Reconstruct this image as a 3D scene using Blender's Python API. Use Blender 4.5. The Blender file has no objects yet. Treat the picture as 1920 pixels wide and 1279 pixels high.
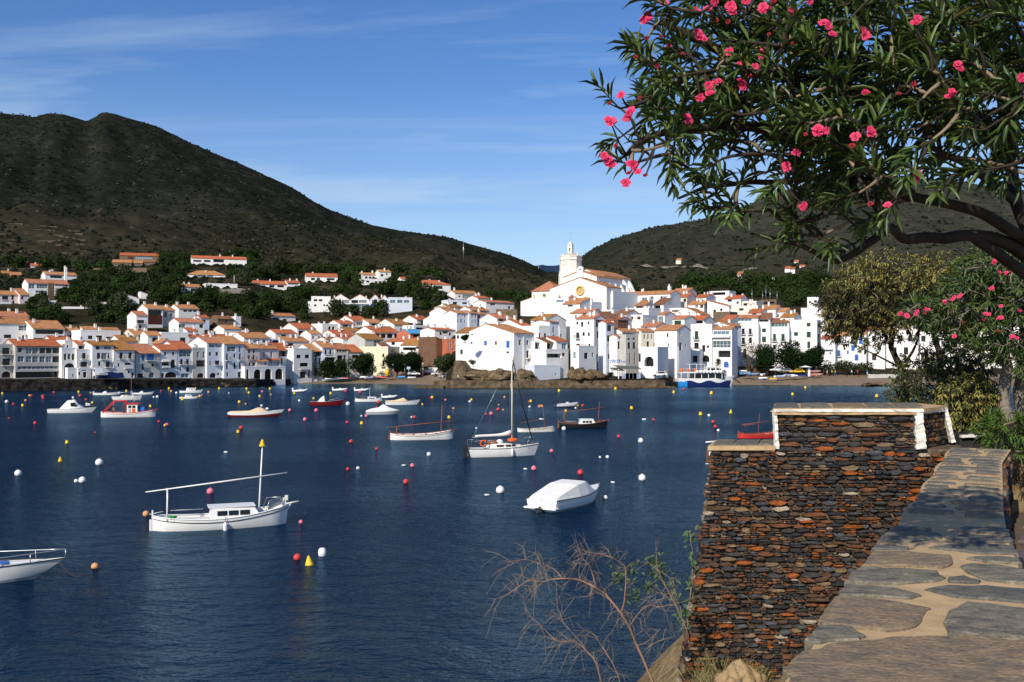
import bpy, bmesh, math, random
import numpy as np
from mathutils import Vector, Matrix, noise
R = math.radians
sc = bpy.context.scene
COL = sc.collection
rnd = random.Random(7)
# ---------------------------------------------------------------- camera, sky, sun, exposure
CX, HY, F, HC = 960.0, 664.0, 1867.0, 9.0          # picture centre, horizon row, focal length (px of the 1920 px photo), eye height
cam = bpy.data.objects.new('camera', bpy.data.cameras.new('camera'))
COL.objects.link(cam)
cam.location = (0, 0, HC); cam.rotation_euler = (R(90), 0, 0)
cam.data.sensor_width = 36; cam.data.lens = F / 1920 * 36
cam.data.shift_y = (HY - 639.5) / 1920
cam.data.clip_start = 0.1; cam.data.clip_end = 20000
sc.camera = cam
SUN = Vector((-0.50, -0.866, 0)).normalized(); SUN_EL = R(33)
SUNV = SUN * math.cos(SUN_EL) + Vector((0, 0, math.sin(SUN_EL)))
world = bpy.data.worlds.new('World'); sc.world = world; world.use_nodes = True
wn = world.node_tree; wn.nodes.clear()
def N(t, kind, **kw):
    n = t.nodes.new(kind)
    for k, v in kw.items(): setattr(n, k, v)
    return n
wo = N(wn, 'ShaderNodeOutputWorld'); wb = N(wn, 'ShaderNodeBackground'); wb.inputs[1].default_value = 0.10
sky = N(wn, 'ShaderNodeTexSky', sky_type='NISHITA'); sky.sun_disc = False
sky.sun_elevation = SUN_EL; sky.sun_rotation = math.atan2(SUN.x, SUN.y) % (2*math.pi)
sky.air_density = 1.0; sky.dust_density = 0.15; sky.ozone_density = 4.0; sky.altitude = 0
tc = N(wn, 'ShaderNodeTexCoord'); sx = N(wn, 'ShaderNodeSeparateXYZ'); wn.links.new(tc.outputs['Generated'], sx.inputs[0])
def M(t, op, a, b=None, c=None):
    n = N(t, 'ShaderNodeMath', operation=op)
    for i, v in enumerate((a, b, c)):
        if v is None: continue
        if isinstance(v, (int, float)): n.inputs[i].default_value = v
        else: t.links.new(v, n.inputs[i])
    return n.outputs[0]
zz = M(wn, 'MAXIMUM', sx.outputs[2], 0.02)
zc = M(wn, 'ADD', zz, 0.06)
cu = M(wn, 'DIVIDE', sx.outputs[0], zc); cv = M(wn, 'DIVIDE', sx.outputs[1], zc)
def streak(su, sv, scale, lo, hi, det=5, rot=0.0, off=0.0):
    cb = N(wn, 'ShaderNodeCombineXYZ')
    wn.links.new(cu, cb.inputs[0]); wn.links.new(cv, cb.inputs[1]); cb.inputs[2].default_value = off
    mp = N(wn, 'ShaderNodeMapping'); mp.inputs['Scale'].default_value = (su, sv, 1); mp.inputs['Rotation'].default_value = (0, 0, rot)
    wn.links.new(cb.outputs[0], mp.inputs[0])
    nz = N(wn, 'ShaderNodeTexNoise'); nz.inputs['Scale'].default_value = scale; nz.inputs['Detail'].default_value = det
    nz.inputs['Roughness'].default_value = 0.6; nz.inputs['Distortion'].default_value = 0.6
    wn.links.new(mp.outputs[0], nz.inputs[0])
    mr = N(wn, 'ShaderNodeMapRange'); mr.clamp = True
    mr.inputs[1].default_value = lo; mr.inputs[2].default_value = hi
    wn.links.new(nz.outputs[0], mr.inputs[0])
    return mr.outputs[0]
c1 = streak(0.42, 1.1, 1.1, 0.45, 0.82, 9, 0.45, 1.3)
c2 = streak(0.16, 1.2, 0.9, 0.53, 0.80, 6, 0.10, 5.1)
cs = M(wn, 'MULTIPLY', M(wn, 'ADD', M(wn, 'MULTIPLY', c1, 1.3), M(wn, 'MULTIPLY', c2, 0.5)), 0.55)
low = N(wn, 'ShaderNodeMapRange'); low.clamp = True                # thin veil towards the horizon
low.inputs[1].default_value = 0.0; low.inputs[2].default_value = 0.26; low.inputs[3].default_value = 0.42; low.inputs[4].default_value = 0.0
wn.links.new(sx.outputs[2], low.inputs[0])
cf = M(wn, 'MINIMUM', M(wn, 'ADD', cs, low.outputs[0]), 0.7)
hs = N(wn, 'ShaderNodeHueSaturation'); hs.inputs['Saturation'].default_value = 1.2; hs.inputs['Value'].default_value = 1.24; hs.inputs['Hue'].default_value = 0.512
wn.links.new(sky.outputs[0], hs.inputs['Color'])
mx = N(wn, 'ShaderNodeMix', data_type='RGBA'); mx.inputs[7].default_value = (5.4, 7.0, 8.9, 1)
wn.links.new(cf, mx.inputs[0]); wn.links.new(hs.outputs[0], mx.inputs[6])
wn.links.new(mx.outputs[2], wb.inputs[0]); wn.links.new(wb.outputs[0], wo.inputs[0])
sl = bpy.data.lights.new('sun', 'SUN'); sl.energy = 5.0; sl.angle = R(0.5); sl.color = (1.0, 0.91, 0.77)
so = bpy.data.objects.new('sun', sl); COL.objects.link(so)
so.rotation_euler = (-SUNV).to_track_quat('-Z', 'Y').to_euler(); so.location = SUNV * 100
vs = sc.view_settings
vs.view_transform = 'Standard'; vs.look = 'None'; vs.gamma = 1; vs.exposure = 0.0; vs.use_curve_mapping = False
sc.render.engine = 'CYCLES'
sc.cycles.max_bounces = 6; sc.cycles.diffuse_bounces = 2; sc.cycles.glossy_bounces = 3; sc.cycles.transmission_bounces = 3; sc.cycles.transparent_max_bounces = 4
sc.cycles.caustics_reflective = False; sc.cycles.caustics_refractive = False

# ---------------------------------------------------------------- helpers
def P(px, py, Y): return Vector(((px-CX)/F*Y, Y, HC-(py-HY)/F*Y))
def W(px, py, z=0.0):
    Y = F*(HC-z)/(py-HY); return Vector(((px-CX)/F*Y, Y, z))
def lerp(a, b, t): return a+(b-a)*t
def interp(x, pts):
    if x <= pts[0][0]: return pts[0][1]
    for (a, b), (c, d) in zip(pts, pts[1:]):
        if x <= c: return b+(d-b)*(x-a)/(c-a)
    return pts[-1][1]
class MB:
    def __init__(s): s.v=[]; s.f=[]; s.m=[]; s.s=[]
    def add(s, vs, fs, mi=0, sm=False):
        o=len(s.v); s.v.extend([tuple(v) for v in vs])
        for f in fs: s.f.append([i+o for i in f]); s.m.append(mi); s.s.append(sm)
    def quad(s, a, b, c, d, mi=0): s.add([a,b,c,d],[[0,1,2,3]],mi)
    def box(s, x0,x1,y0,y1,z0,z1, mi=0, mat=None):
        vs=[(x,y,z) for z in (z0,z1) for y in (y0,y1) for x in (x0,x1)]
        if mat is not None: vs=[mat@Vector(v) for v in vs]
        s.add(vs,[[0,2,3,1],[4,5,7,6],[0,1,5,4],[2,6,7,3],[0,4,6,2],[1,3,7,5]],mi)
    def tube(s, pts, rad, n=6, mi=0, sm=True, cap=True):
        pts=[Vector(p) for p in pts]; k=len(pts)
        if isinstance(rad,(int,float)): rad=[rad]*k
        o=len(s.v); up=Vector((0.13,0.27,1))
        for i,p in enumerate(pts):
            d=(pts[min(i+1,k-1)]-pts[max(i-1,0)])
            if d.length<1e-9: d=Vector((0,0,1))
            d.normalize()
            a=d.cross(up if abs(d.z)<0.95 else Vector((1,0.2,0))).normalized(); b=d.cross(a)
            for j in range(n):
                t=2*math.pi*j/n; s.v.append(tuple(p+(a*math.cos(t)+b*math.sin(t))*rad[i]))
        for i in range(k-1):
            for j in range(n):
                j2=(j+1)%n
                s.f.append([o+i*n+j,o+i*n+j2,o+(i+1)*n+j2,o+(i+1)*n+j]); s.m.append(mi); s.s.append(sm)
        if cap:
            s.f.append([o+j for j in range(n)][::-1]); s.m.append(mi); s.s.append(False)
            s.f.append([o+(k-1)*n+j for j in range(n)]); s.m.append(mi); s.s.append(False)
    def lathe(s, prof, n=16, c=(0,0,0), mi=0, sm=True, mat=None):
        o=len(s.v)
        for r,z in prof:
            for j in range(n):
                t=2*math.pi*j/n; v=Vector((c[0]+r*math.cos(t),c[1]+r*math.sin(t),c[2]+z)); s.v.append(tuple(mat@v if mat is not None else v))
        for i in range(len(prof)-1):
            for j in range(n):
                j2=(j+1)%n
                s.f.append([o+i*n+j,o+i*n+j2,o+(i+1)*n+j2,o+(i+1)*n+j]); s.m.append(mi); s.s.append(sm)
        for e,rev in ((0,True),(len(prof)-1,False)):
            if prof[e][0]>1e-4:
                l=[o+e*n+j for j in range(n)]; s.f.append(l[::-1] if rev else l); s.m.append(mi); s.s.append(False)
    def ball(s, c, r, n=12, k=7, mi=0, sq=(1,1,1), jit=0, rg=None):
        o=len(s.v)
        for i in range(k+1):
            a=math.pi*i/k
            for j in range(n):
                t=2*math.pi*j/n; q=1+(rg.uniform(-jit,jit) if jit else 0)
                s.v.append((c[0]+r*sq[0]*q*math.sin(a)*math.cos(t),c[1]+r*sq[1]*q*math.sin(a)*math.sin(t),c[2]+r*sq[2]*q*math.cos(a)))
        for i in range(k):
            for j in range(n):
                j2=(j+1)%n; s.f.append([o+i*n+j,o+(i+1)*n+j,o+(i+1)*n+j2,o+i*n+j2]); s.m.append(mi); s.s.append(True)
    def prism(s, poly, z0, z1, mi=0):           # poly: xy list (counter-clockwise)
        n=len(poly); vs=[(x,y,z0) for x,y in poly]+[(x,y,z1) for x,y in poly]
        s.add(vs,[list(range(n))[::-1],list(range(n,2*n))]+[[i,(i+1)%n,n+(i+1)%n,n+i] for i in range(n)],mi)
    def mesh(s, name, mats):
        me=bpy.data.meshes.new(name); me.from_pydata(s.v,[],s.f)
        if not isinstance(mats,(list,tuple)): mats=[mats]
        for m in mats: me.materials.append(m)
        me.polygons.foreach_set('material_index',s.m); me.polygons.foreach_set('use_smooth',s.s); me.update(); return me
    def build(s, name, mats, parent=None, loc=None, rz=None):
        return link(s.mesh(name,mats),name,parent,loc,rz)
def link(me, name, parent=None, loc=None, rz=None):
    o=bpy.data.objects.new(name,me); COL.objects.link(o)
    if parent is not None: o.parent=parent
    if loc is not None: o.location=loc
    if rz is not None: o.rotation_euler=(0,0,rz)
    return o
def np_mesh(name, V, Q, mats, midx=None, smooth=False):
    me=bpy.data.meshes.new(name); V=np.asarray(V,dtype=np.float32); Q=np.asarray(Q,dtype=np.int32); k=Q.shape[1]
    me.vertices.add(len(V)); me.vertices.foreach_set('co',V.ravel())
    me.loops.add(Q.size); me.loops.foreach_set('vertex_index',Q.ravel())
    me.polygons.add(len(Q)); me.polygons.foreach_set('loop_start',np.arange(0,Q.size,k,dtype=np.int32))
    if not isinstance(mats,(list,tuple)): mats=[mats]
    for m in mats: me.materials.append(m)
    if midx is not None: me.polygons.foreach_set('material_index',np.asarray(midx,dtype=np.int32))
    me.polygons.foreach_set('use_smooth',np.full(len(Q),smooth,dtype=bool))
    me.update(calc_edges=True); me.validate(); return me
LABELLED=[]
def tag(o, label, cat, group=None):
    o['label']=label; o['category']=cat
    if group: o['group']=group
    LABELLED.append(o); return o
def kind(o, k): o['kind']=k; return o
def thing(name, label, cat, loc=(0,0,0), rz=0, group=None):
    o=bpy.data.objects.new(name,None); COL.objects.link(o); o.location=loc; o.rotation_euler=(0,0,rz); o.empty_display_size=0.3
    return tag(o,label,cat,group)
def copy_thing(o, loc, label, rz=None, scale=None):
    c=o.copy(); COL.objects.link(c); c.location=loc; c['label']=label; LABELLED.append(c)
    if rz is not None: c.rotation_euler=(0,0,rz)
    if scale is not None: c.scale=(scale,)*3
    for ch in o.children:
        d=ch.copy(); COL.objects.link(d); d.parent=c
    return c
# ---------------------------------------------------------------- materials
def mat(name, col, rough=0.7, var=0.0, vs=3.0, bump=0.0, bs=20.0, spec=0.3, metal=0.0, col2=None, thr=None, rv=0.0, trans=0.0, det=6, bd=0.05, sc3=None):
    m=bpy.data.materials.new(name); m.use_nodes=True; t=m.node_tree; b=t.nodes['Principled BSDF']
    c4=lambda c:(c[0],c[1],c[2],1)
    b.inputs['Base Color'].default_value=c4(col); b.inputs['Roughness'].default_value=rough
    b.inputs['Specular IOR Level'].default_value=spec; b.inputs['Metallic'].default_value=metal
    if var or col2 or bump:
        co=N(t,'ShaderNodeTexCoord'); src=co.outputs['Object']
        if sc3:
            mp=N(t,'ShaderNodeMapping'); mp.inputs['Scale'].default_value=sc3; t.links.new(src,mp.inputs[0]); src=mp.outputs[0]
    last=None
    if var or col2:
        nz=N(t,'ShaderNodeTexNoise'); nz.inputs['Scale'].default_value=vs; nz.inputs['Detail'].default_value=det; nz.inputs['Roughness'].default_value=0.62
        t.links.new(src,nz.inputs[0])
        cr=N(t,'ShaderNodeValToRGB'); t.links.new(nz.outputs[0],cr.inputs[0])
        lo,hi=thr or (0.35,0.68)
        a=col2 or tuple(x*(1-var) for x in col); bcol=col if col2 else tuple(min(1,x*(1+var)) for x in col)
        cr.color_ramp.elements[0].position=lo; cr.color_ramp.elements[0].color=c4(a)
        cr.color_ramp.elements[1].position=hi; cr.color_ramp.elements[1].color=c4(bcol)
        last=cr.outputs[0]
        if col2 and var:
            nz2=N(t,'ShaderNodeTexNoise'); nz2.inputs['Scale'].default_value=vs*7; nz2.inputs['Detail'].default_value=5; t.links.new(src,nz2.inputs[0])
            mr=N(t,'ShaderNodeMapRange'); mr.inputs[1].default_value=0.3; mr.inputs[2].default_value=0.7; mr.inputs[3].default_value=1-var; mr.inputs[4].default_value=1+var
            t.links.new(nz2.outputs[0],mr.inputs[0])
            vm=N(t,'ShaderNodeVectorMath',operation='SCALE'); t.links.new(last,vm.inputs[0]); t.links.new(mr.outputs[0],vm.inputs['Scale']); last=vm.outputs[0]
    if rv:
        oi=N(t,'ShaderNodeObjectInfo'); mr=N(t,'ShaderNodeMapRange'); mr.inputs[3].default_value=1-rv; mr.inputs[4].default_value=1+rv
        t.links.new(oi.outputs['Random'],mr.inputs[0]); vm=N(t,'ShaderNodeVectorMath',operation='SCALE')
        if last is not None: t.links.new(last,vm.inputs[0])
        else: vm.inputs[0].default_value=col
        t.links.new(mr.outputs[0],vm.inputs['Scale']); last=vm.outputs[0]
    if last is not None: t.links.new(last,b.inputs['Base Color'])
    if bump:
        nb=N(t,'ShaderNodeTexNoise'); nb.inputs['Scale'].default_value=bs; nb.inputs['Detail'].default_value=5; t.links.new(src,nb.inputs[0])
        bn=N(t,'ShaderNodeBump'); bn.inputs['Strength'].default_value=bump; bn.inputs['Distance'].default_value=bd
        t.links.new(nb.outputs[0],bn.inputs['Height']); t.links.new(bn.outputs[0],b.inputs['Normal'])
    if trans:
        tr=N(t,'ShaderNodeBsdfTranslucent'); ms=N(t,'ShaderNodeMixShader'); ms.inputs[0].default_value=trans
        if last is not None: t.links.new(last,tr.inputs[0])
        else: tr.inputs[0].default_value=c4(col)
        t.links.new(b.outputs[0],ms.inputs[1]); t.links.new(tr.outputs[0],ms.inputs[2])
        t.links.new(ms.outputs[0],t.nodes['Material Output'].inputs[0])
    return m
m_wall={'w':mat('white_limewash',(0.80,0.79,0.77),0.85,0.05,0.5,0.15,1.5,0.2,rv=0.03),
 'b':mat('bluish_and_shaded_limewash',(0.66,0.70,0.78),0.85,0.05,0.5,0.15,1.5,0.2,rv=0.04),  # bluish walls; the tint also paints shade onto white houses
 'g':mat('grey_plaster',(0.50,0.49,0.46),0.85,0.08,0.6,0.2,1.5,0.2,rv=0.05),
 'p':mat('pinkish_plaster',(0.70,0.62,0.60),0.85,0.06,0.6,0.15,1.5,0.2,rv=0.04),
 'r':mat('red_plaster',(0.55,0.16,0.09),0.85,0.1,0.6,0.15,1.5,0.2),
 'y':mat('pale_yellow_plaster',(0.76,0.70,0.50),0.85,0.06,0.5,0.15,1.5,0.2),
 'o':mat('ochre_plaster',(0.50,0.32,0.10),0.85,0.1,0.6,0.15,1.5,0.2),
 'n':mat('brown_plaster',(0.17,0.095,0.06),0.85,0.15,0.5,0.15,1.5,0.2),
 's':mat('house_stone',(0.22,0.16,0.10),0.9,0.3,1.6,0.5,3,0.2,col2=(0.10,0.075,0.05)),
 'c':mat('cream_plaster',(0.72,0.67,0.58),0.85,0.06,0.5,0.15,1.5,0.2,rv=0.04)}
def rmat(n,c,c2): return mat(n,c,0.9,0.22,0.9,0.5,6.0,0.15,col2=c2,rv=0.12,thr=(0.36,0.62))
m_roof={'o':rmat('old_tile',(0.52,0.25,0.11),(0.34,0.15,0.065)),'r':rmat('new_tile',(0.50,0.155,0.065),(0.36,0.10,0.045)),
 'c':rmat('ochre_tile',(0.40,0.20,0.065),(0.26,0.115,0.035)),'p':rmat('salmon_tile',(0.50,0.22,0.12),(0.36,0.13,0.07)),
 'n':rmat('brown_tile',(0.28,0.13,0.07),(0.18,0.08,0.045)),'f':mat('terrace_floor',(0.42,0.36,0.31),0.9,0.15,0.8),
 'u':mat('blue_tarpaulin',(0.08,0.32,0.62),0.6,0.15,1.5)}
m_glass=mat('dark_window_glass',(0.012,0.014,0.017),0.12,spec=0.4,rv=0.5)
m_blueglass=mat('pale_window_glass',(0.10,0.16,0.20),0.10,spec=0.5,rv=0.4)
m_fdark=mat('dark_frame',(0.03,0.028,0.026),0.6); m_fwhite=mat('white_frame',(0.75,0.75,0.73),0.6)
m_door=mat('dark_door',(0.035,0.025,0.02),0.7,0.3,3)
m_sh={'v':mat('green_shutter',(0.012,0.055,0.03),0.6),'u':mat('blue_shutter',(0.03,0.13,0.45),0.6),'n':mat('brown_shutter',(0.09,0.022,0.014),0.6)}
m_rail=mat('iron_railing',(0.04,0.04,0.04),0.6); m_bluerail=mat('blue_railing',(0.12,0.36,0.60),0.5)
m_white=mat('white_gloss_paint',(0.80,0.80,0.78),0.35,0.04,2,spec=0.4)
m_offw=mat('weathered_white_paint',(0.70,0.69,0.65),0.5,0.10,2.5,spec=0.3)
m_black=mat('black_paint',(0.012,0.012,0.014),0.35,spec=0.4); m_dkred=mat('dark_red_paint',(0.16,0.010,0.012),0.35,0.1,2)
m_red=mat('red_paint',(0.52,0.03,0.025),0.45,0.1,2); m_wood=mat('varnished_wood',(0.22,0.075,0.025),0.45,0.3,6,sc3=(1,8,8))
m_rust=mat('reddish_spar_wood',(0.25,0.085,0.045),0.6,0.2,4); m_canvas=mat('white_canvas',(0.76,0.75,0.71),0.9,0.05,2,0.3,6)
m_cream=mat('cream_canvas',(0.68,0.50,0.32),0.85,0.06,2,0.2,6); m_grey=mat('grey_rubber',(0.42,0.44,0.47),0.6,0.06,2)
m_dark=mat('dark_rubber',(0.02,0.02,0.022),0.6); m_navy=mat('navy_paint',(0.012,0.025,0.12),0.4); m_steel=mat('steel',(0.55,0.55,0.56),0.3,metal=0.8)
m_orange=mat('orange_plastic',(0.75,0.12,0.02),0.45); m_yellow=mat('yellow_plastic',(0.78,0.50,0.015),0.45,0.08,4)
m_pink=mat('pink_plastic',(0.75,0.19,0.25),0.45,0.08,4); m_bred=mat('red_plastic',(0.62,0.055,0.05),0.45,0.08,4)
m_bwhite=mat('white_plastic',(0.80,0.80,0.80),0.4,0.04,5); m_peach=mat('faded_orange_plastic',(0.65,0.33,0.14),0.5); m_ltblue=mat('light_blue_paint',(0.03,0.30,0.72),0.4)
m_rope=mat('wet_rope',(0.05,0.045,0.04),0.9); m_teal=mat('teal_paint',(0.05,0.30,0.32),0.5)
m_asph=mat('asphalt',(0.06,0.058,0.055),0.9,0.15,2); m_sand=mat('beach_sand',(0.22,0.165,0.115),0.95,0.18,0.6,0.4,2,0.1)
m_rock=mat('shore_rock',(0.26,0.185,0.105),0.95,0.35,0.9,1.0,1.6,0.1,col2=(0.07,0.05,0.03),bd=0.7)
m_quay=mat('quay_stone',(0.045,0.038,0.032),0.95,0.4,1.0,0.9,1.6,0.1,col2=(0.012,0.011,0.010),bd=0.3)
m_quaytan=mat('promenade_stone',(0.17,0.125,0.08),0.95,0.3,0.8,0.8,1.5,0.1,col2=(0.06,0.045,0.03),bd=0.3)
def leafmat(n,c,rv=0.25,tr=0.25,rough=0.5,spec=0.3,var=0.25,vs=1.2): return mat(n,c,rough,var,vs,spec=spec,rv=rv,trans=tr)
m_pine=leafmat('pine_foliage',(0.022,0.038,0.010),0.35,0.08,0.9,0.04); m_olive=leafmat('olive_foliage',(0.040,0.050,0.022),0.3,0.15,0.8,0.1)
m_round=leafmat('dark_tree_foliage',(0.010,0.022,0.006),0.3,0.05,0.8,0.05); m_autumn=leafmat('browning_foliage',(0.085,0.07,0.018),0.2,0.2,0.7,0.1)
m_bark=mat('bark',(0.09,0.065,0.045),0.95,0.35,5,0.8,12,0.1)
# ---------------------------------------------------------------- terrain: shoreline, town slope, hills
SHORE = [(-500,205),(-300,218),(0,243),(215,258),(360,275),(480,285),(540,303),(700,303),(815,292),(850,268),(1245,268),(1300,292),(1400,292),(1690,286),(2300,280)]
def Ds(px): return interp(px, SHORE)
KL=[(0.6,711),(20,693),(55,645),(100,600),(150,560),(290,490)]
KB=[(0,720.5),(13,711.5),(22,705),(55,652),(100,606),(150,566),(300,497)]
KP=[(0.6,713.5),(9,708),(30,684),(60,640),(90,602),(130,574),(300,545)]
KR=[(0,721.5),(14,708),(24,704.5),(40,690),(70,640),(110,580),(150,556),(260,528),(480,508)]
COLS=[(-500,KL,1250,250),(0,KL,1250,208),(480,KL,1300,313),(545,KB,1300,345),(815,KB,1250,440),(855,KP,1250,447),(960,KP,1250,479),(1030,KP,1350,507),(1075,KP,1350,497),(1245,KP,1350,422),(1290,KR,1350,412),(2300,KR,1500,330)]
RIDGE=[(-500,240),(-60,212),(0,207.5),(32,209),(66,213),(88,205),(118,207),(140,214),(163,222),(180,214),(188,207),(198,205.5),(214,209),(250,221),(300,234),(366,262),(440,294),(500,325),(560,354),(620,388),(700,418),(780,432),(830,440),(880,454),(930,469),(980,485),(1005,495),(1022,506),(1050,510),(1073,497),(1090,481),(1110,466),(1150,445),(1185,436),(1215,428),(1260,421),(1300,411),(1340,400),(1400,380),(1440,362),(1500,344),(1600,330),(1750,322),(1900,335),(2300,420)]
def zof(y, D): return HC-(y-HY)/F*D
def zcol(c, off, px):
    K, RO = c[1], c[2]; D0 = Ds(px)
    yr = interp(px, RIDGE)
    pts=[(o, zof(y, D0+o)) for o,y in K]
    zl=pts[-1][1]; ol=pts[-1][0]; zr=zof(yr, D0+RO)
    if off<=ol: return interp(off, pts)
    t=(off-ol)/(RO-ol)
    if t<=1: return zl+(zr-zl)*(0.80*t+0.20*t*t)
    return zr-(off-RO)*0.30
def zt(px, off):
    cs=COLS
    if px<=cs[0][0]: return zcol(cs[0],off,px)
    for a,b in zip(cs,cs[1:]):
        if px<=b[0]:
            t=(px-a[0])/(b[0]-a[0]); return lerp(zcol(a,off,px),zcol(b,off,px),t)
    return zcol(cs[-1],off,px)
def ridge_off(px): return interp(px,[(c[0],c[2]) for c in COLS])
def off_of(px, y):
    lo=0.6; best=lo
    if HY+(HC-zt(px,lo))*F/(Ds(px)+lo)<=y: return lo
    for i in range(1,140):
        o=lo*1.06**i+i*0.4
        yy=HY+(HC-zt(px,o))*F/(Ds(px)+o)
        if yy<=y: return o
    return 600.0
def ground(px, off):
    D=Ds(px)+off; return Vector(((px-CX)/F*D, D, zt(px,off)))
def to_po(X, Y):
    px=CX+X/Y*F; return px, Y-Ds(px)
def relief(px, off, X, Y):
    ro=ridge_off(px); a=max(0,min(1,(off-230)/250))
    if a<=0: return 0.0
    e=max(0.2,min(1,(ro-off)/160)) if off<ro else 0.3
    n=noise.fractal(Vector((X/150,Y/150,0.3)),1.0,2.1,5)*18+noise.fractal(Vector((X/26,Y/26,4.3)),0.9,2.1,4)*3.8
    g=abs(noise.noise(Vector((X/210+3,Y/420,2.2))))*-28
    return a*e*(n+g)
pxs=np.arange(-500,2301,5.0)
offs=[0.0,0.6]+list(np.arange(2,60,3.0))+list(np.arange(60,300,6.0)*1.0)
o=300.0
while o<1640: offs.append(o); o+=5+o*0.006
V=[]; nC=len(pxs)
for k,of in enumerate(offs):
    for px in pxs:
        g=ground(px,of); g.z+=relief(px,of,g.x,g.y); V.append(tuple(g))
ext=[]                                      # a skirt down into the bay floor
for px in pxs:
    g=ground(px,0.0); V.append((g.x*0.98,g.y*0.98,-4.0))
base=len(offs)*nC
Q=[]
for r in range(len(offs)-1):
    for c in range(nC-1): Q.append((r*nC+c,r*nC+c+1,(r+1)*nC+c+1,(r+1)*nC+c))
for c in range(nC-1): Q.append((base+c,base+c+1,c+1,c))
mh=bpy.data.materials.new('hillside'); mh.use_nodes=True; t=mh.node_tree; b=t.nodes['Principled BSDF']; b.inputs['Roughness'].default_value=1.0; b.inputs['Specular IOR Level'].default_value=0.0
co=N(t,'ShaderNodeTexCoord')
def nz(scale,det=6,rough=0.65,vec=None):
    n=N(t,'ShaderNodeTexNoise'); n.inputs['Scale'].default_value=scale; n.inputs['Detail'].default_value=det; n.inputs['Roughness'].default_value=rough
    t.links.new(vec if vec is not None else co.outputs['Object'],n.inputs[0]); return n.outputs[0]
def ramp(fac,stops):
    r=N(t,'ShaderNodeValToRGB'); t.links.new(fac,r.inputs[0]); e=r.color_ramp.elements
    e[0].position,e[0].color=stops[0][0],(*stops[0][1],1); e[1].position,e[1].color=stops[-1][0],(*stops[-1][1],1)
    for p,c in stops[1:-1]:
        q=e.new(p); q.color=(*c,1)
    return r.outputs[0]
def mixc(f,a,b):
    m=N(t,'ShaderNodeMix',data_type='RGBA'); t.links.new(f,m.inputs[0]); t.links.new(a,m.inputs[6]); t.links.new(b,m.inputs[7]); return m.outputs[2]
big=ramp(nz(0.006,7,0.6),[(0.32,(0.008,0.013,0.008)),(0.52,(0.017,0.020,0.015)),(0.70,(0.038,0.036,0.030))])  # dark vegetation, with cloud shadow put into the hill colours as well
fine=ramp(nz(0.075,8,0.75),[(0.36,(0.008,0.011,0.007)),(0.55,(0.021,0.024,0.018)),(0.66,(0.075,0.066,0.056))])
fm=N(t,'ShaderNodeMix',data_type='RGBA'); fm.inputs[0].default_value=0.55; t.links.new(big,fm.inputs[6]); t.links.new(fine,fm.inputs[7])
rockf=ramp(nz(0.022,8,0.8),[(0.58,(0,0,0)),(0.66,(1,1,1))])
rockc=ramp(nz(0.5,6,0.7),[(0.38,(0.02,0.019,0.016)),(0.66,(0.13,0.115,0.10))])
rm=N(t,'ShaderNodeMix',data_type='RGBA'); rsep=N(t,'ShaderNodeMath',operation='MULTIPLY'); rsep.inputs[1].default_value=0.75
t.links.new(rockf,rsep.inputs[0]); t.links.new(rsep.outputs[0],rm.inputs[0]); t.links.new(fm.outputs[2],rm.inputs[6]); t.links.new(rockc,rm.inputs[7])
sx2=N(t,'ShaderNodeSeparateXYZ'); t.links.new(co.outputs['Object'],sx2.inputs[0])
gx=N(t,'ShaderNodeMapRange'); gx.inputs[1].default_value=60; gx.inputs[2].default_value=320; gx.inputs[4].default_value=0.62; t.links.new(sx2.outputs[0],gx.inputs[0])
olv=ramp(nz(0.05,7,0.7),[(0.35,(0.030,0.034,0.026)),(0.65,(0.085,0.080,0.062))])          # the right hill: pale olive terraces
gz2=N(t,'ShaderNodeMapRange'); gz2.inputs[1].default_value=150; gz2.inputs[2].default_value=45; gz2.inputs[3].default_value=0.0; gz2.inputs[4].default_value=0.75; t.links.new(sx2.outputs[2],gz2.inputs[0])
dry=ramp(nz(0.06,8,0.75),[(0.38,(0.022,0.024,0.012)),(0.55,(0.075,0.062,0.036)),(0.70,(0.15,0.115,0.07))])          # low slopes: dry grass between bushes
t.links.new(mixc(gx.outputs[0],mixc(gz2.outputs[0],rm.outputs[2],dry),olv),b.inputs['Base Color'])
bn=N(t,'ShaderNodeBump'); bn.inputs['Strength'].default_value=0.8; bn.inputs['Distance'].default_value=4.0; t.links.new(nz(0.11,9,0.75),bn.inputs['Height']); t.links.new(bn.outputs[0],b.inputs['Normal'])
kind(link(np_mesh('hills',V,Q,mh,smooth=True),'hills'),'structure')
# far mountain in the saddle, its haze painted in as blue colour
mfar=mat('far_haze_forest',(0.03,0.055,0.10),1.0,0.2,0.004,spec=0)
V=[];Q=[];xs=np.linspace(880,1180,60)
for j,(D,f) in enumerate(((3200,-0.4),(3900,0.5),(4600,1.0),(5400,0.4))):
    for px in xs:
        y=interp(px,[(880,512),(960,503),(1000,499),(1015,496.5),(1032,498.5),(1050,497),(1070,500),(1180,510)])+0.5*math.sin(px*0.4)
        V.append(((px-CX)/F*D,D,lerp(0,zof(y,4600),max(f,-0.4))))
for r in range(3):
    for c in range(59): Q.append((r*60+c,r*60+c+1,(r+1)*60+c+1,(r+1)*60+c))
kind(link(np_mesh('mountain',V,Q,mfar,smooth=True),'mountain'),'structure')
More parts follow.
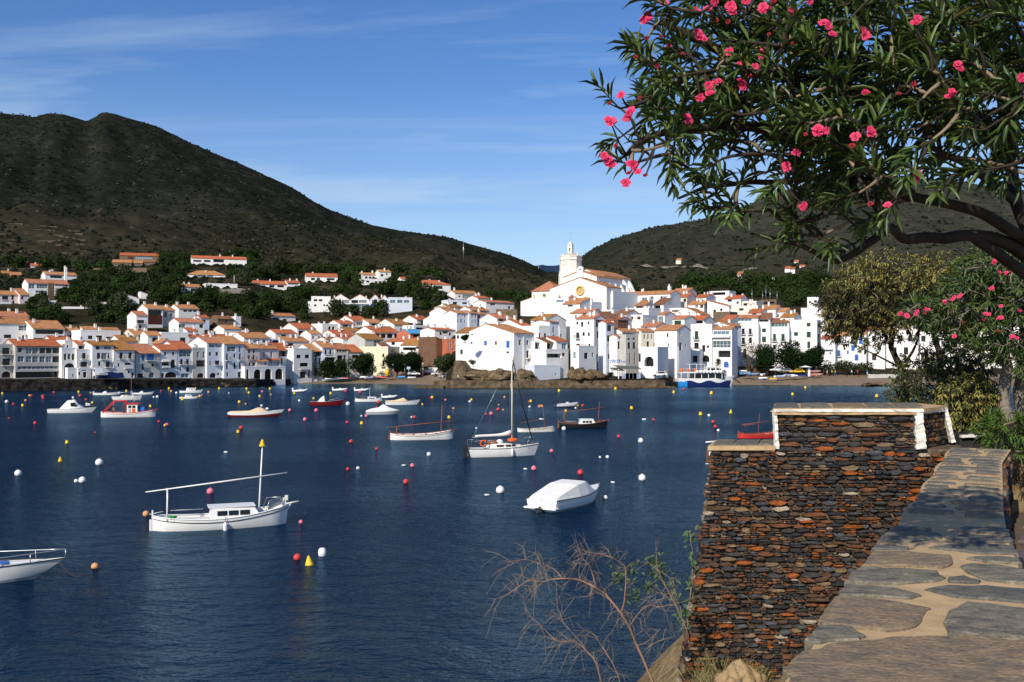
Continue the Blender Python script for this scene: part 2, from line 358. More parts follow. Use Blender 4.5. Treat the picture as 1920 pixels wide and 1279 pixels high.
# ---------------------------------------------------------------- water
mw=bpy.data.materials.new('sea_water'); mw.use_nodes=True; t=mw.node_tree; b=t.nodes['Principled BSDF']
b.inputs['Base Color'].default_value=(0.0017,0.0115,0.034,1); b.inputs['Roughness'].default_value=0.12; b.inputs['IOR'].default_value=1.333; b.inputs['Specular IOR Level'].default_value=0.13
co=N(t,'ShaderNodeTexCoord')
mp=N(t,'ShaderNodeMapping'); mp.inputs['Scale'].default_value=(1,1.5,1); mp.inputs['Rotation'].default_value=(0,0,0.25); t.links.new(co.outputs['Object'],mp.inputs[0])
w1=nz(0.55,3,0.5,mp.outputs[0]); w2=nz(2.6,4,0.6,mp.outputs[0]); w3=nz(0.035,3,0.5)
w4=nz(8.0,3,0.6,mp.outputs[0]); hgt=M(t,'ADD',M(t,'ADD',M(t,'MULTIPLY',w1,0.62),M(t,'MULTIPLY',w2,0.22)),M(t,'MULTIPLY',w4,0.05))
calm=N(t,'ShaderNodeMapRange'); calm.inputs[1].default_value=0.35; calm.inputs[2].default_value=0.65; calm.inputs[3].default_value=0.55; calm.inputs[4].default_value=1.0; t.links.new(w3,calm.inputs[0])
# the lee of the shore is calmer: ripples fade within some 60 m of the quay
sxy=N(t,'ShaderNodeSeparateXYZ'); t.links.new(co.outputs['Object'],sxy.inputs[0])
lee=N(t,'ShaderNodeMapRange'); lee.inputs[1].default_value=205; lee.inputs[2].default_value=272; lee.inputs[3].default_value=1.0; lee.inputs[4].default_value=0.10; t.links.new(sxy.outputs[1],lee.inputs[0])
bn=N(t,'ShaderNodeBump'); bn.inputs['Distance'].default_value=1.7
t.links.new(M(t,'MULTIPLY',calm.outputs[0],lee.outputs[0]),bn.inputs['Strength']); t.links.new(hgt,bn.inputs['Height']); t.links.new(bn.outputs[0],b.inputs['Normal'])
b.inputs['Specular IOR Level'].default_value=0.0
gl=N(t,'ShaderNodeBsdfGlossy'); gl.inputs['Color'].default_value=(0.50,0.80,1.0,1); gl.inputs['Roughness'].default_value=0.10; t.links.new(bn.outputs[0],gl.inputs['Normal'])
fr_=N(t,'ShaderNodeFresnel'); fr_.inputs[0].default_value=1.333; t.links.new(bn.outputs[0],fr_.inputs['Normal'])
mxs=N(t,'ShaderNodeMixShader'); t.links.new(M(t,'MULTIPLY',fr_.outputs[0],0.84),mxs.inputs[0]); t.links.new(b.outputs[0],mxs.inputs[1]); t.links.new(gl.outputs[0],mxs.inputs[2]); t.links.new(mxs.outputs[0],t.nodes['Material Output'].inputs[0])
wm=MB(); wm.quad((-900,4,0),(900,4,0),(900,330,0),(-900,330,0))
kind(wm.build('water',mw),'structure')
wb_=MB(); wb_.quad((-1200,-60,-6),(1200,-60,-6),(1200,400,-6),(-1200,400,-6)); kind(wb_.build('seabed',m_sand),'structure')
# ---------------------------------------------------------------- quay, promenade, beaches
def strip_wall(name, pts, ztop, depth, m, label, cat, zb=-1.5, rough=0.25, lip=None):
    """a rough stone sea wall along pts (px, distance): real uneven relief, its road slab behind"""
    mb=MB(); rg=random.Random(len(pts)*7+3); cols=[]
    for (p0,d0,z0),(p1,d1,z1) in zip([(p,d,z) for (p,d),z in zip(pts,ztop)],[(p,d,z) for (p,d),z in zip(pts,ztop)][1:]):
        A=Vector(((p0-CX)/F*d0,d0,z0)); B=Vector(((p1-CX)/F*d1,d1,z1)); n=max(2,int((B-A).length/1.1))
        for i in range(n): cols.append(A.lerp(B,i/n))
    cols.append(B); rows=6; o=[]
    for i,c in enumerate(cols):
        d=(cols[min(i+1,len(cols)-1)]-cols[max(i-1,0)]); d.z=0; d.normalize(); nrm=Vector((d.y,-d.x,0))
        col=[]
        for r in range(rows+1):
            z=lerp(c.z,zb,r/rows); p=Vector((c.x,c.y,z))+nrm*(rg.uniform(-rough,rough)*(0 if r==0 else 1)+0.35*r/rows); col.append(p)
        back=Vector((c.x,c.y,c.z))-nrm*depth
        o.append((col,back))
    for (ca,ba),(cb,bb) in zip(o,o[1:]):
        for r in range(rows): mb.add([ca[r],cb[r],cb[r+1],ca[r+1]],[[0,3,2,1]],0,False)
        mb.add([ca[0],cb[0],bb,ba],[[0,1,2,3]],1)
    ob=mb.build(name,[m,m_asph]); tag(ob,label,cat); return ob
qp=[(-500,203),(-300,216),(0,240.5),(100,247),(215,255.5),(360,272.5),(480,282.5),(545,301)]
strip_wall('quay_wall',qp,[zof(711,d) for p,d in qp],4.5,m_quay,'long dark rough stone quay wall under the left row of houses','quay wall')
pp=[(812,270),(850,265.5),(1000,265.5),(1247,265.5),(1262,279)]
strip_wall('promenade_wall',pp,[zof(713.5,d) for p,d in pp],9,m_quaytan,'tan stone promenade wall below the church and white houses','promenade wall',rough=0.12)
st=MB(); a=W(940,727.5,0.35); 
for i in range(40):
    x0=lerp(W(930,728,0.35).x,W(1250,722,0.35).x,i/40); x1=lerp(W(930,728,0.35).x,W(1250,722,0.35).x,(i+1)/40)
    y0=263.2+0.4*math.sin(i); st.box(x0,x1,y0,266.5,-1,0.42+0.05*math.sin(i*1.7))
tag(st.build('landing_step',m_quaytan),'low tan landing step along the foot of the promenade wall','step')
je=MB(); je.prism([(W(778,725,.3).x,262),(W(830,726.5,.3).x,262),(W(832,726,.3).x,268),(W(800,723,.3).x,276)],-1,0.45)
tag(je.build('stone_jetty',m_quaytan),'low stone jetty at the right end of the left beach','jetty')
def beach(name,p0,p1,label_k,dry,m):
    V=[];Q=[];rows=[-4,-1,0.3,2,4,7,10,14,18,23,26]; xs=np.arange(p0,p1+1,6.0)
    for r in rows:
        for px in xs:
            g=ground(px,max(r,0)); g.y=Ds(px)+r; g.x=(px-CX)/F*g.y
            g.z=g.z+0.06+0.05*noise.noise(Vector((g.x*.5,g.y*.5,0))) if r>0 else r*0.12+0.05
            V.append(tuple(g))
    n=len(xs)
    for a in range(len(rows)-1):
        for c in range(n-1): Q.append((a*n+c,a*n+c+1,(a+1)*n+c+1,(a+1)*n+c))
    kind(link(np_mesh(name,V,Q,m,smooth=True),name),'structure')
beach('beach',530,836,None,20,m_sand); beach('beach',1262,2250,None,20,m_sand)
def rock(name,c,r,sq,label,cat,m=m_rock,seed=1,n=18,k=12,grp=None):
    rg=random.Random(seed); mb=MB(); vs=[];
    mb.ball((0,0,0),1,n,k)
    v2=[]
    for v in mb.v:
        p=Vector(v); f=1+0.45*noise.fractal(p*1.3+Vector((seed*3.1,seed,0)),1,2,4)+0.18*abs(noise.noise(p*4+Vector((seed,0,0))))
        v2.append((p.x*r*sq[0]*f,p.y*r*sq[1]*f,p.z*r*sq[2]*f))
    mb.v=v2; mb.s=[False]*len(mb.f); o=mb.build(name,m,loc=c); o.rotation_euler=(0,0,rg.uniform(0,6)); 
    tag(o,label,cat,grp); return o
def rk(px,py,D,wpx,hpx,label,seed,**kw):
    w=wpx/F*D/2; p=P(px,py,D); h=hpx/F*D
    rock('rock',p,w,(1,0.8,h/w),label,'rock',seed=seed,**kw)
rk(900,708,270,66,11,'brown shore rock under the left corner of the big white house',1)
rk(935,706,269,56,15,'jagged brown rock between the round tower and the mast',2)
rk(985,707,269,48,13,'dark brown rock under the right face of the big white house',3)
rk(1085,706,268,52,15,'brown rock beside the white stair wall on the promenade',4)
rk(1115,707,268,56,11,'brown rock under the blue shaded house front',5)
rk(1073,701,270,16,14,'pointed dark rock left of the blue shaded house front',6)
rk(212,724,256,26,8,'brown rock at the foot of the dark quay wall',7)
rk(422,722,279,26,7,'low pale rock at the foot of the quay under the grey house',8)
rk(1640,721.5,283,44,4.5,'low brown rocks at the right end of the beach edge',9)
# bluff wall with the steps left of the big white house
bl=MB(); A=P(853,676,276); 
q=[P(850,723,271),P(893,723,269),P(893,716,270),P(862,677,275),P(853,676,276),P(846,708,274)]
bl.add([*q,*[Vector((v.x+1.5,v.y+9,v.z)) for v in q]],[[5,4,3,2,1,0],[6,7,8,9,10,11]]+[[i,(i+1)%6,6+(i+1)%6,6+i] for i in range(6)])
tag(bl.build('ramp_wall',m_quaytan),'tall tan stone ramp wall beside the steps by the big white house','wall')
# ---------------------------------------------------------------- houses
FR={'1':(0,640,9.135),'2':(180,640,9.135),'3':(360,640,9.135),'4':(540,640,9.135),'A':(0,440,4.0),'B':(420,440,4.0),'C':(820,440,4.264),'E':(1180,440,3.692),'G':(840,540,6.731),'T':(1080,530,6.396),'K':(540,540,6.0),'N':(1360,480,3.4286)}
def rail_mesh(mb,x0,x1,y,z,h=0.95,step=0.16,mi=0,yb=None):
    mb.box(x0,x1,y-0.02,y+0.02,z+h-0.04,z+h,mi); mb.box(x0,x1,y-0.015,y+0.015,z+0.08,z+0.11,mi)
    n=max(2,int((x1-x0)/step))
    for i in range(n+1):
        x=lerp(x0+0.012,x1-0.012,i/n); mb.box(x-0.012,x+0.012,y-0.012,y+0.012,z,z+h-0.04,mi)
    if yb is not None:
        for x in (x0,x1):
            mb.box(x-0.015,x+0.015,y,yb,z+h-0.04,z+h,mi)
            k=4
            for i in range(1,k): yy=lerp(y,yb,i/k); mb.box(x-0.012,x+0.012,yy-0.012,yy+0.012,z,z+h-0.04,mi)
def holed_face(mb, X0,X1,Z0,Z1, holes, tf, mi=0):
    """wall sheet with openings; tf(x,depth,z)->point; holes: (x0,x1,z0,z1,depth,arch)"""
    xs=sorted({X0,X1,*[min(max(h[i],X0),X1) for h in holes for i in (0,1)]}); zs=sorted({Z0,Z1,*[min(max(h[i],Z0),Z1) for h in holes for i in (2,3)]})
    for a,b in zip(xs,xs[1:]):
        if b-a<1e-4: continue
        run=None
        for c,d in zip(zs,zs[1:]):
            if d-c<1e-4: continue
            mxx,mz=(a+b)/2,(c+d)/2
            if any(h[0]<mxx<h[1] and h[2]<mz<h[3] for h in holes):
                if run: mb.quad(tf(a,0,run[0]),tf(b,0,run[0]),tf(b,0,run[1]),tf(a,0,run[1]),mi); run=None
            else: run=(run[0],d) if run else (c,d)
        if run: mb.quad(tf(a,0,run[0]),tf(b,0,run[0]),tf(b,0,run[1]),tf(a,0,run[1]),mi)
    for x0,x1,z0,z1,dp,arch in holes:
        mb.quad(tf(x0,0,z0),tf(x0,dp,z0),tf(x0,dp,z1),tf(x0,0,z1),mi); mb.quad(tf(x1,0,z0),tf(x1,0,z1),tf(x1,dp,z1),tf(x1,dp,z0),mi)
        mb.quad(tf(x0,0,z0),tf(x1,0,z0),tf(x1,dp,z0),tf(x0,dp,z0),mi)
        if not arch: mb.quad(tf(x0,0,z1),tf(x0,dp,z1),tf(x1,dp,z1),tf(x1,0,z1),mi)
        else:
            r=(x1-x0)/2; hh=min(r,(z1-z0)*0.6); cx=(x0+x1)/2; n=8
            ar=[(cx-r*math.cos(math.pi*i/n), z1-hh+hh*math.sin(math.pi*i/n)) for i in range(n+1)]
            for (xa,za),(xb,zb) in zip(ar,ar[1:]):
                mb.quad(tf(xa,0,za),tf(xb,0,zb),tf(xb,0,z1),tf(xa,0,z1),mi); mb.quad(tf(xa,0,za),tf(xa,dp,za),tf(xb,dp,zb),tf(xb,0,zb),mi)
def window_part(par, x0,x1,z0,z1, dp, k, tf):
    """frame bars round panes, set into the opening"""
    mb=MB(); w=x1-x0; h=z1-z0
    def bx(a,b,c,d,y0,y1,mi):
        vs=[tf(x,y,z) for z in (c,d) for y in (y0,y1) for x in (a,b)]
        mb.add(vs,[[0,2,3,1],[4,5,7,6],[0,1,5,4],[2,6,7,3],[0,4,6,2],[1,3,7,5]],mi)
    y=dp-0.03
    if k in 'vun':
        n=2 if w>0.7 else 1
        for i in range(n):
            a=x0+w*i/n+0.02; b_=x0+w*(i+1)/n-0.02; bx(a,b_,z0+0.02,z1-0.02,0.02,0.07,0)
            m=max(3,int(h/0.22))
            for j in range(m): zc=lerp(z0+0.1,z1-0.1,(j+0.5)/m); bx(a+0.05,b_-0.05,zc-0.04,zc+0.04,0.005,0.02,0)
        return mb.build('shutter',m_sh[k],par)
    if k=='d':
        bx(x0,x1,z0,z1,y,y+0.05,0)
        for i in range(1,3): bx(lerp(x0,x1,i/3)-0.02,lerp(x0,x1,i/3)+0.02,z0,z1,y-0.03,y,0)
        return mb.build('door',m_door,par)
    f=0.06 if w<2.2 else 0.08
    bx(x0,x1,z0,z1,y,y+0.02,1)
    bx(x0,x0+f,z0,z1,y-0.05,y,0); bx(x1-f,x1,z0,z1,y-0.05,y,0); bx(x0+f,x1-f,z1-f,z1,y-0.05,y,0); bx(x0+f,x1-f,z0,z0+f,y-0.05,y,0)
    n=1 if w<0.75 else max(2,int(w/1.0))
    for i in range(1,n): xx=lerp(x0,x1,i/n); bx(xx-f/2,xx+f/2,z0+f,z1-f,y-0.045,y,0)
    if h>1.5 and k!='o': zz_=z0+h*0.42; bx(x0+f,x1-f,zz_-f/2,zz_+f/2,y-0.04,y,0)
    fm={'w':m_fwhite,'g':m_fwhite}.get(k,m_fdark); gm={'g':m_blueglass,'w':m_blueglass}.get(k,m_glass)
    return mb.build('window',[fm,gm],par)
def chimney(par, x,y,z,h,rg,wide=0.55):
    mb=MB(); w=wide; mb.box(-w/2,w/2,-w/2,w/2,-0.8,h,0); mb.box(-w/2-.06,w/2+.06,-w/2-.06,w/2+.06,h,h+.1,0)
    for sx_ in (-1,1): mb.box(sx_*w*.32-.06,sx_*w*.32+.06,-w/2,w/2,h+.1,h+.32,0)
    mb.box(-w/2-.04,w/2+.04,-w/2-.04,w/2+.04,h+.32,h+.4,1)
    return mb.build('chimney',[m_wall['w'],m_roof['o']],par,(x,y,z))
HOUSES=[]
def house(line):
    spec,wins,lab=[s.strip() for s in line.split('|')]
    p=spec.split(); fr=p[0]; x0,y0,k=FR[fr]
    pxl,pxr,pyt,pyb=x0+float(p[1])/k,x0+float(p[2])/k,y0+float(p[3])/k,y0+float(p[4])/k
    roof,yr,rc,wc=p[5],(y0+float(p[6])/k if p[6]!='-' else None),p[7],p[8]; yaw=R(float(p[9])); rg=random.Random(int(pxl*31+pyt*17))
    pm=(pxl+pxr)/2; off=float(p[10]) if p[10]!='-' else off_of(pm,pyb); nch=int(p[12]) if len(p)>12 else None
    D=Ds(pm)+off; s,c=math.sin(yaw),math.cos(yaw); Xc=(pm-CX)/F*D
    def tt(px): u=(px-CX)/F; return (u*D-Xc)/(c-u*s)
    tl,tr=tt(pxl),tt(pxr); tm=(tl+tr)/2; w=tr-tl; ox,oy=Xc+tm*c,D+tm*s
    zof_=lambda py: HC-(py-HY)/F*oy
    zoff=lambda px,py: HC-(py-HY)/F*(D+tt(px)*s)
    ztop=zof_(pyt); gz=zt(pm,off); z0=min(gz,ztop-2.2); dep=float(p[11]) if len(p)>11 and p[11][0] not in '->' else 0
    if len(p)>11 and p[11][0]=='>':
        ux=(x0+float(p[11][1:])/k-CX)/F; ax,ay=ox+w/2*c,oy+w/2*s; dep=max(2.5,(ax-ux*ay)/(ux*c+s))
    rise=0
    if yr is not None:
        if roof in 'SM':
            ah=HC-(yr-HY)/F*oy-ztop; q=ah/(0.36+(yr-HY)/F)*1.0; q=max(1.6,q/max(0.5,c))
            if roof=='S': dp=max(3.2,min(2*q,15)); dep=dep or dp; rise=0.36*min(q,dep/2)
            else: dep=dep or min(q,14); rise=0.34*dep
        elif roof in 'GHD': rise=max(0.5,(HC-(yr-HY)/F*(oy+(2 if roof=='H' else 0)))-ztop)
    dep=dep or max(5.5,min(10,w*0.9))
    o=thing('house',lab,'house',(ox,oy,z0),yaw,None); HOUSES.append((pm,pyt,o,abs(pxr-pxl)/2)); H=ztop-z0
    hole=[]; ww=[]
    for wn_ in [v for v in wins.split(';') if v.strip()]:
        q=wn_.strip().split(','); ty=q[4].strip() if len(q)>4 else ''
        a,b_=x0+float(q[0])/k,x0+(float(q[0])+float(q[2]))/k; u,v=y0+float(q[1])/k,y0+(float(q[1])+float(q[3]))/k
        if ty.startswith('R'):                               # on the right-hand side wall
            def sy(px,W_=w): 
                ux=(px-CX)/F; ax,ay=ox+W_/2*c,oy+W_/2*s; return (ax-ux*ay)/(ux*c+s)
            ya,yb_=sy(a),sy(b_); ymid=oy+w/2*s+(ya+yb_)/2*c; zt_,zb_=HC-(u-HY)/F*ymid-z0,HC-(v-HY)/F*ymid-z0
            if yb_<dep-0.1 and ya>0.1: ww.append(('R',ya,yb_,max(0.15,zb_),zt_,ty[1:]))
            continue
        X0,X1=tt(a)-tm,tt(b_)-tm; zt_,zb_=zoff((a+b_)/2,u)-z0,zoff((a+b_)/2,v)-z0
        X0=max(X0,-w/2+0.06); X1=min(X1,w/2-0.06); zt_=min(zt_,H-0.08+(rise*0.5 if roof=='G' else 0)); zb_=max(zb_,0.12)
        if X1-X0>0.15 and zt_-zb_>0.15: ww.append(('F',X0,X1,zb_,zt_,ty))
    if len(ww)<2 and w>3.2 and H>2.6 and fr in 'ABGTE' and wc not in 'sn' and 'outbuilding' not in lab and 'blank' not in lab and 'wall' not in lab and 'tower' not in lab:
        for q in (rg.uniform(-.38,-.12),rg.uniform(.1,.36)):
            zt_=H-rg.uniform(.55,1.0); X0=q*w-.45
            if all(X0>v[2]+.2 or X0+.9<v[1]-.2 for v in ww if v[0]=='F'): ww.append(('F',X0,X0+rg.uniform(.7,1.0),zt_-rg.uniform(.8,1.2),zt_,rg.choice(('','','v','n','w'))))
    mb=MB()
    fF=lambda x,d,z: (x,d,z); fR=lambda y,d,z:(w/2-d,y,z)
    gt=roof in 'GD'; 
    def hl(side): return [(a,b_,zb_,min(zt_,H-0.04),(1.5 if 'o' in ty else 0.45 if 'a' in ty else 0.22),'a' in ty) for sd,a,b_,zb_,zt_,ty in ww if sd==side and zb_<H-0.1]
    holed_face(mb,-w/2,w/2,-1.5,H,hl('F'),fF,0); holed_face(mb,0,dep,-1.5,H,hl('R'),fR,0)
    mb.quad((-w/2,dep,-1.5),(-w/2,0,-1.5),(-w/2,0,H),(-w/2,dep,H)); mb.quad((w/2,dep,-1.5),(-w/2,dep,-1.5),(-w/2,dep,H),(w/2,dep,H))
    if roof=='S':
        for x in (-w/2,w/2): mb.add([(x,0,H),(x,dep,H),(x,dep/2,H+rise)],[[0,1,2]])
    elif roof=='M':
        for x in (-w/2,w/2): mb.add([(x,0,H),(x,dep,H),(x,dep,H+rise)],[[0,1,2]])
        mb.quad((-w/2,dep,H),(w/2,dep,H),(w/2,dep,H+rise),(-w/2,dep,H+rise))
    elif roof=='G':
        for y in (0,dep): mb.add([(-w/2,y,H),(w/2,y,H),(0,y,H+rise)],[[0,1,2]])
    elif roof=='D':
        for y in (0,dep): mb.add([(-w/2,y,H),(w/2,y,H),(-w/2,y,H+rise)],[[0,1,2]])
        mb.quad((-w/2,0,H),(-w/2,dep,H),(-w/2,dep,H+rise),(-w/2,0,H+rise))
    mb.build('wall',m_wall[wc],o)
    # roof
    rb=MB(); e=0.32; g=0.14; th=0.13; n=1
    def slab(q,mi=0):                                         # q: 4 corners of the upper side, thickness downwards
        v=[Vector(a) for a in q]; rb.add(v+[a-Vector((0,0,th)) for a in v],[[0,1,2,3],[7,6,5,4],[0,4,5,1],[1,5,6,2],[2,6,7,3],[3,7,4,0]],mi)
    sl_=rise/(dep/2) if roof=='S' else 0
    zc_=H+th+0.02
    if roof=='S':
        slab([(-w/2-g,-e,zc_-e*sl_),(w/2+g,-e,zc_-e*sl_),(w/2+g,dep/2,zc_+rise),(-w/2-g,dep/2,zc_+rise)])
        slab([(-w/2-g,dep/2,zc_+rise),(w/2+g,dep/2,zc_+rise),(w/2+g,dep+e,zc_-e*sl_),(-w/2-g,dep+e,zc_-e*sl_)])
        rb.box(-w/2-g,w/2+g,dep/2-.12,dep/2+.12,zc_+rise-.05,zc_+rise+.08)
        tp=[(rg.uniform(-w*.4,w*.4),dep*rg.uniform(.32,.6)) for _ in range(6)]; zr=lambda x,y: H+rise*(1-abs(y-dep/2)/(dep/2))
    elif roof=='M':
        sl_=rise/dep; slab([(-w/2-g,-e,zc_-e*sl_),(w/2+g,-e,zc_-e*sl_),(w/2+g,dep+.1,zc_+rise+.1*sl_),(-w/2-g,dep+.1,zc_+rise+.1*sl_)])
        tp=[(rg.uniform(-w*.4,w*.4),dep*rg.uniform(.5,.95)) for _ in range(6)]; zr=lambda x,y: H+rise*y/dep
    elif roof=='G':
        sg=rise/(w/2)
        slab([(-w/2-e,-g,zc_-e*sg),(0,-g,zc_+rise),(0,dep+g,zc_+rise),(-w/2-e,dep+g,zc_-e*sg)]); slab([(0,-g,zc_+rise),(w/2+e,-g,zc_-e*sg),(w/2+e,dep+g,zc_-e*sg),(0,dep+g,zc_+rise)])
        tp=[(rg.choice((-1,1))*w*rg.uniform(.12,.35),dep*rg.uniform(.2,.8)) for _ in range(6)]; zr=lambda x,y: H+rise*(1-abs(x)/(w/2))
    elif roof=='D':
        sg=rise/w; slab([(-w/2-.1,-g,zc_+rise),(w/2+e,-g,zc_-e*sg),(w/2+e,dep+g,zc_-e*sg),(-w/2-.1,dep+g,zc_+rise)]); tp=[(-w*.3,dep*.6)]*3; zr=lambda x,y: H+rise*.8
    elif roof=='H':
        r2=min(w,dep)*0.45; A=[(-w/2-e,-e,zc_-.1),(w/2+e,-e,zc_-.1),(w/2+e,dep+e,zc_-.1),(-w/2-e,dep+e,zc_-.1)]; r0,r1=(-w/2+r2,dep/2,zc_+rise),(w/2-r2,dep/2,zc_+rise)
        rb.add(A+[r0,r1],[[0,1,5,4],[2,3,4,5],[1,2,5],[3,0,4],[3,2,1,0]]); rb.box(-w/2-e,w/2+e,-e,dep+e,zc_-.2,zc_-.105)
        tp=[(rg.uniform(-w*.35,w*.35),dep*rg.uniform(.3,.6)) for _ in range(6)]; zr=lambda x,y: H+rise*.6
    else:
        t_=0.22; rb.box(-w/2+t_,w/2-t_,t_,dep-t_,H-.1,H+.01,0)
        for a in ((-w/2-.03,w/2+.03,-.03,t_),(-w/2-.03,w/2+.03,dep-t_,dep+.03)): rb.box(a[0],a[1],a[2],a[3],H+.002,H+.42,1)
        for a in ((-w/2-.03,-w/2+t_),(w/2-t_,w/2+.03)): rb.box(a[0],a[1],t_,dep-t_,H+.002,H+.42,1)
        tp=[(rg.uniform(-w*.35,w*.35),dep*rg.uniform(.4,.8)) for _ in range(6)]; zr=lambda x,y: H
    ro=rb.build('roof',[m_roof[rc if rc in m_roof else 'f'],m_wall[wc]],o)
    if nch is None: nch=rg.choice((0,1,1,2)) if w>4 else rg.choice((0,1))
    for i in range(nch):
        x,y=tp[i]; chimney(ro,x,y,zr(x,y),rg.uniform(.7,1.25),rg,rg.uniform(.45,.7))
    # openings
    for sd,a,b_,zb_,zt_,ty in ww:
        tf=(lambda x,d,z:(x,d,z)) if sd=='F' else (lambda y,d,z:(w/2-d,y,z))
        dp=1.5 if 'o' in ty else 0.45 if 'a' in ty else 0.22; kk=next((q for q in ty if q in 'vunwgdo'),'')
        if 'a' in ty and 'd' in ty: kk='d'
        window_part(o,a,b_,zb_,min(zt_,H-0.04) if not gt else zt_,dp,kk or 'x',tf)
        if 'b' in ty and sd=='F':
            bb=MB(); m_=0.35; bb.box(a-m_,b_+m_,-0.85,-0.002,zb_-0.16,zb_-0.02); ba=bb.build('balcony',m_wall['w' if wc in 'wbg' else wc],o)
            r_=MB(); rail_mesh(r_,a-m_+.04,b_+m_-.04,-0.81,zb_-0.02,0.92,0.17,0,-0.01); r_.build('railing',m_rail,ba)
        if 'B' in ty and sd=='F':                              # solid white balcony parapet
            bb=MB(); m_=0.3; bb.box(a-m_,b_+m_,-0.95,-0.002,zb_-0.2,zb_-0.02); bb.box(a-m_,b_+m_,-0.95,-0.83,zb_-0.02,zb_+0.75); bb.build('balcony',m_wall['w'],o)
        if 'c' in ty and sd=='F':                              # wooden glazed bay
            bb=MB(); bb.box(a-.15,b_+.15,-0.7,-0.002,zb_-0.55,zb_-.01); bb.box(a-.15,b_+.15,-0.7,-0.002,zt_+.01,zt_+.35); bb.build('bay',m_wall['w'],o)
    return o
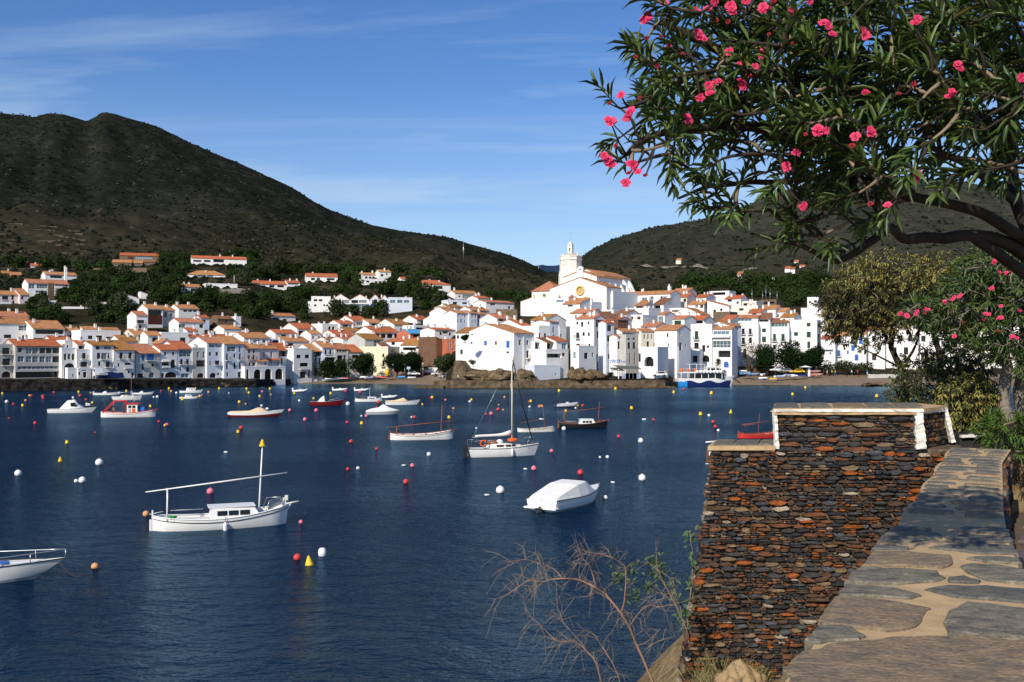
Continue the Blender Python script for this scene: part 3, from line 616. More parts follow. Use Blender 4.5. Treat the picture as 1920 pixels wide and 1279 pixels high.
for L in '''
1 -110 258 75 640 F - f g 47 2.5 7 1 | 40,110,125,110,b;45,295,130,115,b;30,515,155,118,ad;90,455,28,28 | light grey quay house with arched dark door at the left frame edge
1 262 1050 82 640 S 2 r g 47 2.5 9 2 | 300,115,75,75;445,110,98,105,g;555,110,100,105,g;680,110,92,95;788,110,95,95;900,105,112,100;300,255,110,100,g;445,255,98,105,g;555,255,100,105,g;680,255,92,105,g;788,255,95,105,g;900,255,112,105;300,425,700,55,g;268,520,770,118,o | wide glazed quay building with plain red roof and dark ground floor
1 1058 1310 135 640 F - f w 47 2.5 7 1 | 1095,210,45,112,a;1160,210,45,100,a;1230,210,45,112,a;1098,372,185,262,a | white quay house with three small arches above one big arch
1 1110 1290 5 130 F - f w 47 9 5 1 | 1145,65,30,45 | white roof tower set back above the house with three small arches
1 1160 1335 478 630 F - f w 47 1.2 3.5 0 | 1240,560,22,50 | small plain white flat-roofed hut against the house with three arches
1 1338 1560 485 636 F - f w 47 1.4 3.5 0 | 1425,525,58,92,d;1345,525,36,55;1400,488,80,15 | low white flat-roofed kiosk with dark door on the left quay
1 1312 1575 160 640 F - f w 47 2.5 7 0 | 1408,200,62,100,b;1380,350,112,90,b | narrow white quay house with one balcony and flowers on its terrace
1 1325 1520 55 160 M 10 r w 47 6 - 1 | 1345,75,150,70,o | orange-roofed terrace room set back above the narrow white quay house
1 1580 1945 72 640 S 25 c w 47 2.5 8 1 | 1640,82,60,60;1780,82,120,60,w;1660,200,60,100;1737,200,95,108,wb;1845,200,28,90;1680,345,45,80;1815,345,65,98,b;1600,520,30,60;1800,545,120,90,d | white quay house with full-width balconies behind the parked white truck
2 302 662 152 640 S 42 c w 47 2.5 - 1 | 402,195,58,105,b;557,190,58,108,b;375,375,30,60;495,370,100,85,B;545,500,30,55;392,535,80,95,d;602,535,44,98,d | white quay house with mustard tiled roof and white solid balcony
2 682 1092 207 640 S 102 p g 47 2.5 - 0 | 785,225,45,108,u;872,220,122,108,ub;785,390,38,98;950,385,44,52;1035,385,24,30;712,550,98,90,d;905,530,92,118,wa | grey stone-faced quay house with bright blue shutters under salmon tiles
2 1097 1392 148 640 S 92 r w 47 2.5 - 0 | 1165,190,38,55;1305,185,34,60;1130,355,118,64,c;1280,312,80,145,a;1182,525,200,120,ad;1117,545,48,98,d | white quay house with red tiles and a wide arched dark doorway
2 1396 1655 132 640 S 45 r b 47 2.5 - 0 | 1425,145,200,122,g;1440,305,50,92,b;1545,305,50,92,b;1435,440,25,75;1545,440,50,85;1455,550,140,106,w | bluish white quay house with glazed top floor and white garage door
3 10 255 132 640 F - f g 47 2.5 8 1 | 85,180,38,100,w;180,175,38,108,w;75,325,146,112;90,545,110,108,ad | grey quay house with roof terrace between two bluish white houses
3 258 545 32 640 S -40 p b 47 2.5 - 1 | 290,55,95,52,g;402,50,95,55,g;290,185,38,65;405,185,44,62;300,335,24,75;395,330,75,72,b;305,540,110,108,ad;430,540,35,40;485,550,20,25 | tall pale blue quay house with arched garage and six small windows
3 550 898 48 640 S -40 o b 47 2.5 - 1 | 600,85,146,92,g;805,95,30,85;585,210,35,112,b;710,215,34,66;805,210,34,108,b;585,365,35,112;715,362,34,112;805,362,34,112;590,530,30,75;785,525,52,112,d | tall bluish white quay house with tall black windows and wide glazed top window
3 905 1160 122 640 S 52 o p 47 4 - 1 | 960,135,34,75;1040,135,34,75;960,235,34,80,b;1040,235,34,80,b;970,365,35,55;1035,365,35,55 | pinkish quay house with paired shuttered windows behind the white arcade
3 1165 1468 128 640 S 80 o p 47 4 - 2 | 1215,180,38,102,w;1345,180,34,102,w | pinkish quay house with two tall white windows behind the white arcade
3 905 1600 452 655 F - f w 47 -0.6 3 0 | 930,480,46,170,a;1062,480,122,170,a;1247,470,116,180,a;1427,467,130,185,a | white arcade of four arches at the edge of the left quay
3 1100 1300 345 455 M 325 o p 47 1.5 - 0 | 1240,360,40,50,w | small pink terrace room with ochre tiles on top of the arcade
3 1305 1510 318 450 M 292 r w 47 1.3 - 0 | 1312,322,70,75,o;1395,340,112,95,o | red-roofed glazed terrace room on top of the arcade
3 1466 1765 152 640 S 72 r w 47 3.5 - 1 | 1490,165,218,95,o;1522,290,28,100;1655,285,64,102,n;1690,420,26,55,n | white house with wide dark loggia and brown shutters right of the arcade
4 -5 95 145 640 S 90 r w 47 4 - 1 | 15,285,58,100,n;45,420,25,55,n | narrow white strip house with brown shutters beside the cube house
4 98 410 142 632 F - f w 47 3 8 3 | 147,232,74,60;290,230,74,60;205,370,138,102,B;207,520,98,110,d;345,518,28,112,d | white cube house with two big black windows and a white balcony slab
4 415 588 172 632 S 78 o b 40 7 - 0 | 480,178,95,78,o;525,290,30,102 | narrow white house with tiled roof between the ivy column and green bay house
4 590 808 112 625 S 25 o b 38 9 - 1 | 630,148,34,80,b;710,148,34,80,b;628,272,182,112,c | white house with big green glazed bay over the creeper hedge
4 812 1035 137 618 S 58 p g 36 11 - 1 | 840,150,26,42;885,150,26,42;930,150,26,42;965,150,26,42;845,240,100,95,o;950,240,46,195,o;960,505,30,75,d | grey house with a row of four small windows under salmon eaves
4 1038 1285 185 600 M 168 r g 34 14 7 0 | 1100,230,90,60;1060,420,40,60 | low grey house with thin red roof edge behind the left beach tree
4 1215 1712 112 575 F - f y -18 20 9 0 | 1350,210,30,78;1615,215,34,56;1615,330,34,102,b | pale yellow flat-topped building behind the left beach
4 1712 1830 165 575 M 105 n c 35 24 8 0 | 1730,210,18,55;1760,210,18,55;1725,330,18,60 | beige side building joined to the right of the pale yellow building
B 1330 1588 828 1012 S 770 c w -16 34 11 2 | 1340,845,100,22,o;1440,838,55,18,o;1360,885,160,12,B;1345,905,150,30,o;1450,940,70,35,o;1530,850,45,18;1470,980,100,26,ad | white apartment block with long balconies and a bare brown gable wall
B 1592 1672 808 1010 D 770 n n 40 36 10 0 | | bare brown rendered gable wall of the white apartment block
B 1674 1738 792 960 F - f r 20 44 9 1 | 1682,800,8,70,w;1700,800,8,70,w;1715,800,14,20,w;1712,850,14,20,w | red and white striped apartment facade beside the brown gable wall
B 1738 1832 735 1000 S 690 c w -38 16 8 0 | 1772,862,18,35,v | tall white house with an ochre roof behind the cypress column
A -60 245 668 800 S 632 o w 42 40 - 3 | 30,750,55,26;140,680,80,40,w;165,755,35,40 | white house with long ochre tiled roof at the left frame edge, second row
A 0 218 615 700 S 590 p b 42 66 - 2 | | bluish house with long low salmon roof at the left frame edge
A 248 484 705 800 S 662 o w 42 36 - 1 | 265,712,215,34,o;255,776,70,24;372,776,40,24 | white house with full-width loggia under an ochre roof, second row
A 488 602 724 810 S 702 o w 42 40 - 1 | 515,755,72,26 | small white house with ochre roof and one wide window, second row
A 606 905 728 812 F - f w 42 32 8 1 | 660,757,34,27;720,757,46,46;795,766,100,38,g | wide flat white house with glazed right end, second row above the quay
A 622 760 712 760 M 696 o w 42 44 - 1 | 700,716,20,14 | white rooftop room with ochre tiles above the wide flat white house
A 768 900 722 770 M 704 o w 42 42 - 0 | 790,722,66,22,o | white rooftop loggia with thin tile edge above the wide flat white house
A 384 545 798 900 S 772 r w 42 18 - 1 | 400,806,60,18 | red-roofed house squeezed behind the three-arch quay house
A 905 1035 802 850 S 770 c w 42 22 - 1 | 985,818,25,20 | small house with mustard roof behind the mustard-roofed quay house
A 1000 1105 750 830 S 722 o c 42 36 - 2 | 1040,755,44,40,o | cream house with ochre tiles and a small loggia, second row
A 1108 1210 757 835 S 735 o w 42 30 - 1 | 1142,772,58,34,b | small white house with ochre tiles and dark balcony window, second row
A 1212 1412 742 820 F - f w 42 36 8 1 | 1350,772,42,40 | blank bright white flat house, second row behind the red-roofed quay house
A 1208 1292 812 860 G 780 o w 42 20 6 1 | 1225,818,60,24,o | tiny white gabled house behind the grey stone-faced quay house
A 1022 1106 606 712 S 580 p w 42 72 8 0 | 1030,640,52,26,b;1040,678,22,26 | bright white two-storey house with salmon roof above the second row
A 1106 1220 556 700 S 526 o w 42 84 9 2 | 1112,564,105,42,o;1110,605,108,70,n | tall white house with brown glazed top storey on the slope
A 1222 1312 568 690 S 545 o g 42 86 - 1 | 1232,580,18,40 | grey house with ochre tiles squeezed beside the tall brown-glazed house
A 1340 1492 556 620 S 520 o w 42 100 9 4 | 1376,564,28,16;1412,564,28,16;1448,564,28,16 | white house with four chimneys on an ochre roof on the slope
A 1340 1532 658 728 S 638 p w 42 62 8 2 | 1340,672,50,28,w;1496,672,28,28 | white house with square dark window and flat salmon roof on the slope
A 1500 1570 625 690 S 592 r b 42 80 7 1 | 1512,640,32,20 | small bluish house with red roof on the slope
A 1632 1750 632 690 S 615 n s 42 84 7 1 | 1690,640,14,20 | brown stone cottage with chimney on the left slope
A 1768 1808 622 664 F - f w 42 86 4 1 | | tiny white cube outbuilding beside the brown stone cottage
A 1680 1806 708 750 S 688 o w 42 60 8 1 | 1692,732,13,13;1716,732,13,13;1740,732,13,13;1764,732,13,13 | white house with a row of four tiny square windows
A 1404 1484 722 752 M 705 r w 42 48 - 1 | | white house with red roof strip behind the blank white house
A 1414 1512 768 812 M 752 r w 42 36 - 1 | | white house with thin red roof above the grey terrace house
A 1560 1736 778 812 S 757 r w 42 34 - 2 | | long red-roofed house with two chimneys behind the pale blue house
A 1780 1925 745 800 F - f w 42 44 8 2 | 1800,750,50,14,g;1880,768,30,16 | white terrace house with long pergola above the tall bluish house
A -60 142 450 536 S 422 o p 42 - 9 1 | 16,460,46,28;18,494,52,38,B;86,452,18,38;92,495,16,30 | pinkish villa with ochre roof at the left frame edge on the hillside
A 148 220 452 536 M 432 o p 42 - 8 0 | 158,462,18,24;185,500,20,24 | pinkish annex of the villa at the left frame edge
A 208 518 368 466 S 347 p w 38 - 10 2 | 216,372,44,32,wg;276,372,80,32,wg;414,370,94,32,gB;266,420,88,30,gB;415,418,90,26,oB | large white two-storey hillside villa with wide glass bays
A 362 408 372 466 F - f s 38 148 1.2 0 | | dark stone pier in the middle of the large white hillside villa
A 340 576 302 352 S 280 o w 38 - 8 2 | 376,306,92,20,o | white upper villa with tall chimney tower above the glass-bay villa
A 486 504 252 330 F - f w 38 166 1.2 1 | | tall white chimney tower on the upper villa
A 370 424 502 552 F - f w 30 - 5 0 | | small white cube hut below the large hillside villa
A 446 680 549 566 F - f w 20 - 3 1 | | long low white wall building among the trees on the left slope
A 746 826 514 532 F - f w 20 - 4 1 | | low white house with small chimney among the dark trees
A 896 1190 158 192 S 131 r s 15 - 10 0 | 960,164,40,22,n;1010,164,130,22,g | long stone villa with red roof high on the hillside
A 840 986 208 250 S 188 o s 15 - 9 0 | 860,226,56,22,g | stone house with pale tiled roof and blue window below the long stone villa
A 974 1070 212 250 S 195 o s 15 - 9 0 | 986,224,20,24,n;1004,224,20,24,w;1028,226,26,22,w | stone house with white door panels between two stone houses high on the hillside
A 1074 1164 206 250 S 184 n s 15 - 9 0 | 1096,218,18,20,w | stone house with one white window at the right of the stone group
A 1436 1850 182 218 S 150 r w 20 - 10 3 | 1450,190,60,22,o;1530,190,50,16,o;1600,184,80,24,o;1720,170,70,20,o | wide white villa with bright red roof at the edge of the pine wood
A 1408 1690 302 338 H 268 o w 20 - 11 3 | 1480,304,60,26,g;1560,304,40,22,g | white villa with hipped tan roof and three chimneys among pines
A 1376 1508 394 452 S 375 o w 30 - 8 2 | 1386,406,20,22;1430,404,40,22 | white cottage with thin tan roof beside the slope road
A 1540 1780 374 418 F - f w 25 - 9 2 | 1600,384,20,20;1700,386,20,14 | long flat-roofed white villa on the slope below the hipped villa
A 1782 1840 412 446 F - f w 30 - 5 0 | 1800,420,14,14 | small white cube garage on the slope road
A 944 1044 478 526 D 448 w w 30 - 8 0 | 960,488,40,16 | white modern house with a slanting roof in the trees
A 1054 1106 445 500 D 428 w w 30 - 6 0 | | small white slanting-roofed block right of the slanting modern house
A 12 106 292 318 S 275 c o 30 - 8 1 | 60,298,14,14 | yellow ochre house with tan roof high at the left edge
A 80 160 302 322 S 280 o o 30 - 8 0 | | ochre house beside the yellow house high at the left edge
A 232 312 234 268 S 220 r w 30 - 7 1 | 262,240,18,22,n | tiny white house with red roof and brown door high in the trees
B 222 470 372 412 S 335 r w 25 - 10 2 | 250,380,60,18,o;340,378,40,18,o;400,380,50,16 | white villa with long orange-red roof and three chimneys on the slope
B 474 570 362 402 S 322 r w 25 - 9 2 | 480,364,76,24,gB | white villa wing with orange-red roof and balcony on the slope
B 615 852 316 360 S 278 r w 15 - 11 1 | 652,324,30,18;696,324,24,18;770,326,60,16,o | white hillside house with big plain salmon-red roof standing alone
B 1040 1222 338 380 F - f w 25 - 8 0 | 1066,345,24,14;1130,350,22,20;1160,350,22,20;1190,350,20,20 | lower white wing of the arcaded villa in the pines
B 1034 1144 302 340 S 280 o w 25 - 7 2 | 1058,312,20,20,a;1086,312,20,20,a;1112,312,20,20,a | white arcaded villa with tan roof in the pines
B 1164 1252 280 340 S 266 o w 25 - 7 1 | 1176,296,20,18 | white upper block of the arcaded villa in the pines
B 1330 1366 332 356 S 320 r w 25 - 6 0 | | tiny white house with orange roof beside the dark cypresses
B 1456 1700 374 430 H 340 r w 25 - 11 2 | 1470,386,60,26,oB;1570,384,70,24 | white villa with hipped orange-red roof on the slope above the church end
B 1732 1902 442 490 S 425 o w 30 - 8 2 | 1790,452,80,30,g | white villa with green glass front left of the church
B 630 802 508 585 F - f w 12 - 9 0 | 765,522,16,16,a | white lower block of the long hillside hotel
B 656 800 470 508 F - f w 12 128 8 0 | 672,484,28,20;710,484,28,20 | flat upper left block of the long hillside hotel
B 802 944 490 586 G 446 r w 12 119 9 1 | 812,484,66,32,o;884,484,56,32,w;806,520,136,34,g;830,560,60,24,u | white gabled hotel unit with blue balcony rail, first in the hotel row
B 946 1092 490 586 G 448 r w 12 120 9 1 | 956,478,50,36,o;1012,478,60,34,w;950,520,140,34,g | second white gabled hotel unit with blue balcony rail
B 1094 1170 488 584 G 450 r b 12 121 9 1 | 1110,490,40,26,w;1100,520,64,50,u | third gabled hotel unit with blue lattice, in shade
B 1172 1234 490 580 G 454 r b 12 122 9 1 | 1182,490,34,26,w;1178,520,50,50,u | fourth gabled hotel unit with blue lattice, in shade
B 1236 1412 478 560 F - f b 12 124 7 1 | 1246,490,40,24,w;1300,490,40,24,w;1350,490,40,24,w | flat right end of the long hillside hotel
B 352 536 612 658 S 596 o w 42 - 8 1 | 370,622,40,20;440,632,32,22 | white house with tan roof below the scrubby slope
B 550 690 706 792 S 668 r w 42 66 12 1 | 560,722,36,32;630,720,28,34 | white house with orange-red roof and two dark square windows on the slope
B 386 546 742 780 S 720 r w 42 56 8 1 | 430,748,34,16 | low white house with red roof left of the two-window white house
B 738 862 676 725 F - f w 42 76 8 2 | 782,688,20,28,a;810,688,20,28,a | white house with two small arches on the slope
B 868 986 670 708 S 652 r w 42 80 9 1 | 890,676,40,16 | white house with thin red roof behind the two-arch house
B 966 1080 646 704 S 618 r w 42 92 11 2 | 994,655,48,26,g;1052,656,14,26 | white house with orange-red roof and grey glazed window on the slope
B 1086 1192 662 700 S 642 o w 42 92 8 1 | 1110,668,30,14 | small white house with tan roof beside the glazed-window house
B 1276 1392 676 722 S 644 c w 42 82 12 1 | 1322,700,12,18 | white house with mustard roof standing clear on the slope
B 1446 1542 640 682 S 612 r w 42 102 10 1 | 1476,646,40,18 | white house with red roof over a dark base, far end of the slope
B 1602 1716 636 685 S 615 p w 42 98 9 1 | 1610,650,30,20;1660,650,30,14 | white house with salmon roof beside the red-roofed far house
B 1130 1322 736 800 S 700 r w 42 62 13 4 | 1130,744,38,32;1178,744,34,32;1224,744,40,32;1278,744,38,32 | white house with bright red roof and four big dark windows
B 918 1032 726 780 S 703 c w 42 66 8 1 | 976,730,20,20;1004,730,20,20 | house with ochre roof behind the bright red roof's left end
B 840 986 758 810 S 712 r w 42 54 11 2 | 850,764,30,14 | white house with large salmon-red roof on the middle slope
B 1058 1196 786 852 S 756 c g 42 34 11 1 | 1124,790,48,48,g | grey-walled house with mustard roof behind the pale yellow building
B 892 1000 784 830 S 772 r w 42 40 8 2 | 930,790,24,20 | white house with thin red roof behind the four-small-window house
B 1644 1816 672 730 S 655 p w -38 80 9 2 | 1680,690,30,16;1740,690,30,16 | white house with salmon roof at the foot of the apartment slope
B 1580 1742 716 760 S 705 r w 42 56 8 2 | 1640,722,40,20 | white house with red roof left of the church slope
B 1204 1388 802 850 S 784 r w -30 42 9 2 | 1256,806,26,22 | white house with red roof left of the apartment block
B 1394 1522 742 790 S 712 u r 42 62 8 2 | 1420,750,40,18 | brick-red house whose roof is under bright blue tarpaulin
B 1424 1640 690 735 F - f w 42 74 7 2 | 1440,696,60,18,o | white terrace house behind the blue tarpaulin roof
B 462 640 802 850 S 772 o w 42 36 9 2 | 480,815,40,18 | house with wide ochre roof behind the white cube house
B 352 440 790 830 F - f b 42 32 7 1 | 366,790,66,24,o | grey-blue house with dark window strip left of the cube house
B 150 342 775 830 S 733 o w 42 36 10 2 | 220,792,50,20,g;290,790,40,20 | house with large orange-tan roof behind the arcade
B 650 730 745 790 S 720 o w 42 56 7 2 | | small ochre-roofed house right of the two-window white house
B 770 900 790 835 S 775 n w 42 46 7 3 | 800,795,30,14 | white house with brown roof edge and three chimneys, middle slope
G -10 112 300 470 S 258 o w 42 74 10 1 | 20,320,12,40;60,320,14,40 | left wing of the white terraced flats with tan roofs
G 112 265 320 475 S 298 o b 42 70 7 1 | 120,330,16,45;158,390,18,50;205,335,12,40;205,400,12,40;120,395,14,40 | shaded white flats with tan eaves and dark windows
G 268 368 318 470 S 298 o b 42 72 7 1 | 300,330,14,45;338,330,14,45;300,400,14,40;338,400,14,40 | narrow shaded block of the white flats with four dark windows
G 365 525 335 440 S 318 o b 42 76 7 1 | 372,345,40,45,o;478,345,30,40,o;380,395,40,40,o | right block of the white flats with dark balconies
G 300 520 288 330 S 250 o w 42 86 8 2 | 330,290,36,22,o;420,288,30,24,o;460,288,20,24,o | upper storey of the white flats under a bright tan roof
G 20 200 245 300 S 218 c w 42 90 9 1 | 95,258,12,26 | top left unit of the white flats with golden tan roof
G 375 525 130 185 S 108 r w 35 122 8 2 | 420,155,50,28,o | small white house with red roof below the green glass villa
G 480 835 188 290 S 168 p w 40 112 8 1 | 535,188,60,36,w;760,228,26,36;822,244,24,28 | long low white house with salmon roof left of the church
G 0 285 165 215 F - f b 25 118 7 1 | 60,175,60,30,o;180,180,60,24 | long grey-blue flat building among trees left of the church
G 620 830 388 440 S 340 p w 42 62 9 2 | 640,395,60,24 | house with broad salmon roof left of the church foot
G 870 960 442 520 S 412 o w 42 42 8 2 | 880,450,30,35;915,450,30,30 | small white house with tan roof behind the big white house
G 1045 1235 402 520 S 348 c w -42 46 10 1 | 1090,410,18,20;1165,412,20,18;1165,455,28,40 | white house with golden brown roof between church and big white house
G 985 1110 505 600 M 490 r w 42 24 6 1 | 1030,512,50,12 | small white house with thin red roof beside the big white house
G 1145 1290 495 680 F - f w 42 16 8 0 | 1145,570,24,80;1212,572,28,70,b;1165,455,28,40 | shaded white house with terrace right of the big white house
G 1285 1400 432 640 S 415 o b 42 26 8 1 | 1320,490,20,78;1325,590,20,25 | narrow blue-grey house with one tall black window
G 1405 1492 500 650 F - f w 42 28 7 1 | 1418,580,20,42;1430,470,14,25 | narrow cream white house beside the blue-grey house
G 1095 1245 690 830 F - f w 42 10 5 0 | 1100,690,85,100,o;1150,735,40,50 | white terrace block with dark loggia right of the big white house
G 1240 1520 790 1000 F - f w 42 6 7 0 | 1250,830,180,50,o;1440,820,36,40 | white terraced house with wooden slats under its balcony
G 1245 1370 690 800 M 668 n w 42 9 4 0 | 1250,700,110,82,o | dark loggia room with grey roof on the terraced white house
G 1365 1510 675 790 M 655 r w 42 10 4 0 | 1435,700,58,82,g | small white room with red roof and blue window on the terrace
G 1090 1415 990 1150 F - f b 38 3 4 0 | 1350,1075,14,30 | blank bluish white retaining house with a sloping stair wall
T 0 216 432 1060 S 392 p w -40 18 >358 3 | 5,470,22,34;60,470,26,60;140,465,20,36;78,595,26,44;142,597,22,44;0,598,38,70,b;62,732,10,14;84,732,10,14;104,732,10,14;148,735,24,30;0,735,44,32;238,445,84,90,R;250,585,62,84,R;262,725,42,72,R;245,860,24,84,Rd;300,862,14,48,R | big white corner house with salmon roof and large windows on its shaded side
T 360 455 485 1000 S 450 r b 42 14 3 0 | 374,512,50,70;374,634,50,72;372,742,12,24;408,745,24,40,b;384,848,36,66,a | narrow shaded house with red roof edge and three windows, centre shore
T -65 34 772 1050 F - f w -42 5 >245 0 | -35,830,30,80,w;98,842,46,72,R;192,840,18,50,R | white cube house on the rocks with a shaded right side
T 495 600 650 1110 S 500 o w 42 12 3 0 | 500,706,54,90;480,835,20,55,a;540,832,20,60;540,945,40,40 | shaded house with big dark window under a broad orange roof
T 600 745 640 1120 F - f g 38 11 3 0 | 620,718,32,76;680,715,32,78;620,665,30,22;680,660,28,26;636,845,14,130;696,845,14,130;560,600,20,30 | grey plastered house with tall paired windows by the cafe canopy
T 552 780 590 660 S 552 o w 42 18 5 1 | 560,600,120,40,w | shaded top floor under the broad orange roof by the cafe
T 785 940 585 800 S 552 o c 30 20 4 0 | 812,620,16,56;856,620,16,56;900,620,14,56;848,705,30,78,d;930,730,18,44 | cream house with three slit windows under an ochre roof
T 750 978 788 1130 F - f w -30 7 8 0 | 752,850,24,100;820,885,110,120,ao;700,930,14,60 | bright white house with a pointed arch opening by the ferry
T 945 1212 572 1120 S 510 o w -38 17 >1375 0 | 1088,606,20,48,v;1098,730,18,48,w;1242,600,16,42,R;1236,720,36,92,R;1312,735,12,42,R | bright white house with orange-brown roof and a grey gabled right side
T 978 1375 792 1120 F - f b -12 19 7 0 | 1166,920,24,78,d;1274,915,32,50;1042,1005,60,110,d;1150,1015,60,60,d | pale lilac-blue low building behind the ferry stern
T 780 960 530 620 S 492 p w -38 30 8 1 | 830,540,20,20 | white house with salmon roof and small stone chimney behind the cream house
T 1070 1300 438 530 S 408 p w -38 40 8 2 | 1076,460,34,48,v;1180,455,80,55,v | white house with green doors on a roof terrace
T 1322 1530 448 540 S 400 r w -38 38 8 1 | 1340,456,180,34,o | white house with red roof over a long shaded terrace
T 980 1064 385 520 S 360 o w -38 46 7 0 | 985,405,60,78,w | small white house with shutters closed under an orange roof edge
T 1145 1490 380 480 G 298 o w -30 52 10 0 | 1300,395,14,20 | wide bright white gabled house above the ferry
T 620 800 402 470 F - f w -38 48 9 1 | 632,408,56,36,n;734,408,40,34,n | white house with two red-brown shuttered openings
T 620 870 320 420 F - f w -38 58 8 2 | 628,320,26,26;700,370,90,14 | white terraced house with flower pots below the church's right corner
T 450 605 385 470 S 325 n w -38 48 9 1 | 480,400,60,30 | white house with dark brown tiled roof below the church's right corner
T 300 450 342 430 F - f w -38 54 8 1 | 330,345,90,45,o | white house with a yellow awning below the church's right corner
T 360 505 450 500 S 420 r w -38 36 8 2 | 470,460,20,20 | white house with orange roof behind the tall shaded corner house
T 500 625 450 560 M 420 n n 42 36 8 0 | | small dark brown wall of a roofless house in the town centre
T -70 170 365 420 S 330 p w -38 46 8 2 | 80,370,40,18 | white house with salmon tiles below the church rose window
T 500 1130 145 290 S 115 o w -34 92 9 3 | 540,165,16,45;570,165,36,50,w;630,180,20,25;790,180,60,42,w;890,165,40,40,w;1012,165,26,44;1042,165,46,44,g | long white terrace of houses under an old tiled roof, top of town
T 700 830 275 330 M 252 o w -34 74 6 1 | 720,285,90,20 | white house with tan roof edge in the upper town
T 920 1050 262 340 M 250 n w -34 70 7 0 | 930,272,80,50,o | white house with dark brown loggia in the upper town
T 1060 1290 320 380 F - f w -34 64 7 0 | 1100,290,120,30,o;1150,330,80,20 | white house with slanting pergola beams in the upper town
T 1150 1345 110 160 S 55 p c -34 96 8 3 | 1160,122,50,16;1240,122,60,16 | pink-roofed house with twin chimneys at the skyline of the town
T 1185 1330 175 240 S 138 r c -34 84 9 2 | 1190,182,40,24 | cream house with orange-red roof below the twin-chimney house
T 1100 1130 60 180 F - f w -34 88 1.4 1 | | slender white chimney tower in the upper town
T 1440 1560 180 235 S 152 r w -34 86 8 1 | 1400,190,40,30,g | white house with red roof in the upper town right of the twin-chimney house
T 1340 1535 262 330 S 235 o w -34 70 8 1 | 1430,268,30,34,w;1490,268,36,36,n | white house with tan roof and a pale blue door, upper town
T -250 -90 200 260 F - f w -38 60 6 0 | -240,208,90,30,w | low white building with a pale window row beside the cypress under the church
T 40 190 245 320 F - f w -38 58 6 1 | 50,252,60,30,w;135,255,30,26 | white flat building with slim posts under the church front
T -160 45 255 330 M 235 o w -38 54 6 1 | -100,268,60,20 | white house with thin tan roof edge under the church front
E 455 548 438 480 S 420 r w -34 92 8 1 | 470,444,40,16 | small white house with red roof edge at the top right of town
E 556 692 398 470 F - f w -34 96 7 0 | 575,392,90,26,o | white house with an open frame pergola on its roof
E 660 772 445 500 S 428 r w -34 84 8 2 | 680,450,30,14 | white house with bright red roof below the roof-frame house
E 772 880 468 520 F - f c -34 82 8 2 | 790,475,30,18 | cream flat-roofed house in the upper right town
E 902 1018 458 500 F - f s -34 92 8 0 | 915,465,90,14,o | brownish flat building with four tall masts on its roof
E 540 690 500 570 D 455 o w -34 66 8 0 | 640,475,16,18 | white house with one long slanting roof line
E 400 525 484 530 S 466 o w -34 74 8 1 | 430,490,30,18 | white house with thin ochre roof beside the slanting house
E 580 696 542 610 F - f s -34 50 7 0 | | bare tan stone house wall in the right town
E 696 890 500 560 F - f c -34 62 8 2 | 760,510,30,16;830,520,24,18 | cream terrace house above the right waterfront
E 822 912 542 580 S 520 r w -34 50 8 1 | 850,548,30,14 | white house with orange-red roof above the right waterfront
E 912 1012 516 575 S 497 o w -34 54 8 1 | 945,540,42,30,g | white house with tan roof and a pale glass door above the right waterfront
E 1016 1086 534 580 S 516 o w -34 54 7 0 | | small white house with thin orange roof above the right waterfront
E 1046 1140 572 620 S 540 c w -34 44 8 2 | | house with ochre roof and two chimneys above the right waterfront
E 612 692 610 640 M 582 r w -34 34 8 0 | | white house with a slanting bright red roof
E 425 572 628 905 F - f w -25 12 8 1 | 453,668,24,58,vb;450,748,30,50,b;505,765,20,46;536,768,16,16;504,835,50,46,a | white house with green doors on balconies above a round-arched window
E 426 486 800 905 F - f w -25 8 4 0 | 440,838,32,46 | small white block with one big square window behind the ferry
E 576 710 655 920 S 638 o w -25 9 8 1 | 580,668,112,40,gB;576,735,126,48,g;616,803,84,46,o;654,878,34,42,au | white modern house with stacked glass balconies beside the beach road
E 700 775 632 890 S 612 o b 42 22 9 1 | 715,780,10,12 | shaded bluish side house behind the stacked-balcony house
E 742 894 628 892 F - f w -24 40 9 0 | 778,650,20,40,b;828,650,18,40,b;778,712,22,46,b;828,712,20,40;790,790,20,60,d | white waterfront house with paired balcony doors left of the round trees
E 722 890 578 630 S 560 p w -24 43 7 0 | 745,576,102,24,g | glazed white rooftop storey with salmon roof
E 896 976 612 882 F - f w -24 41 8 0 | 918,650,28,26,v;918,706,28,40,v;930,780,24,40,v | narrow white waterfront house with green shutters
E 896 972 584 612 M 566 n w -24 43 6 0 | 898,590,66,24,o | dark rooftop loggia on the narrow green-shuttered house
E 978 1105 645 882 F - f w -24 41 8 0 | 995,687,20,50,vb;1053,687,22,50,vb;995,762,20,32,v | white waterfront house with green doors on one long balcony
E 980 1104 608 648 S 576 n p -24 43 8 0 | 985,612,110,30,w | pinkish top storey under a broad brown roof
E 1107 1300 598 884 F - f w -24 42 10 0 | 1140,675,28,26,v;1228,610,26,26,v;1228,672,28,40,v;1142,740,28,30,v;1232,740,20,46,v;1305,620,12,22,R;1305,690,12,24,R;1305,745,12,26,R | tall plain white block with green shutters right of the round trees
E 1188 1392 514 600 F - f w -24 62 9 1 | | blank white house rising behind the tall white block
E 1232 1308 440 510 F - f w -24 90 7 0 | | white house at the edge of the right-hand wood
E 1328 1425 722 884 S 702 r w -24 38 8 0 | 1340,780,60,12,B;1385,815,12,14 | white house with red roof edge behind the beach shrubs
E 1428 1560 700 884 S 670 o w -24 40 8 1 | 1440,800,20,42,ub;1506,803,13,24,u | white house with small blue shutters behind the near tree
E 1520 1640 690 884 S 652 o w -24 36 8 1 | 1535,710,26,46,u;1590,708,24,50,u;1536,765,24,40,u;1560,830,26,42,u | white house with bright blue shutters, seen through the near tree's branches
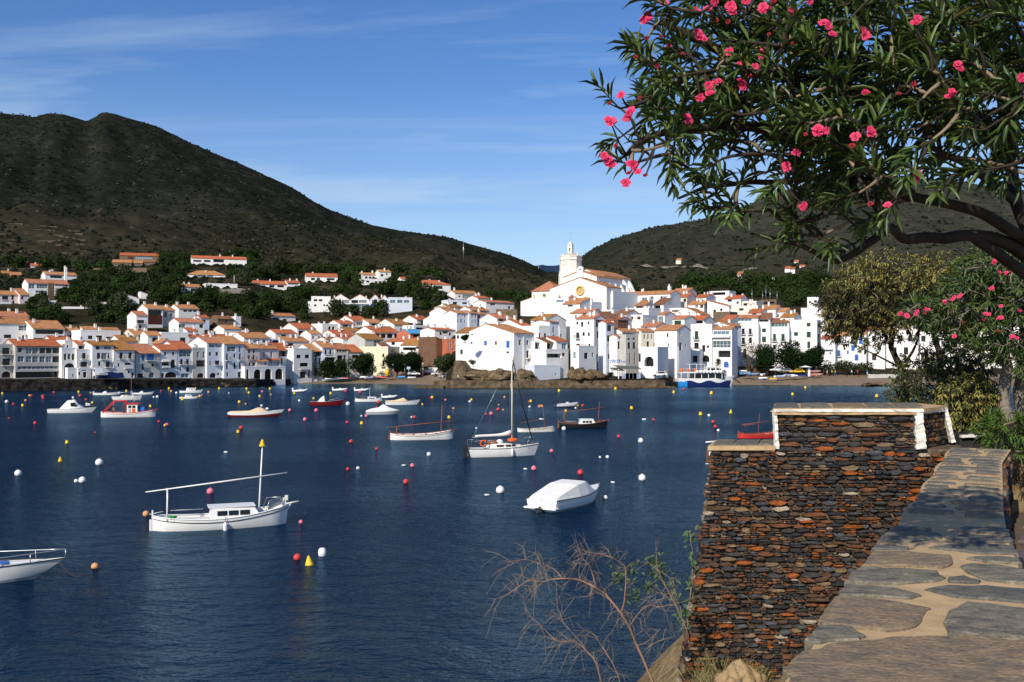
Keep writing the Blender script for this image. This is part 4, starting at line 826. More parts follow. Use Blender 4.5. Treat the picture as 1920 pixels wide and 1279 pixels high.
E 1645 1770 660 884 S 640 o w -24 38 9 1 | 1680,700,24,40;1720,760,24,40;1680,820,30,50,d | white house half hidden behind the near tree's trunk
E 1775 2000 640 884 F - f w -24 38 9 1 | 1800,700,30,40;1860,700,30,40;1930,700,30,40;1820,780,30,50;1900,780,30,50 | broad white house behind the right-hand tree trunks
E 1990 2220 665 884 S 645 r w -24 38 9 1 | 2020,700,30,40;2100,700,30,40;2040,790,30,50 | white house with red roof behind the pink-flowered shrub
E 2225 2500 650 884 S 625 r c -24 38 9 1 | 2260,700,30,40;2360,700,30,40;2300,790,30,50 | cream house behind the right-hand oleander trunk
E 2500 2800 640 884 F - f w -24 38 9 1 | 2540,700,30,40;2640,700,30,40 | white house at the right frame edge behind the oleander
E 322 356 176 188 M 168 o c -20 - 6 0 | | lone tiny house on the olive slope of the right hill
E 1076 1114 236 250 M 226 r w -20 - 7 0 | | tiny red-roofed white house on the lower right hill
E 1118 1146 240 252 M 230 r w -20 - 6 0 | | tinier white house right of the red-roofed hill house
E 1178 1230 218 236 S 206 r w -20 - 7 0 | 1190,222,10,8 | small white farmhouse with red roof on the lower right hill
E 1140 1170 188 196 M 180 p c -20 - 6 0 | | tiny pale house higher on the lower right hill
E 745 782 276 292 M 266 p c -20 - 7 0 | | tiny tan house at the top edge of the right wood
E 970 1006 296 304 F - f w -20 - 6 0 | | tiny flat white house in the right wood
'''.strip().split('\n'): house(L)
# retaining wall under the stone villas
def flatwall(name,x0,x1,yt,yb,off,m,lab,cat,th=0.6):
    D=Ds((x0+x1)/2)+off; a=P(x0,yt,D); b_=P(x1,yb,D); mb=MB(); n=14; rg=random.Random(int(x0))
    for i in range(n): mb.box(lerp(a.x,b_.x,i/n)+0.01,lerp(a.x,b_.x,(i+1)/n)-0.01,D+rg.uniform(-.06,.06),D+th,b_.z-2,a.z+rg.uniform(-.1,.1))
    return tag(mb.build(name,m),lab,cat)
flatwall('terrace_wall',175,300,502.5,510,off_of(240,508)-14,m_wall['s'],'long tan stone terrace wall below the stone villas on the hillside','wall')
flatwall('terrace_wall',930,970,580,592,96,m_wall['s'],'tan stone terrace wall left of the church foot','wall')
flatwall('terrace_wall',1590,1660,704,713,14,m_wall['s'],'low stone wall at the top of the right beach','wall')
flatwall('terrace_wall',1628,1692,702,713,13,m_wall['g'],'low grey concrete wall at the right end of the beach','wall')
flatwall('terrace_wall',1376,1480,687,712,21,m_quaytan,'brown retaining wall behind the boats on the right beach','wall')
# ---------------------------------------------------------------- church and the big white house
class Loc:
    def __init__(s,px,D,yaw,z0): s.D=D; s.s=math.sin(R(yaw)); s.c=math.cos(R(yaw)); s.X=(px-CX)/F*D; s.z0=z0; s.yaw=R(yaw)
    def pt(s,px,py,q=0.0):
        u=(px-CX)/F; bx,by=s.X-q*s.s,s.D+q*s.c; t=(u*by-bx)/(s.c-u*s.s); Y=by+t*s.s
        return Vector((t,q,HC-(py-HY)/F*Y-s.z0))
    def at(s): return (s.X,s.D,s.z0)
def hz(x,y): return 940+x/7.525,440+y/7.525
def gprism(mb,pts,q0,q1,mi=0):
    n=len(pts); A=[Vector((p.x,q0,p.z)) for p in pts]; B=[Vector((p.x,q1,p.z)) for p in pts]
    mb.add(A+B,[list(range(n)),list(range(n,2*n))[::-1]]+[[i,n+i,n+(i+1)%n,(i+1)%n] for i in range(n)],mi)
m_yel=mat('yellow_window_surround',(0.62,0.46,0.17),0.8,0.06,3); m_bell=mat('bronze',(0.10,0.08,0.04),0.5,metal=0.6)
m_tower=mat('weathered_white_tower',(0.78,0.76,0.70),0.9,0.08,0.7,0.3,2,0.2); m_hatch=mat('grey_clock_line',(0.30,0.27,0.22),0.8)
L_=Loc(1084,350,-34,zt(1084,84)-3)
ch=thing('church','large white hilltop church with clock tower, rose window and tiled roofs','church',L_.at(),L_.yaw)
pp_=lambda x,y,q=0: L_.pt(*hz(x,y),q)
fr_=[pp_(685,1150),pp_(1485,1150),pp_(1485,738),pp_(1110,608),pp_(685,768)]
mb=MB(); gprism(mb,fr_,0,11); mb.build('facade_wall',m_wall['w'],ch)
def roofslab(name,a,b,q0,q1,parent,th=0.25,m='o',ov=0.3):
    mb=MB(); a=Vector(a); b=Vector(b); d=(b-a); d.y=0; d.normalize(); b=b+d*ov
    v=[Vector((a.x,q0,a.z+th)),Vector((b.x,q0,b.z+th)),Vector((b.x,q1,b.z+th)),Vector((a.x,q1,a.z+th))]
    if d.x<0: v=[v[1],v[0],v[3],v[2]]
    mb.add(v+[p-Vector((0,0,th-.02)) for p in v],[[0,1,2,3],[7,6,5,4],[0,4,5,1],[1,5,6,2],[2,6,7,3],[3,7,4,0]]); return mb.build(name,m_roof[m],parent)
roofslab('aisle_roof',fr_[3],fr_[2],-.15,11,ch); roofslab('aisle_roof',fr_[3],fr_[4],-.15,11,ch)
uf=[pp_(870,1000,5),pp_(1345,1000,5),pp_(1345,590,5),pp_(1110,512,5),pp_(880,606,5)]
mb=MB(); gprism(mb,uf,5,24); nw=mb.build('nave_wall',m_wall['w'],ch)
roofslab('nave_roof',uf[3],uf[2],4.8,24,ch); roofslab('nave_roof',uf[3],uf[4],4.8,24,ch)
hf=[pp_(1150,900,13),pp_(1445,900,13),pp_(1445,580,13),pp_(1205,492,13),pp_(1080,530,13)]
mb=MB(); gprism(mb,hf,13,34); mb.build('presbytery_wall',m_wall['w'],ch)
roofslab('presbytery_roof',hf[3],hf[2],12.7,34,ch); roofslab('presbytery_roof',hf[3],hf[4],12.7,34,ch)
xr=hf[2].x
for i in range(5):                                            # buttresses down the right flank
    mb=MB(); y=14+i*4.4; z=hf[2].z-0.4; 
    mb.add([(xr,y,z),(xr,y+.9,z),(xr,y,0),(xr,y+.9,0),(xr+1.2,y,z-1.2),(xr+1.2,y+.9,z-1.2),(xr+4.2,y,z-7),(xr+4.2,y+.9,z-7),(xr+4.2,y,0),(xr+4.2,y+.9,0)],[[0,1,5,4],[4,5,7,6],[6,7,9,8],[0,4,6,8,2],[1,3,9,7,5]]); mb.build('buttress',m_wall['w'],ch)
ab=[pp_(1485,1150,11),pp_(1570,1150,11),pp_(1570,745,11),pp_(1485,738,11)]
mb=MB(); mb.box(fr_[2].x-.01,fr_[2].x+0.9,3,30,0,fr_[2].z-1.2); mb.build('side_chapel',m_wall['w'],ch)
# apse block with hipped tiles
al=[pp_(425,1150,6),pp_(700,1150,6),pp_(700,795,6),pp_(430,795,6)]
mb=MB(); gprism(mb,al,6,18); mb.build('chapel_wall',m_wall['w'],ch)
mb=MB(); zz_=al[2].z+.05; x0_,x1_=al[3].x-.4,al[2].x+2.5; ap=pp_(680,655,12)
mb.add([(x0_,5.6,zz_),(x1_,5.6,zz_),(x1_,18.4,zz_),(x0_,18.4,zz_),tuple(ap)],[[0,1,4],[1,2,4],[2,3,4],[3,0,4],[3,2,1,0]]); mb.build('chapel_roof',m_roof['p'],ch)
wl=[pp_(272,1150,6.5),pp_(425,1150,6.5),pp_(425,888,6.5),pp_(272,945,6.5)]
mb=MB(); gprism(mb,wl,6.5,15); mb.build('annex_wall',m_wall['w'],ch); roofslab('annex_roof',wl[2],wl[3],6.3,15,ch,0.15,'n')
# rose window, round window, doorside arches
def disc(mb,c,r,y0,y1,n=28,mi=0):
    mb.prism([(math.cos(2*math.pi*i/n)*r,math.sin(2*math.pi*i/n)*r) for i in range(n)],0,1,mi); k=len(mb.v)-2*n
    for j in range(k,len(mb.v)): a,b_,z=mb.v[j]; mb.v[j]=(c.x+a,(y0 if z>0.5 else y1),c.z+b_)
def ring(mb,c,r0,r1,y0,y1,n=28,mi=0,sz=1.0):
    vs=[];fs=[]
    for i in range(n):
        ca,sa=math.cos(2*math.pi*i/n),math.sin(2*math.pi*i/n)
        for r,y in ((r0,y1),(r0,y0),(r1,y0),(r1,y1)): vs.append((c.x+ca*r,y,c.z+sa*r*sz))
    for i in range(n):
        j=(i+1)%n
        for k in range(4): fs.append([i*4+k,j*4+k,j*4+(k+1)%4,i*4+(k+1)%4])
    mb.add(vs,fs,mi)
c=pp_(1115,787); r_=(pp_(1175,787)-c).length
mb=MB(); ring(mb,c,r_*.72,r_,-.45,-.003); ring(mb,c,r_*.66,r_*.72,-.1,-.003)
for i in range(-2,3): mb.box(c.x+i*r_*.26-.05,c.x+i*r_*.26+.05,-.12,-.08,c.z-r_*.62,c.z+r_*.62); mb.box(c.x-r_*.62,c.x+r_*.62,-.075,-.05,c.z+i*r_*.26-.05,c.z+i*r_*.26+.05)
rw=mb.build('rose_window',m_yel,ch); mb=MB(); disc(mb,c,r_*.7,-.04,-.004); mb.build('pane',mat('amber_pane',(0.50,0.38,0.16),0.5),rw)
c=pp_(610,856,6); mb=MB(); ring(mb,c,.55,.85,5.75,5.997,20,0,.8); q=mb.build('round_window',m_yel,ch); mb=MB(); disc(mb,c,.56,5.93,5.995,16); mb.build('pane',m_blueglass,q)
c=pp_(463,868,6); mb=MB(); ring(mb,c,.22,.45,5.8,5.997,16,0,1.6); q=mb.build('oval_window',m_yel,ch)
for x in (1042,1188):
    a=pp_(x,945); mb=MB(); w_=.62; mb.box(a.x-w_-.35,a.x-w_,-.2,-.003,a.z-1,a.z+.9); mb.box(a.x+w_,a.x+w_+.35,-.2,-.003,a.z-1,a.z+.9)
    n=10
    for i in range(n):
        t0,t1=math.pi*i/n,math.pi*(i+1)/n
        v=[(a.x+math.cos(t)*r,y,a.z+.9+math.sin(t)*r) for t in (t0,t1) for r in (w_,w_+.35) for y in (-.2,-.003)]
        mb.add(v,[[0,4,6,2],[2,6,7,3],[0,1,5,4]])
    q=mb.build('arched_window',m_yel,ch); mb=MB(); mb.box(a.x-w_,a.x+w_,-.03,-.004,a.z-1,a.z+1.25); mb.build('pane',m_glass,q)
# bell gable on the nave front
a=pp_(1070,530,4.6); b_=pp_(1150,530,4.6); tp=pp_(1110,447,4.6); mb=MB()
holed_face(mb,a.x,b_.x,a.z-4.2,lerp(a.z,tp.z,.62),[(lerp(a.x,b_.x,.36),lerp(a.x,b_.x,.66),lerp(a.z,tp.z,.28),lerp(a.z,tp.z,.60),0.7,False)],lambda x,d,z:(x,4.6+d,z))
zt_=lerp(a.z,tp.z,.62); n=10; cxx=(a.x+b_.x)/2; rr=(b_.x-a.x)/2*.98
gp=[Vector((cxx+rr*math.cos(math.pi*i/n),4.6,zt_+(tp.z-zt_)*math.sin(math.pi*i/n))) for i in range(n+1)][::-1]; gprism(mb,gp[::-1],4.6,5.4)
mb.box(a.x,lerp(a.x,b_.x,.36),4.61,5.4,a.z-1,zt_); mb.box(lerp(a.x,b_.x,.66),b_.x,4.61,5.4,a.z-1,zt_)
bg=mb.build('bell_gable',m_wall['w'],ch)
# tower
tq=9.0; a=pp_(785,300,tq); b_=pp_(1030,300,tq); c0=pp_(772,720,tq); w_=(b_.x-a.x)/2*0.98; cx_=(a.x+b_.x)/2; cy_=tq+w_
def octo(mb,prof,mi=0,k=.52):
    rings=[]
    for r,z in prof:
        e=r*k; rings.append([(cx_+x,cy_+y,z) for x,y in ((-e,-r),(e,-r),(r,-e),(r,e),(e,r),(-e,r),(-r,e),(-r,-e))])
    o=len(mb.v); 
    for q in rings: mb.v.extend(q)
    for i in range(len(rings)-1):
        for j in range(8): j2=(j+1)%8; mb.f.append([o+i*8+j,o+i*8+j2,o+(i+1)*8+j2,o+(i+1)*8+j]); mb.m.append(mi); mb.s.append(False)
    mb.f.append([o+(len(rings)-1)*8+j for j in range(8)]); mb.m.append(mi); mb.s.append(False)
mb=MB(); zb_=c0.z-9; zc1=pp_(900,355,tq).z; zt1=a.z
octo(mb,[(w_*1.16,zb_),(w_*1.08,pp_(800,560,tq).z),(w_*1.0,pp_(800,500,tq).z),(w_*.985,zc1)]); tw=mb.build('tower',m_tower,ch)
mb=MB(); octo(mb,[(w_*.985,zc1+.02),(w_*1.05,zc1+.05),(w_*1.05,zc1+.3),(w_*1.0,zc1+.32),(w_*1.0,zt1-.35),(w_*1.05,zt1-.3),(w_*1.05,zt1)]); mb.build('cornice',m_tower,tw)
mb=MB(); zd=pp_(900,258,tq).z; mb.lathe([(w_*.80,zt1+.02),(w_*.78,zt1+.3),(w_*.62,lerp(zt1,zd,.62)),(w_*.42,zd+.1)],20,(cx_,cy_,0)); mb.build('dome',mat('stone_dome',(0.52,0.43,0.32),0.9,0.12,1.5),tw)
for sx_ in (-1,1):
    mb=MB(); mb.box(cx_+sx_*w_*.85-.3,cx_+sx_*w_*.85+.3,cy_-.3,cy_+.3,zt1+.01,zt1+.95); mb.build('pinnacle',m_tower,tw)
lx0,lx1=pp_(868,250,tq).x+w_*.0,pp_(945,250,tq).x; lw=(lx1-lx0)/2*.74; lcx=(lx0+lx1)/2; ztl=pp_(905,90,tq).z; zbl=zd
mb=MB(); hgt_=ztl-zbl
def lan(d):
    return lambda x,q,z:(x,cy_-lw*.8+q,z)
holed_face(mb,lcx-lw,lcx+lw,zbl,zbl+hgt_*.80,[(lcx-lw*.3,lcx+lw*.36,zbl+hgt_*.16,zbl+hgt_*.52,lw*1.6,True),(lcx-lw*.22,lcx+lw*.28,zbl+hgt_*.62,zbl+hgt_*.78,lw*1.6,True)],lan(0))
for sx_ in (-1,1): mb.quad((lcx+sx_*lw,cy_-lw*.8,zbl),(lcx+sx_*lw,cy_+lw*.8,zbl),(lcx+sx_*lw,cy_+lw*.8,zbl+hgt_*.8),(lcx+sx_*lw,cy_-lw*.8,zbl+hgt_*.8))
n=8; gp=[Vector((lcx+lw*.8*math.cos(math.pi*i/n),0,zbl+hgt_*.80+hgt_*.20*math.sin(math.pi*i/n))) for i in range(n+1)]; gprism(mb,gp,cy_-lw*.7,cy_+lw*.7)
mb.build('lantern',m_tower,tw); 
mb=MB(); mb.lathe([(.02,1.0),(.25,.95),(.34,.4),(.5,0)],12,(lcx+.05,cy_,zbl+hgt_*.24)); mb.build('bell',m_bell,tw)
mb=MB(); mb.tube([(lcx,cy_,ztl-.1),(lcx,cy_,ztl+3.4)],.03,5); mb.build('lightning_rod',m_steel,tw)
c=pp_(880,400,tq); mb=MB(); ring(mb,Vector((c.x,0,c.z)),.80,.92,tq-.05,tq+.06,24); mb.box(c.x-.03,c.x+.03,tq-.04,tq-.02,c.z,c.z+.6); mb.box(c.x,c.x+.45,tq-.04,tq-.02,c.z-.03,c.z+.03); mb.build('clock',m_hatch,tw)
mb=MB(); a=pp_(880,442,tq); mb.box(a.x-.5,a.x+.5,tq-.04,tq+.06,a.z-.5,a.z-.4); mb.box(a.x-.5,a.x-.4,tq-.04,tq+.06,a.z-.4,a.z+.4); mb.box(a.x-.38,a.x+.5,tq-.04,tq+.06,a.z+.3,a.z+.4); mb.build('clock_panel',m_hatch,tw)
# shrine turret by the church foot
s_=Loc(1070,335,-34,zt(1070,68)); tu=thing('turret','tiny white turret with red cone roof left of the church door windows','turret',s_.at(),s_.yaw)
a=s_.pt(*hz(945,935)); b_=s_.pt(*hz(1005,870)); mb=MB(); mb.lathe([(1.0,a.z-4),(1.0,b_.z-.4)],10,((a.x+b_.x)/2,.9,0)); mb.build('drum',m_wall['w'],tu); mb=MB(); mb.lathe([(1.35,b_.z-.4),(.05,b_.z+.7)],10,((a.x+b_.x)/2,.9,0)); mb.build('roof',m_roof['p'],tu)
# ---- big white house with the round stair tower
def gz_(x,y): return 840+x/6.731,540+y/6.731
B_=Loc(930,276,-41,-1.0); bp=lambda x,y,q=0: B_.pt(*gz_(x,y),q)
bh=thing('house','big bright white house with round tower and pale tiled roof on the rocks','house',B_.at(),B_.yaw); HOUSES.append((930,600,bh,60))
xl,xr=bp(250,800).x,bp(832,800).x; He=bp(832,570).z; Hl=bp(250,555).z; ap=bp(478,455); dep=13.0
wins=[(290,560,26,36,'x'),(440,535,64,45,'x'),(552,552,26,30,'x'),(606,552,20,26,'x'),(286,680,22,30,'u'),(456,668,36,58,'u'),(592,672,24,46,'x'),(736,666,40,90,'u'),(420,804,34,54,'w'),(598,824,32,34,'x'),(738,800,32,60,'n')]
hol=[];wl_=[]
for x,y,w_,h_,k in wins:
    a=bp(x,y); b_=bp(x+w_,y+h_); hol.append((a.x,b_.x,b_.z,min(a.z,He-.05),.25,False)); wl_.append((a.x,b_.x,b_.z,min(a.z,He-.05),k))
def sidey(px,py):
    u=(px-CX)/F; W_=xr; ax,ay=B_.X+W_*B_.c,B_.D+W_*B_.s; q=(ax-u*ay)/(u*B_.c+B_.s); Y=ay+q*B_.c; return q,HC-(py-HY)/F*Y-B_.z0
mb=MB(); holed_face(mb,xl,xr,-1,He,hol,lambda x,d,z:(x,d,z))
sh=[]
for x,y,w_,h_,k in ((895,652,28,70,'x'),(990,660,26,60,'x'),(990,792,30,90,'d')):
    q0,z1=sidey(*gz_(x,y)); q1,z0=sidey(*gz_(x+w_,y+h_)); sh.append((q0,q1,z0,z1,k))
dep=sidey(*gz_(1083,700))[0]
holed_face(mb,0,dep,-1,He,[(a,b_,c,d,.25,False) for a,b_,c,d,k in sh],lambda y,d,z:(xr-d,y,z))
mb.add([(xl,0,He),(xr,0,He),(ap.x,0,ap.z),(xl,0,Hl)],[[0,1,2,3]]); mb.add([(xl,dep,-1),(xr,dep,-1),(xr,dep,He),(ap.x,dep,ap.z),(xl,dep,Hl)],[[4,3,2,1,0]]); mb.quad((xl,dep,-1),(xl,0,-1),(xl,0,Hl),(xl,dep,Hl))
mb.build('wall',m_wall['w'],bh)
for a,b_,z0,z1,k in wl_: window_part(bh,a,b_,z0,z1,.25,k,lambda x,d,z:(x,d,z))
for a,b_,z0,z1,k in sh: window_part(bh,a,b_,z0,z1,.25,k,lambda y,d,z:(xr-d,y,z))
mb=MB(); th=.16
for (x0_,z0_),(x1_,z1_) in (((xl-.1,Hl),(ap.x,ap.z)),((ap.x+.0,ap.z),(xr+.35,He-.1))):
    v=[Vector((x0_,-.12,z0_+th)),Vector((x1_,-.12,z1_+th)),Vector((x1_,dep+.12,z1_+th)),Vector((x0_,dep+.12,z0_+th))]
    mb.add(v+[p-Vector((0,0,th-.01)) for p in v],[[0,1,2,3],[7,6,5,4],[0,4,5,1],[1,5,6,2],[2,6,7,3],[3,7,4,0]])
rf=mb.build('roof',m_roof['o'],bh); chimney(rf,ap.x+1,dep*.45,ap.z-.2,.9,rnd); chimney(rf,ap.x-1.2,1.2,ap.z-.5,.7,rnd)
a=bp(548,600); mb=MB(); rr=(bp(585,800).x-bp(512,800).x)/2*1.1; mb.lathe([(rr*1.25,-1),(rr*1.05,2.2),(rr,5),(rr*.97,bp(548,588).z)],20,(a.x,-.2,0)); mb.build('round_tower',m_wall['w'],bh)
for x in (952,1075):
    q,z=sidey(*gz_(x,700)); mb=MB(); mb.box(xr,xr+.16,q-.25,q+.25,-.5,He-.35); mb.build('pilaster',m_wall['w'],bh)
q,z=sidey(*gz_(1012,885)); mb=MB(); mb.box(xr+.003,xr+.9,q-1.2,q+1.2,z-.2,z); ba=mb.build('balcony',m_wall['w'],bh)
mb=MB()
for i in range(14): yy=q-1.15+2.3*i/13; mb.box(xr+.83,xr+.86,yy-.012,yy+.012,z,z+.9)
mb.box(xr+.81,xr+.88,q-1.2,q+1.2,z+.9,z+.95); mb.build('railing',m_rail,ba)
# battered white skirts at the foot
mb=MB(); v=[bp(160,860),bp(250,800),bp(832,830),bp(832,1090),bp(600,1030),bp(420,1030),bp(250,1000),bp(170,960)]
q=[Vector((p.x,-1.0 if i>2 else -.05,p.z)) for i,p in enumerate(v)]
mb.add(q,[[0,7,6,1],[1,6,5,4,2],[2,4,3]]); mb.build('battered_base',m_wall['w'],bh)
# cafe canopy with its terrace
def tz(x,y): return 1080+x/6.396,530+y/6.396
cp=thing('cafe_canopy','grey-green sloping cafe canopy on white posts by the water','canopy',(0,0,0))
Dc=271; 
def slab4(mb,a,b_,c,d,th): v=[a,b_,c,d]; mb.add(v+[Vector(p)-Vector((0,0,th)) for p in v],[[3,2,1,0],[4,5,6,7],[0,1,5,4],[1,2,6,5],[2,3,7,6],[3,0,4,7]])
m_can=mat('grey_green_canvas',(0.10,0.11,0.095),0.9,0.1,1)
mb=MB(); slab4(mb,P(*tz(450,990),Dc+3),P(*tz(740,1005),Dc+3),P(*tz(780,1030),Dc-1.5),P(*tz(540,1032),Dc-1.5),.12); mb.build('canopy_sheet',m_can,cp)
mb=MB(); slab4(mb,P(*tz(405,1018),Dc+3),P(*tz(530,1020),Dc+3),P(*tz(585,1055),Dc-1.5),P(*tz(430,1045),Dc-1.5),.12); mb.build('canopy_sheet',m_can,cp)
for x,y in ((510,1140),(590,1140),(770,1130),(440,1140)):
    a=P(*tz(x,y),Dc-1.2); mb=MB(); mb.box(a.x-.12,a.x+.12,a.y-.12,a.y+.12,a.z-.3,P(*tz(x,1036),Dc-1.2).z); mb.build('post',m_wall['w'],cp)
for i,x in enumerate((595,640,685,730)):
    a=P(*tz(x,1112),Dc-1.4); mb=MB(); mb.box(a.x-1.0,a.x+.95,a.y-.05,a.y+.05,a.z-.9,a.z+.55); mb.build('blue_banner',mat('blue_white_screen',(0.30,0.34,0.52),0.7,0.4,1.2),cp)
cs_=thing('cafe_sign','blue lettered sign on the shaded wall above the cafe canopy','sign',P(*tz(490,940),272.5))
mb=MB()
for r in range(2):
    for i in range(9 if r else 7): 
        x=-2.0+i*.5+r*.1; hh=.25+.12*((i*7+r*3)%3); mb.box(x,x+.32,-.06,0,-.45*r,-.45*r+hh)
mb.build('letters',m_sh['u'],cs_)
# ---------------------------------------------------------------- trees
def leaf_cloud(seed, blobs, n, size, mi=0, flat=0.0):
    """leaf clumps as small bent quads spread through a crown made of overlapping lobes"""
    rg=np.random.RandomState(seed); w=np.array([b[3]**2 for b in blobs]); w=w/w.sum(); k=rg.choice(len(blobs),n,p=w)
    B=np.array(blobs)[k]; d=rg.normal(size=(n,3)); d/=np.linalg.norm(d,axis=1)[:,None]
    r=B[:,3]*(0.55+0.5*rg.rand(n)**0.6); c=B[:,:3]+d*r[:,None]*np.array([1,1,0.85-flat])
    nr=d+rg.normal(size=(n,3))*0.7; nr/=np.linalg.norm(nr,axis=1)[:,None]
    a=np.cross(nr,rg.normal(size=(n,3))); a/=np.linalg.norm(a,axis=1)[:,None]; b=np.cross(nr,a)
    s=size*(0.6+0.8*rg.rand(n))[:,None]; t=s*(0.5+0.4*rg.rand(n)[:,None])
    V=np.stack([c-a*s*.5-b*t*.2,c+b*t*-.5+a*s*.05,c+a*s*.5+b*t*.1+nr*s*.12,c+b*t*.5],1).reshape(-1,3)
    return V, np.arange(4*n).reshape(-1,4)
def blobs_for(seed,w,h,z0,k,flat=0.6):
    rg=random.Random(seed); out=[]
    for i in range(k):
        a=rg.uniform(0,6.28); q=rg.uniform(0.1,0.62)*w/2; z=z0+rg.uniform(0.2,0.82)*h; rr=rg.uniform(.26,.42)*min(w,h)
        out.append((math.cos(a)*q,math.sin(a)*q,z,rr))
    out.append((0,0,z0+h*.5,min(w,h)*.42)); return out
def tree_meshes(seed,w,h,th,n,size,k=7,m=None,trunk=True):
    V,Q=leaf_cloud(seed,blobs_for(seed,w,h,th,k),n,size); cm=np_mesh('crown',V,Q,m)
    mb=MB(); rg=random.Random(seed+5)
    mb.tube([(0,0,-.6),(rg.uniform(-.1,.1)*w*.2,0,th*.6),(rg.uniform(-.1,.1)*w*.3,0,th+h*.45)],[.05*h+.06,.045*h+.04,.03],7)
    for i in range(4):
        a=rg.uniform(0,6.28); mb.tube([(0,0,th*.55+i*.1),(math.cos(a)*w*.16,math.sin(a)*w*.16,th+h*.25),(math.cos(a)*w*.3,math.sin(a)*w*.3,th+h*.5)],[.03*h,.02*h,.01],5)
    return cm, mb.mesh('trunk',m_bark)
def place_tree(name,loc,label,cat,meshes,s=1.0,rz=0,group=None):
    t_=thing(name,label,cat,loc,rz,group); t_.scale=(s,s,s); link(meshes[1],'trunk',t_); link(meshes[0],'crown',t_); return t_
# beach and street trees seen large
def bigtree(px,py_base,D,wpx,top,label,m,seed,name='round_tree',n=5200,th=None,leaf=.46):
    w=wpx/F*D; p=P(px,py_base,D); Ht=(py_base-top)/F*D; tt_=th if th is not None else Ht*.10
    return place_tree(name,p,label,'tree',tree_meshes(seed,w*1.3,Ht-tt_,tt_,n,leaf,11,m),1,0)
bigtree(678,706.5,311,46,663,'dark rounded tree in front of the pale yellow building',m_round,1,n=5600)
bigtree(745,704,313,40,661,'left half of the dark tree pair before the apartment block',m_round,2)
bigtree(775,704,313,38,660,'right half of the dark tree pair before the apartment block',m_round,3)
bigtree(832,703,300,42,666,'leafy green tree at the foot of the tan ramp wall',leafmat('fresh_foliage',(0.035,0.06,0.014)),4)
bigtree(1404,698,311,30,638,'browning thin tree beside the white waterfront house',m_autumn,5,'plane_tree',1300,leaf=.3)
bigtree(1424,698,312,28,641,'thin yellowing tree left of the dark round trees',m_autumn,6,'plane_tree',1300,leaf=.3)
bigtree(1438,699,310,36,644,'leftmost of the three dark round beach trees',m_round,7)
bigtree(1481,699,310,44,640,'tallest of the three dark round beach trees, in the middle',m_round,8,n=6500)
bigtree(1524,699,310,44,648,'broad dark beach tree, rightmost of the three',m_round,9,n=6000)
for px,wp,tp_,lb,sd in ((1560,44,676,'low dark shrub behind the people on the right beach',11),(1590,44,672,'wide leafy shrub at the right end of the beach wall',12),(1620,36,680,'small shrub beside the grey concrete beach wall',13)):
    bigtree(px,706,312,wp,tp_,lb,m_olive,sd,'shrub',1500,.3)
bigtree(612,709,307,40,678,'dark creeper hedge below the house with the green bay',m_round,21,'hedge',3200,.1)
bigtree(638,708.5,309,26,676,'dark creeper shrub below the grey house with four small windows',m_round,22,'hedge',2000,.1)
bigtree(872,640,274,13,627,'cypress-like dark shrub on the wall left of the big white house',m_round,23,'shrub',900,.2)
bigtree(887,684,268,16,675,'small grey bush growing on the white battered base',m_olive,24,'shrub',500,.1,.25)
bigtree(1145,708,268,13,697,'small round bush beside the cafe canopy',m_round,25,'shrub',500,.1,.25)
bigtree(1346,703,296,10,668,'dark creeper column on the stacked-balcony house',m_round,26,'climbing_plant',700,.2,.25)
# ivy column between the quay houses, and the cypress pairs
def column(px,yb,yt,wpx,D,label,m,seed,name='cypress',cat='tree'):
    w=wpx/F*D; p=P(px,yb,D); Ht=(yb-yt)/F*D; bl=[]; k=8
    for i in range(k): f=i/(k-1); bl.append((0,0,Ht*(.1+.85*f),w/2*(1-.75*f if name=='cypress' else 1-.3*f)))
    V,Q=leaf_cloud(seed,bl,900,.28); cm=np_mesh('crown',V,Q,m); mb=MB(); mb.tube([(0,0,-.5),(0,0,Ht*.9)],[.15,.03],6)
    return place_tree(name,p,label,cat,(cm,mb.mesh('trunk',m_bark)))
column(591,706,660,9,309,'tall ivy column on the narrow loggia house',m_round,31,'climbing_plant','plant')
column(1049,573,554,14,338,'dark conical cypress beside the church turret',m_round,32)
for i,(px,yb,yt) in enumerate(((752,553,530),(757,552,528),(783,552,530),(789,553,529),(805,553,536),(815,553,534),(820,554,536))): column(px,yb,yt,7,430,'slim dark cypress by the hipped orange-red villa',m_pine,40+i)
for i,(px,yb,yt) in enumerate(((329,520,500),(375,560,530),(96,575,552),(122,590,565))): column(px,yb,yt,7,430,'slim dark cypress among the left hillside villas',m_pine,50+i)
# hillside pines: one mesh each, shared data
protos=[]
for i in range(8):
    mm=(m_pine,m_pine,m_olive,m_pine)[i%4]; w=rnd.uniform(7.0,10); h=rnd.uniform(5.0,7.5)
    V,Q=leaf_cloud(100+i,blobs_for(100+i,w,h,0.4,8)+[(0,0,h*.3,w*.3)],800,.80); protos.append(np_mesh('pine_tree',V,Q,mm))
TREEZ=[]
def occupied(px,y,wpx=13):
    return any(abs(px-hx)<hw+wpx-6 and -4<y-hy<30 for hx,hy,_,hw in HOUSES)
def scatter(region,n,label,group,smin=.7,smax=1.15,seed=0,names='pine_tree',pick=None,skip=True):
    rg=random.Random(seed); k=0; tries=0
    while k<n and tries<n*30:
        tries+=1; px=rg.uniform(region[0],region[1]); y=rg.uniform(interp(px,region[2]),interp(px,region[3]))
        if skip and occupied(px,y): continue
        off=off_of(px,y); g=ground(px,off); g.z+=relief(px,off,g.x,g.y)-.8
        me=protos[pick[rg.randrange(len(pick))] if pick else rg.randrange(8)]
        o=link(me,names,None,g,rg.uniform(0,6.28)); s=rg.uniform(smin,smax); o.scale=(s,s,s*rg.uniform(.85,1.2)); tag(o,label,'tree',group); TREEZ.append((g,s)); k+=1
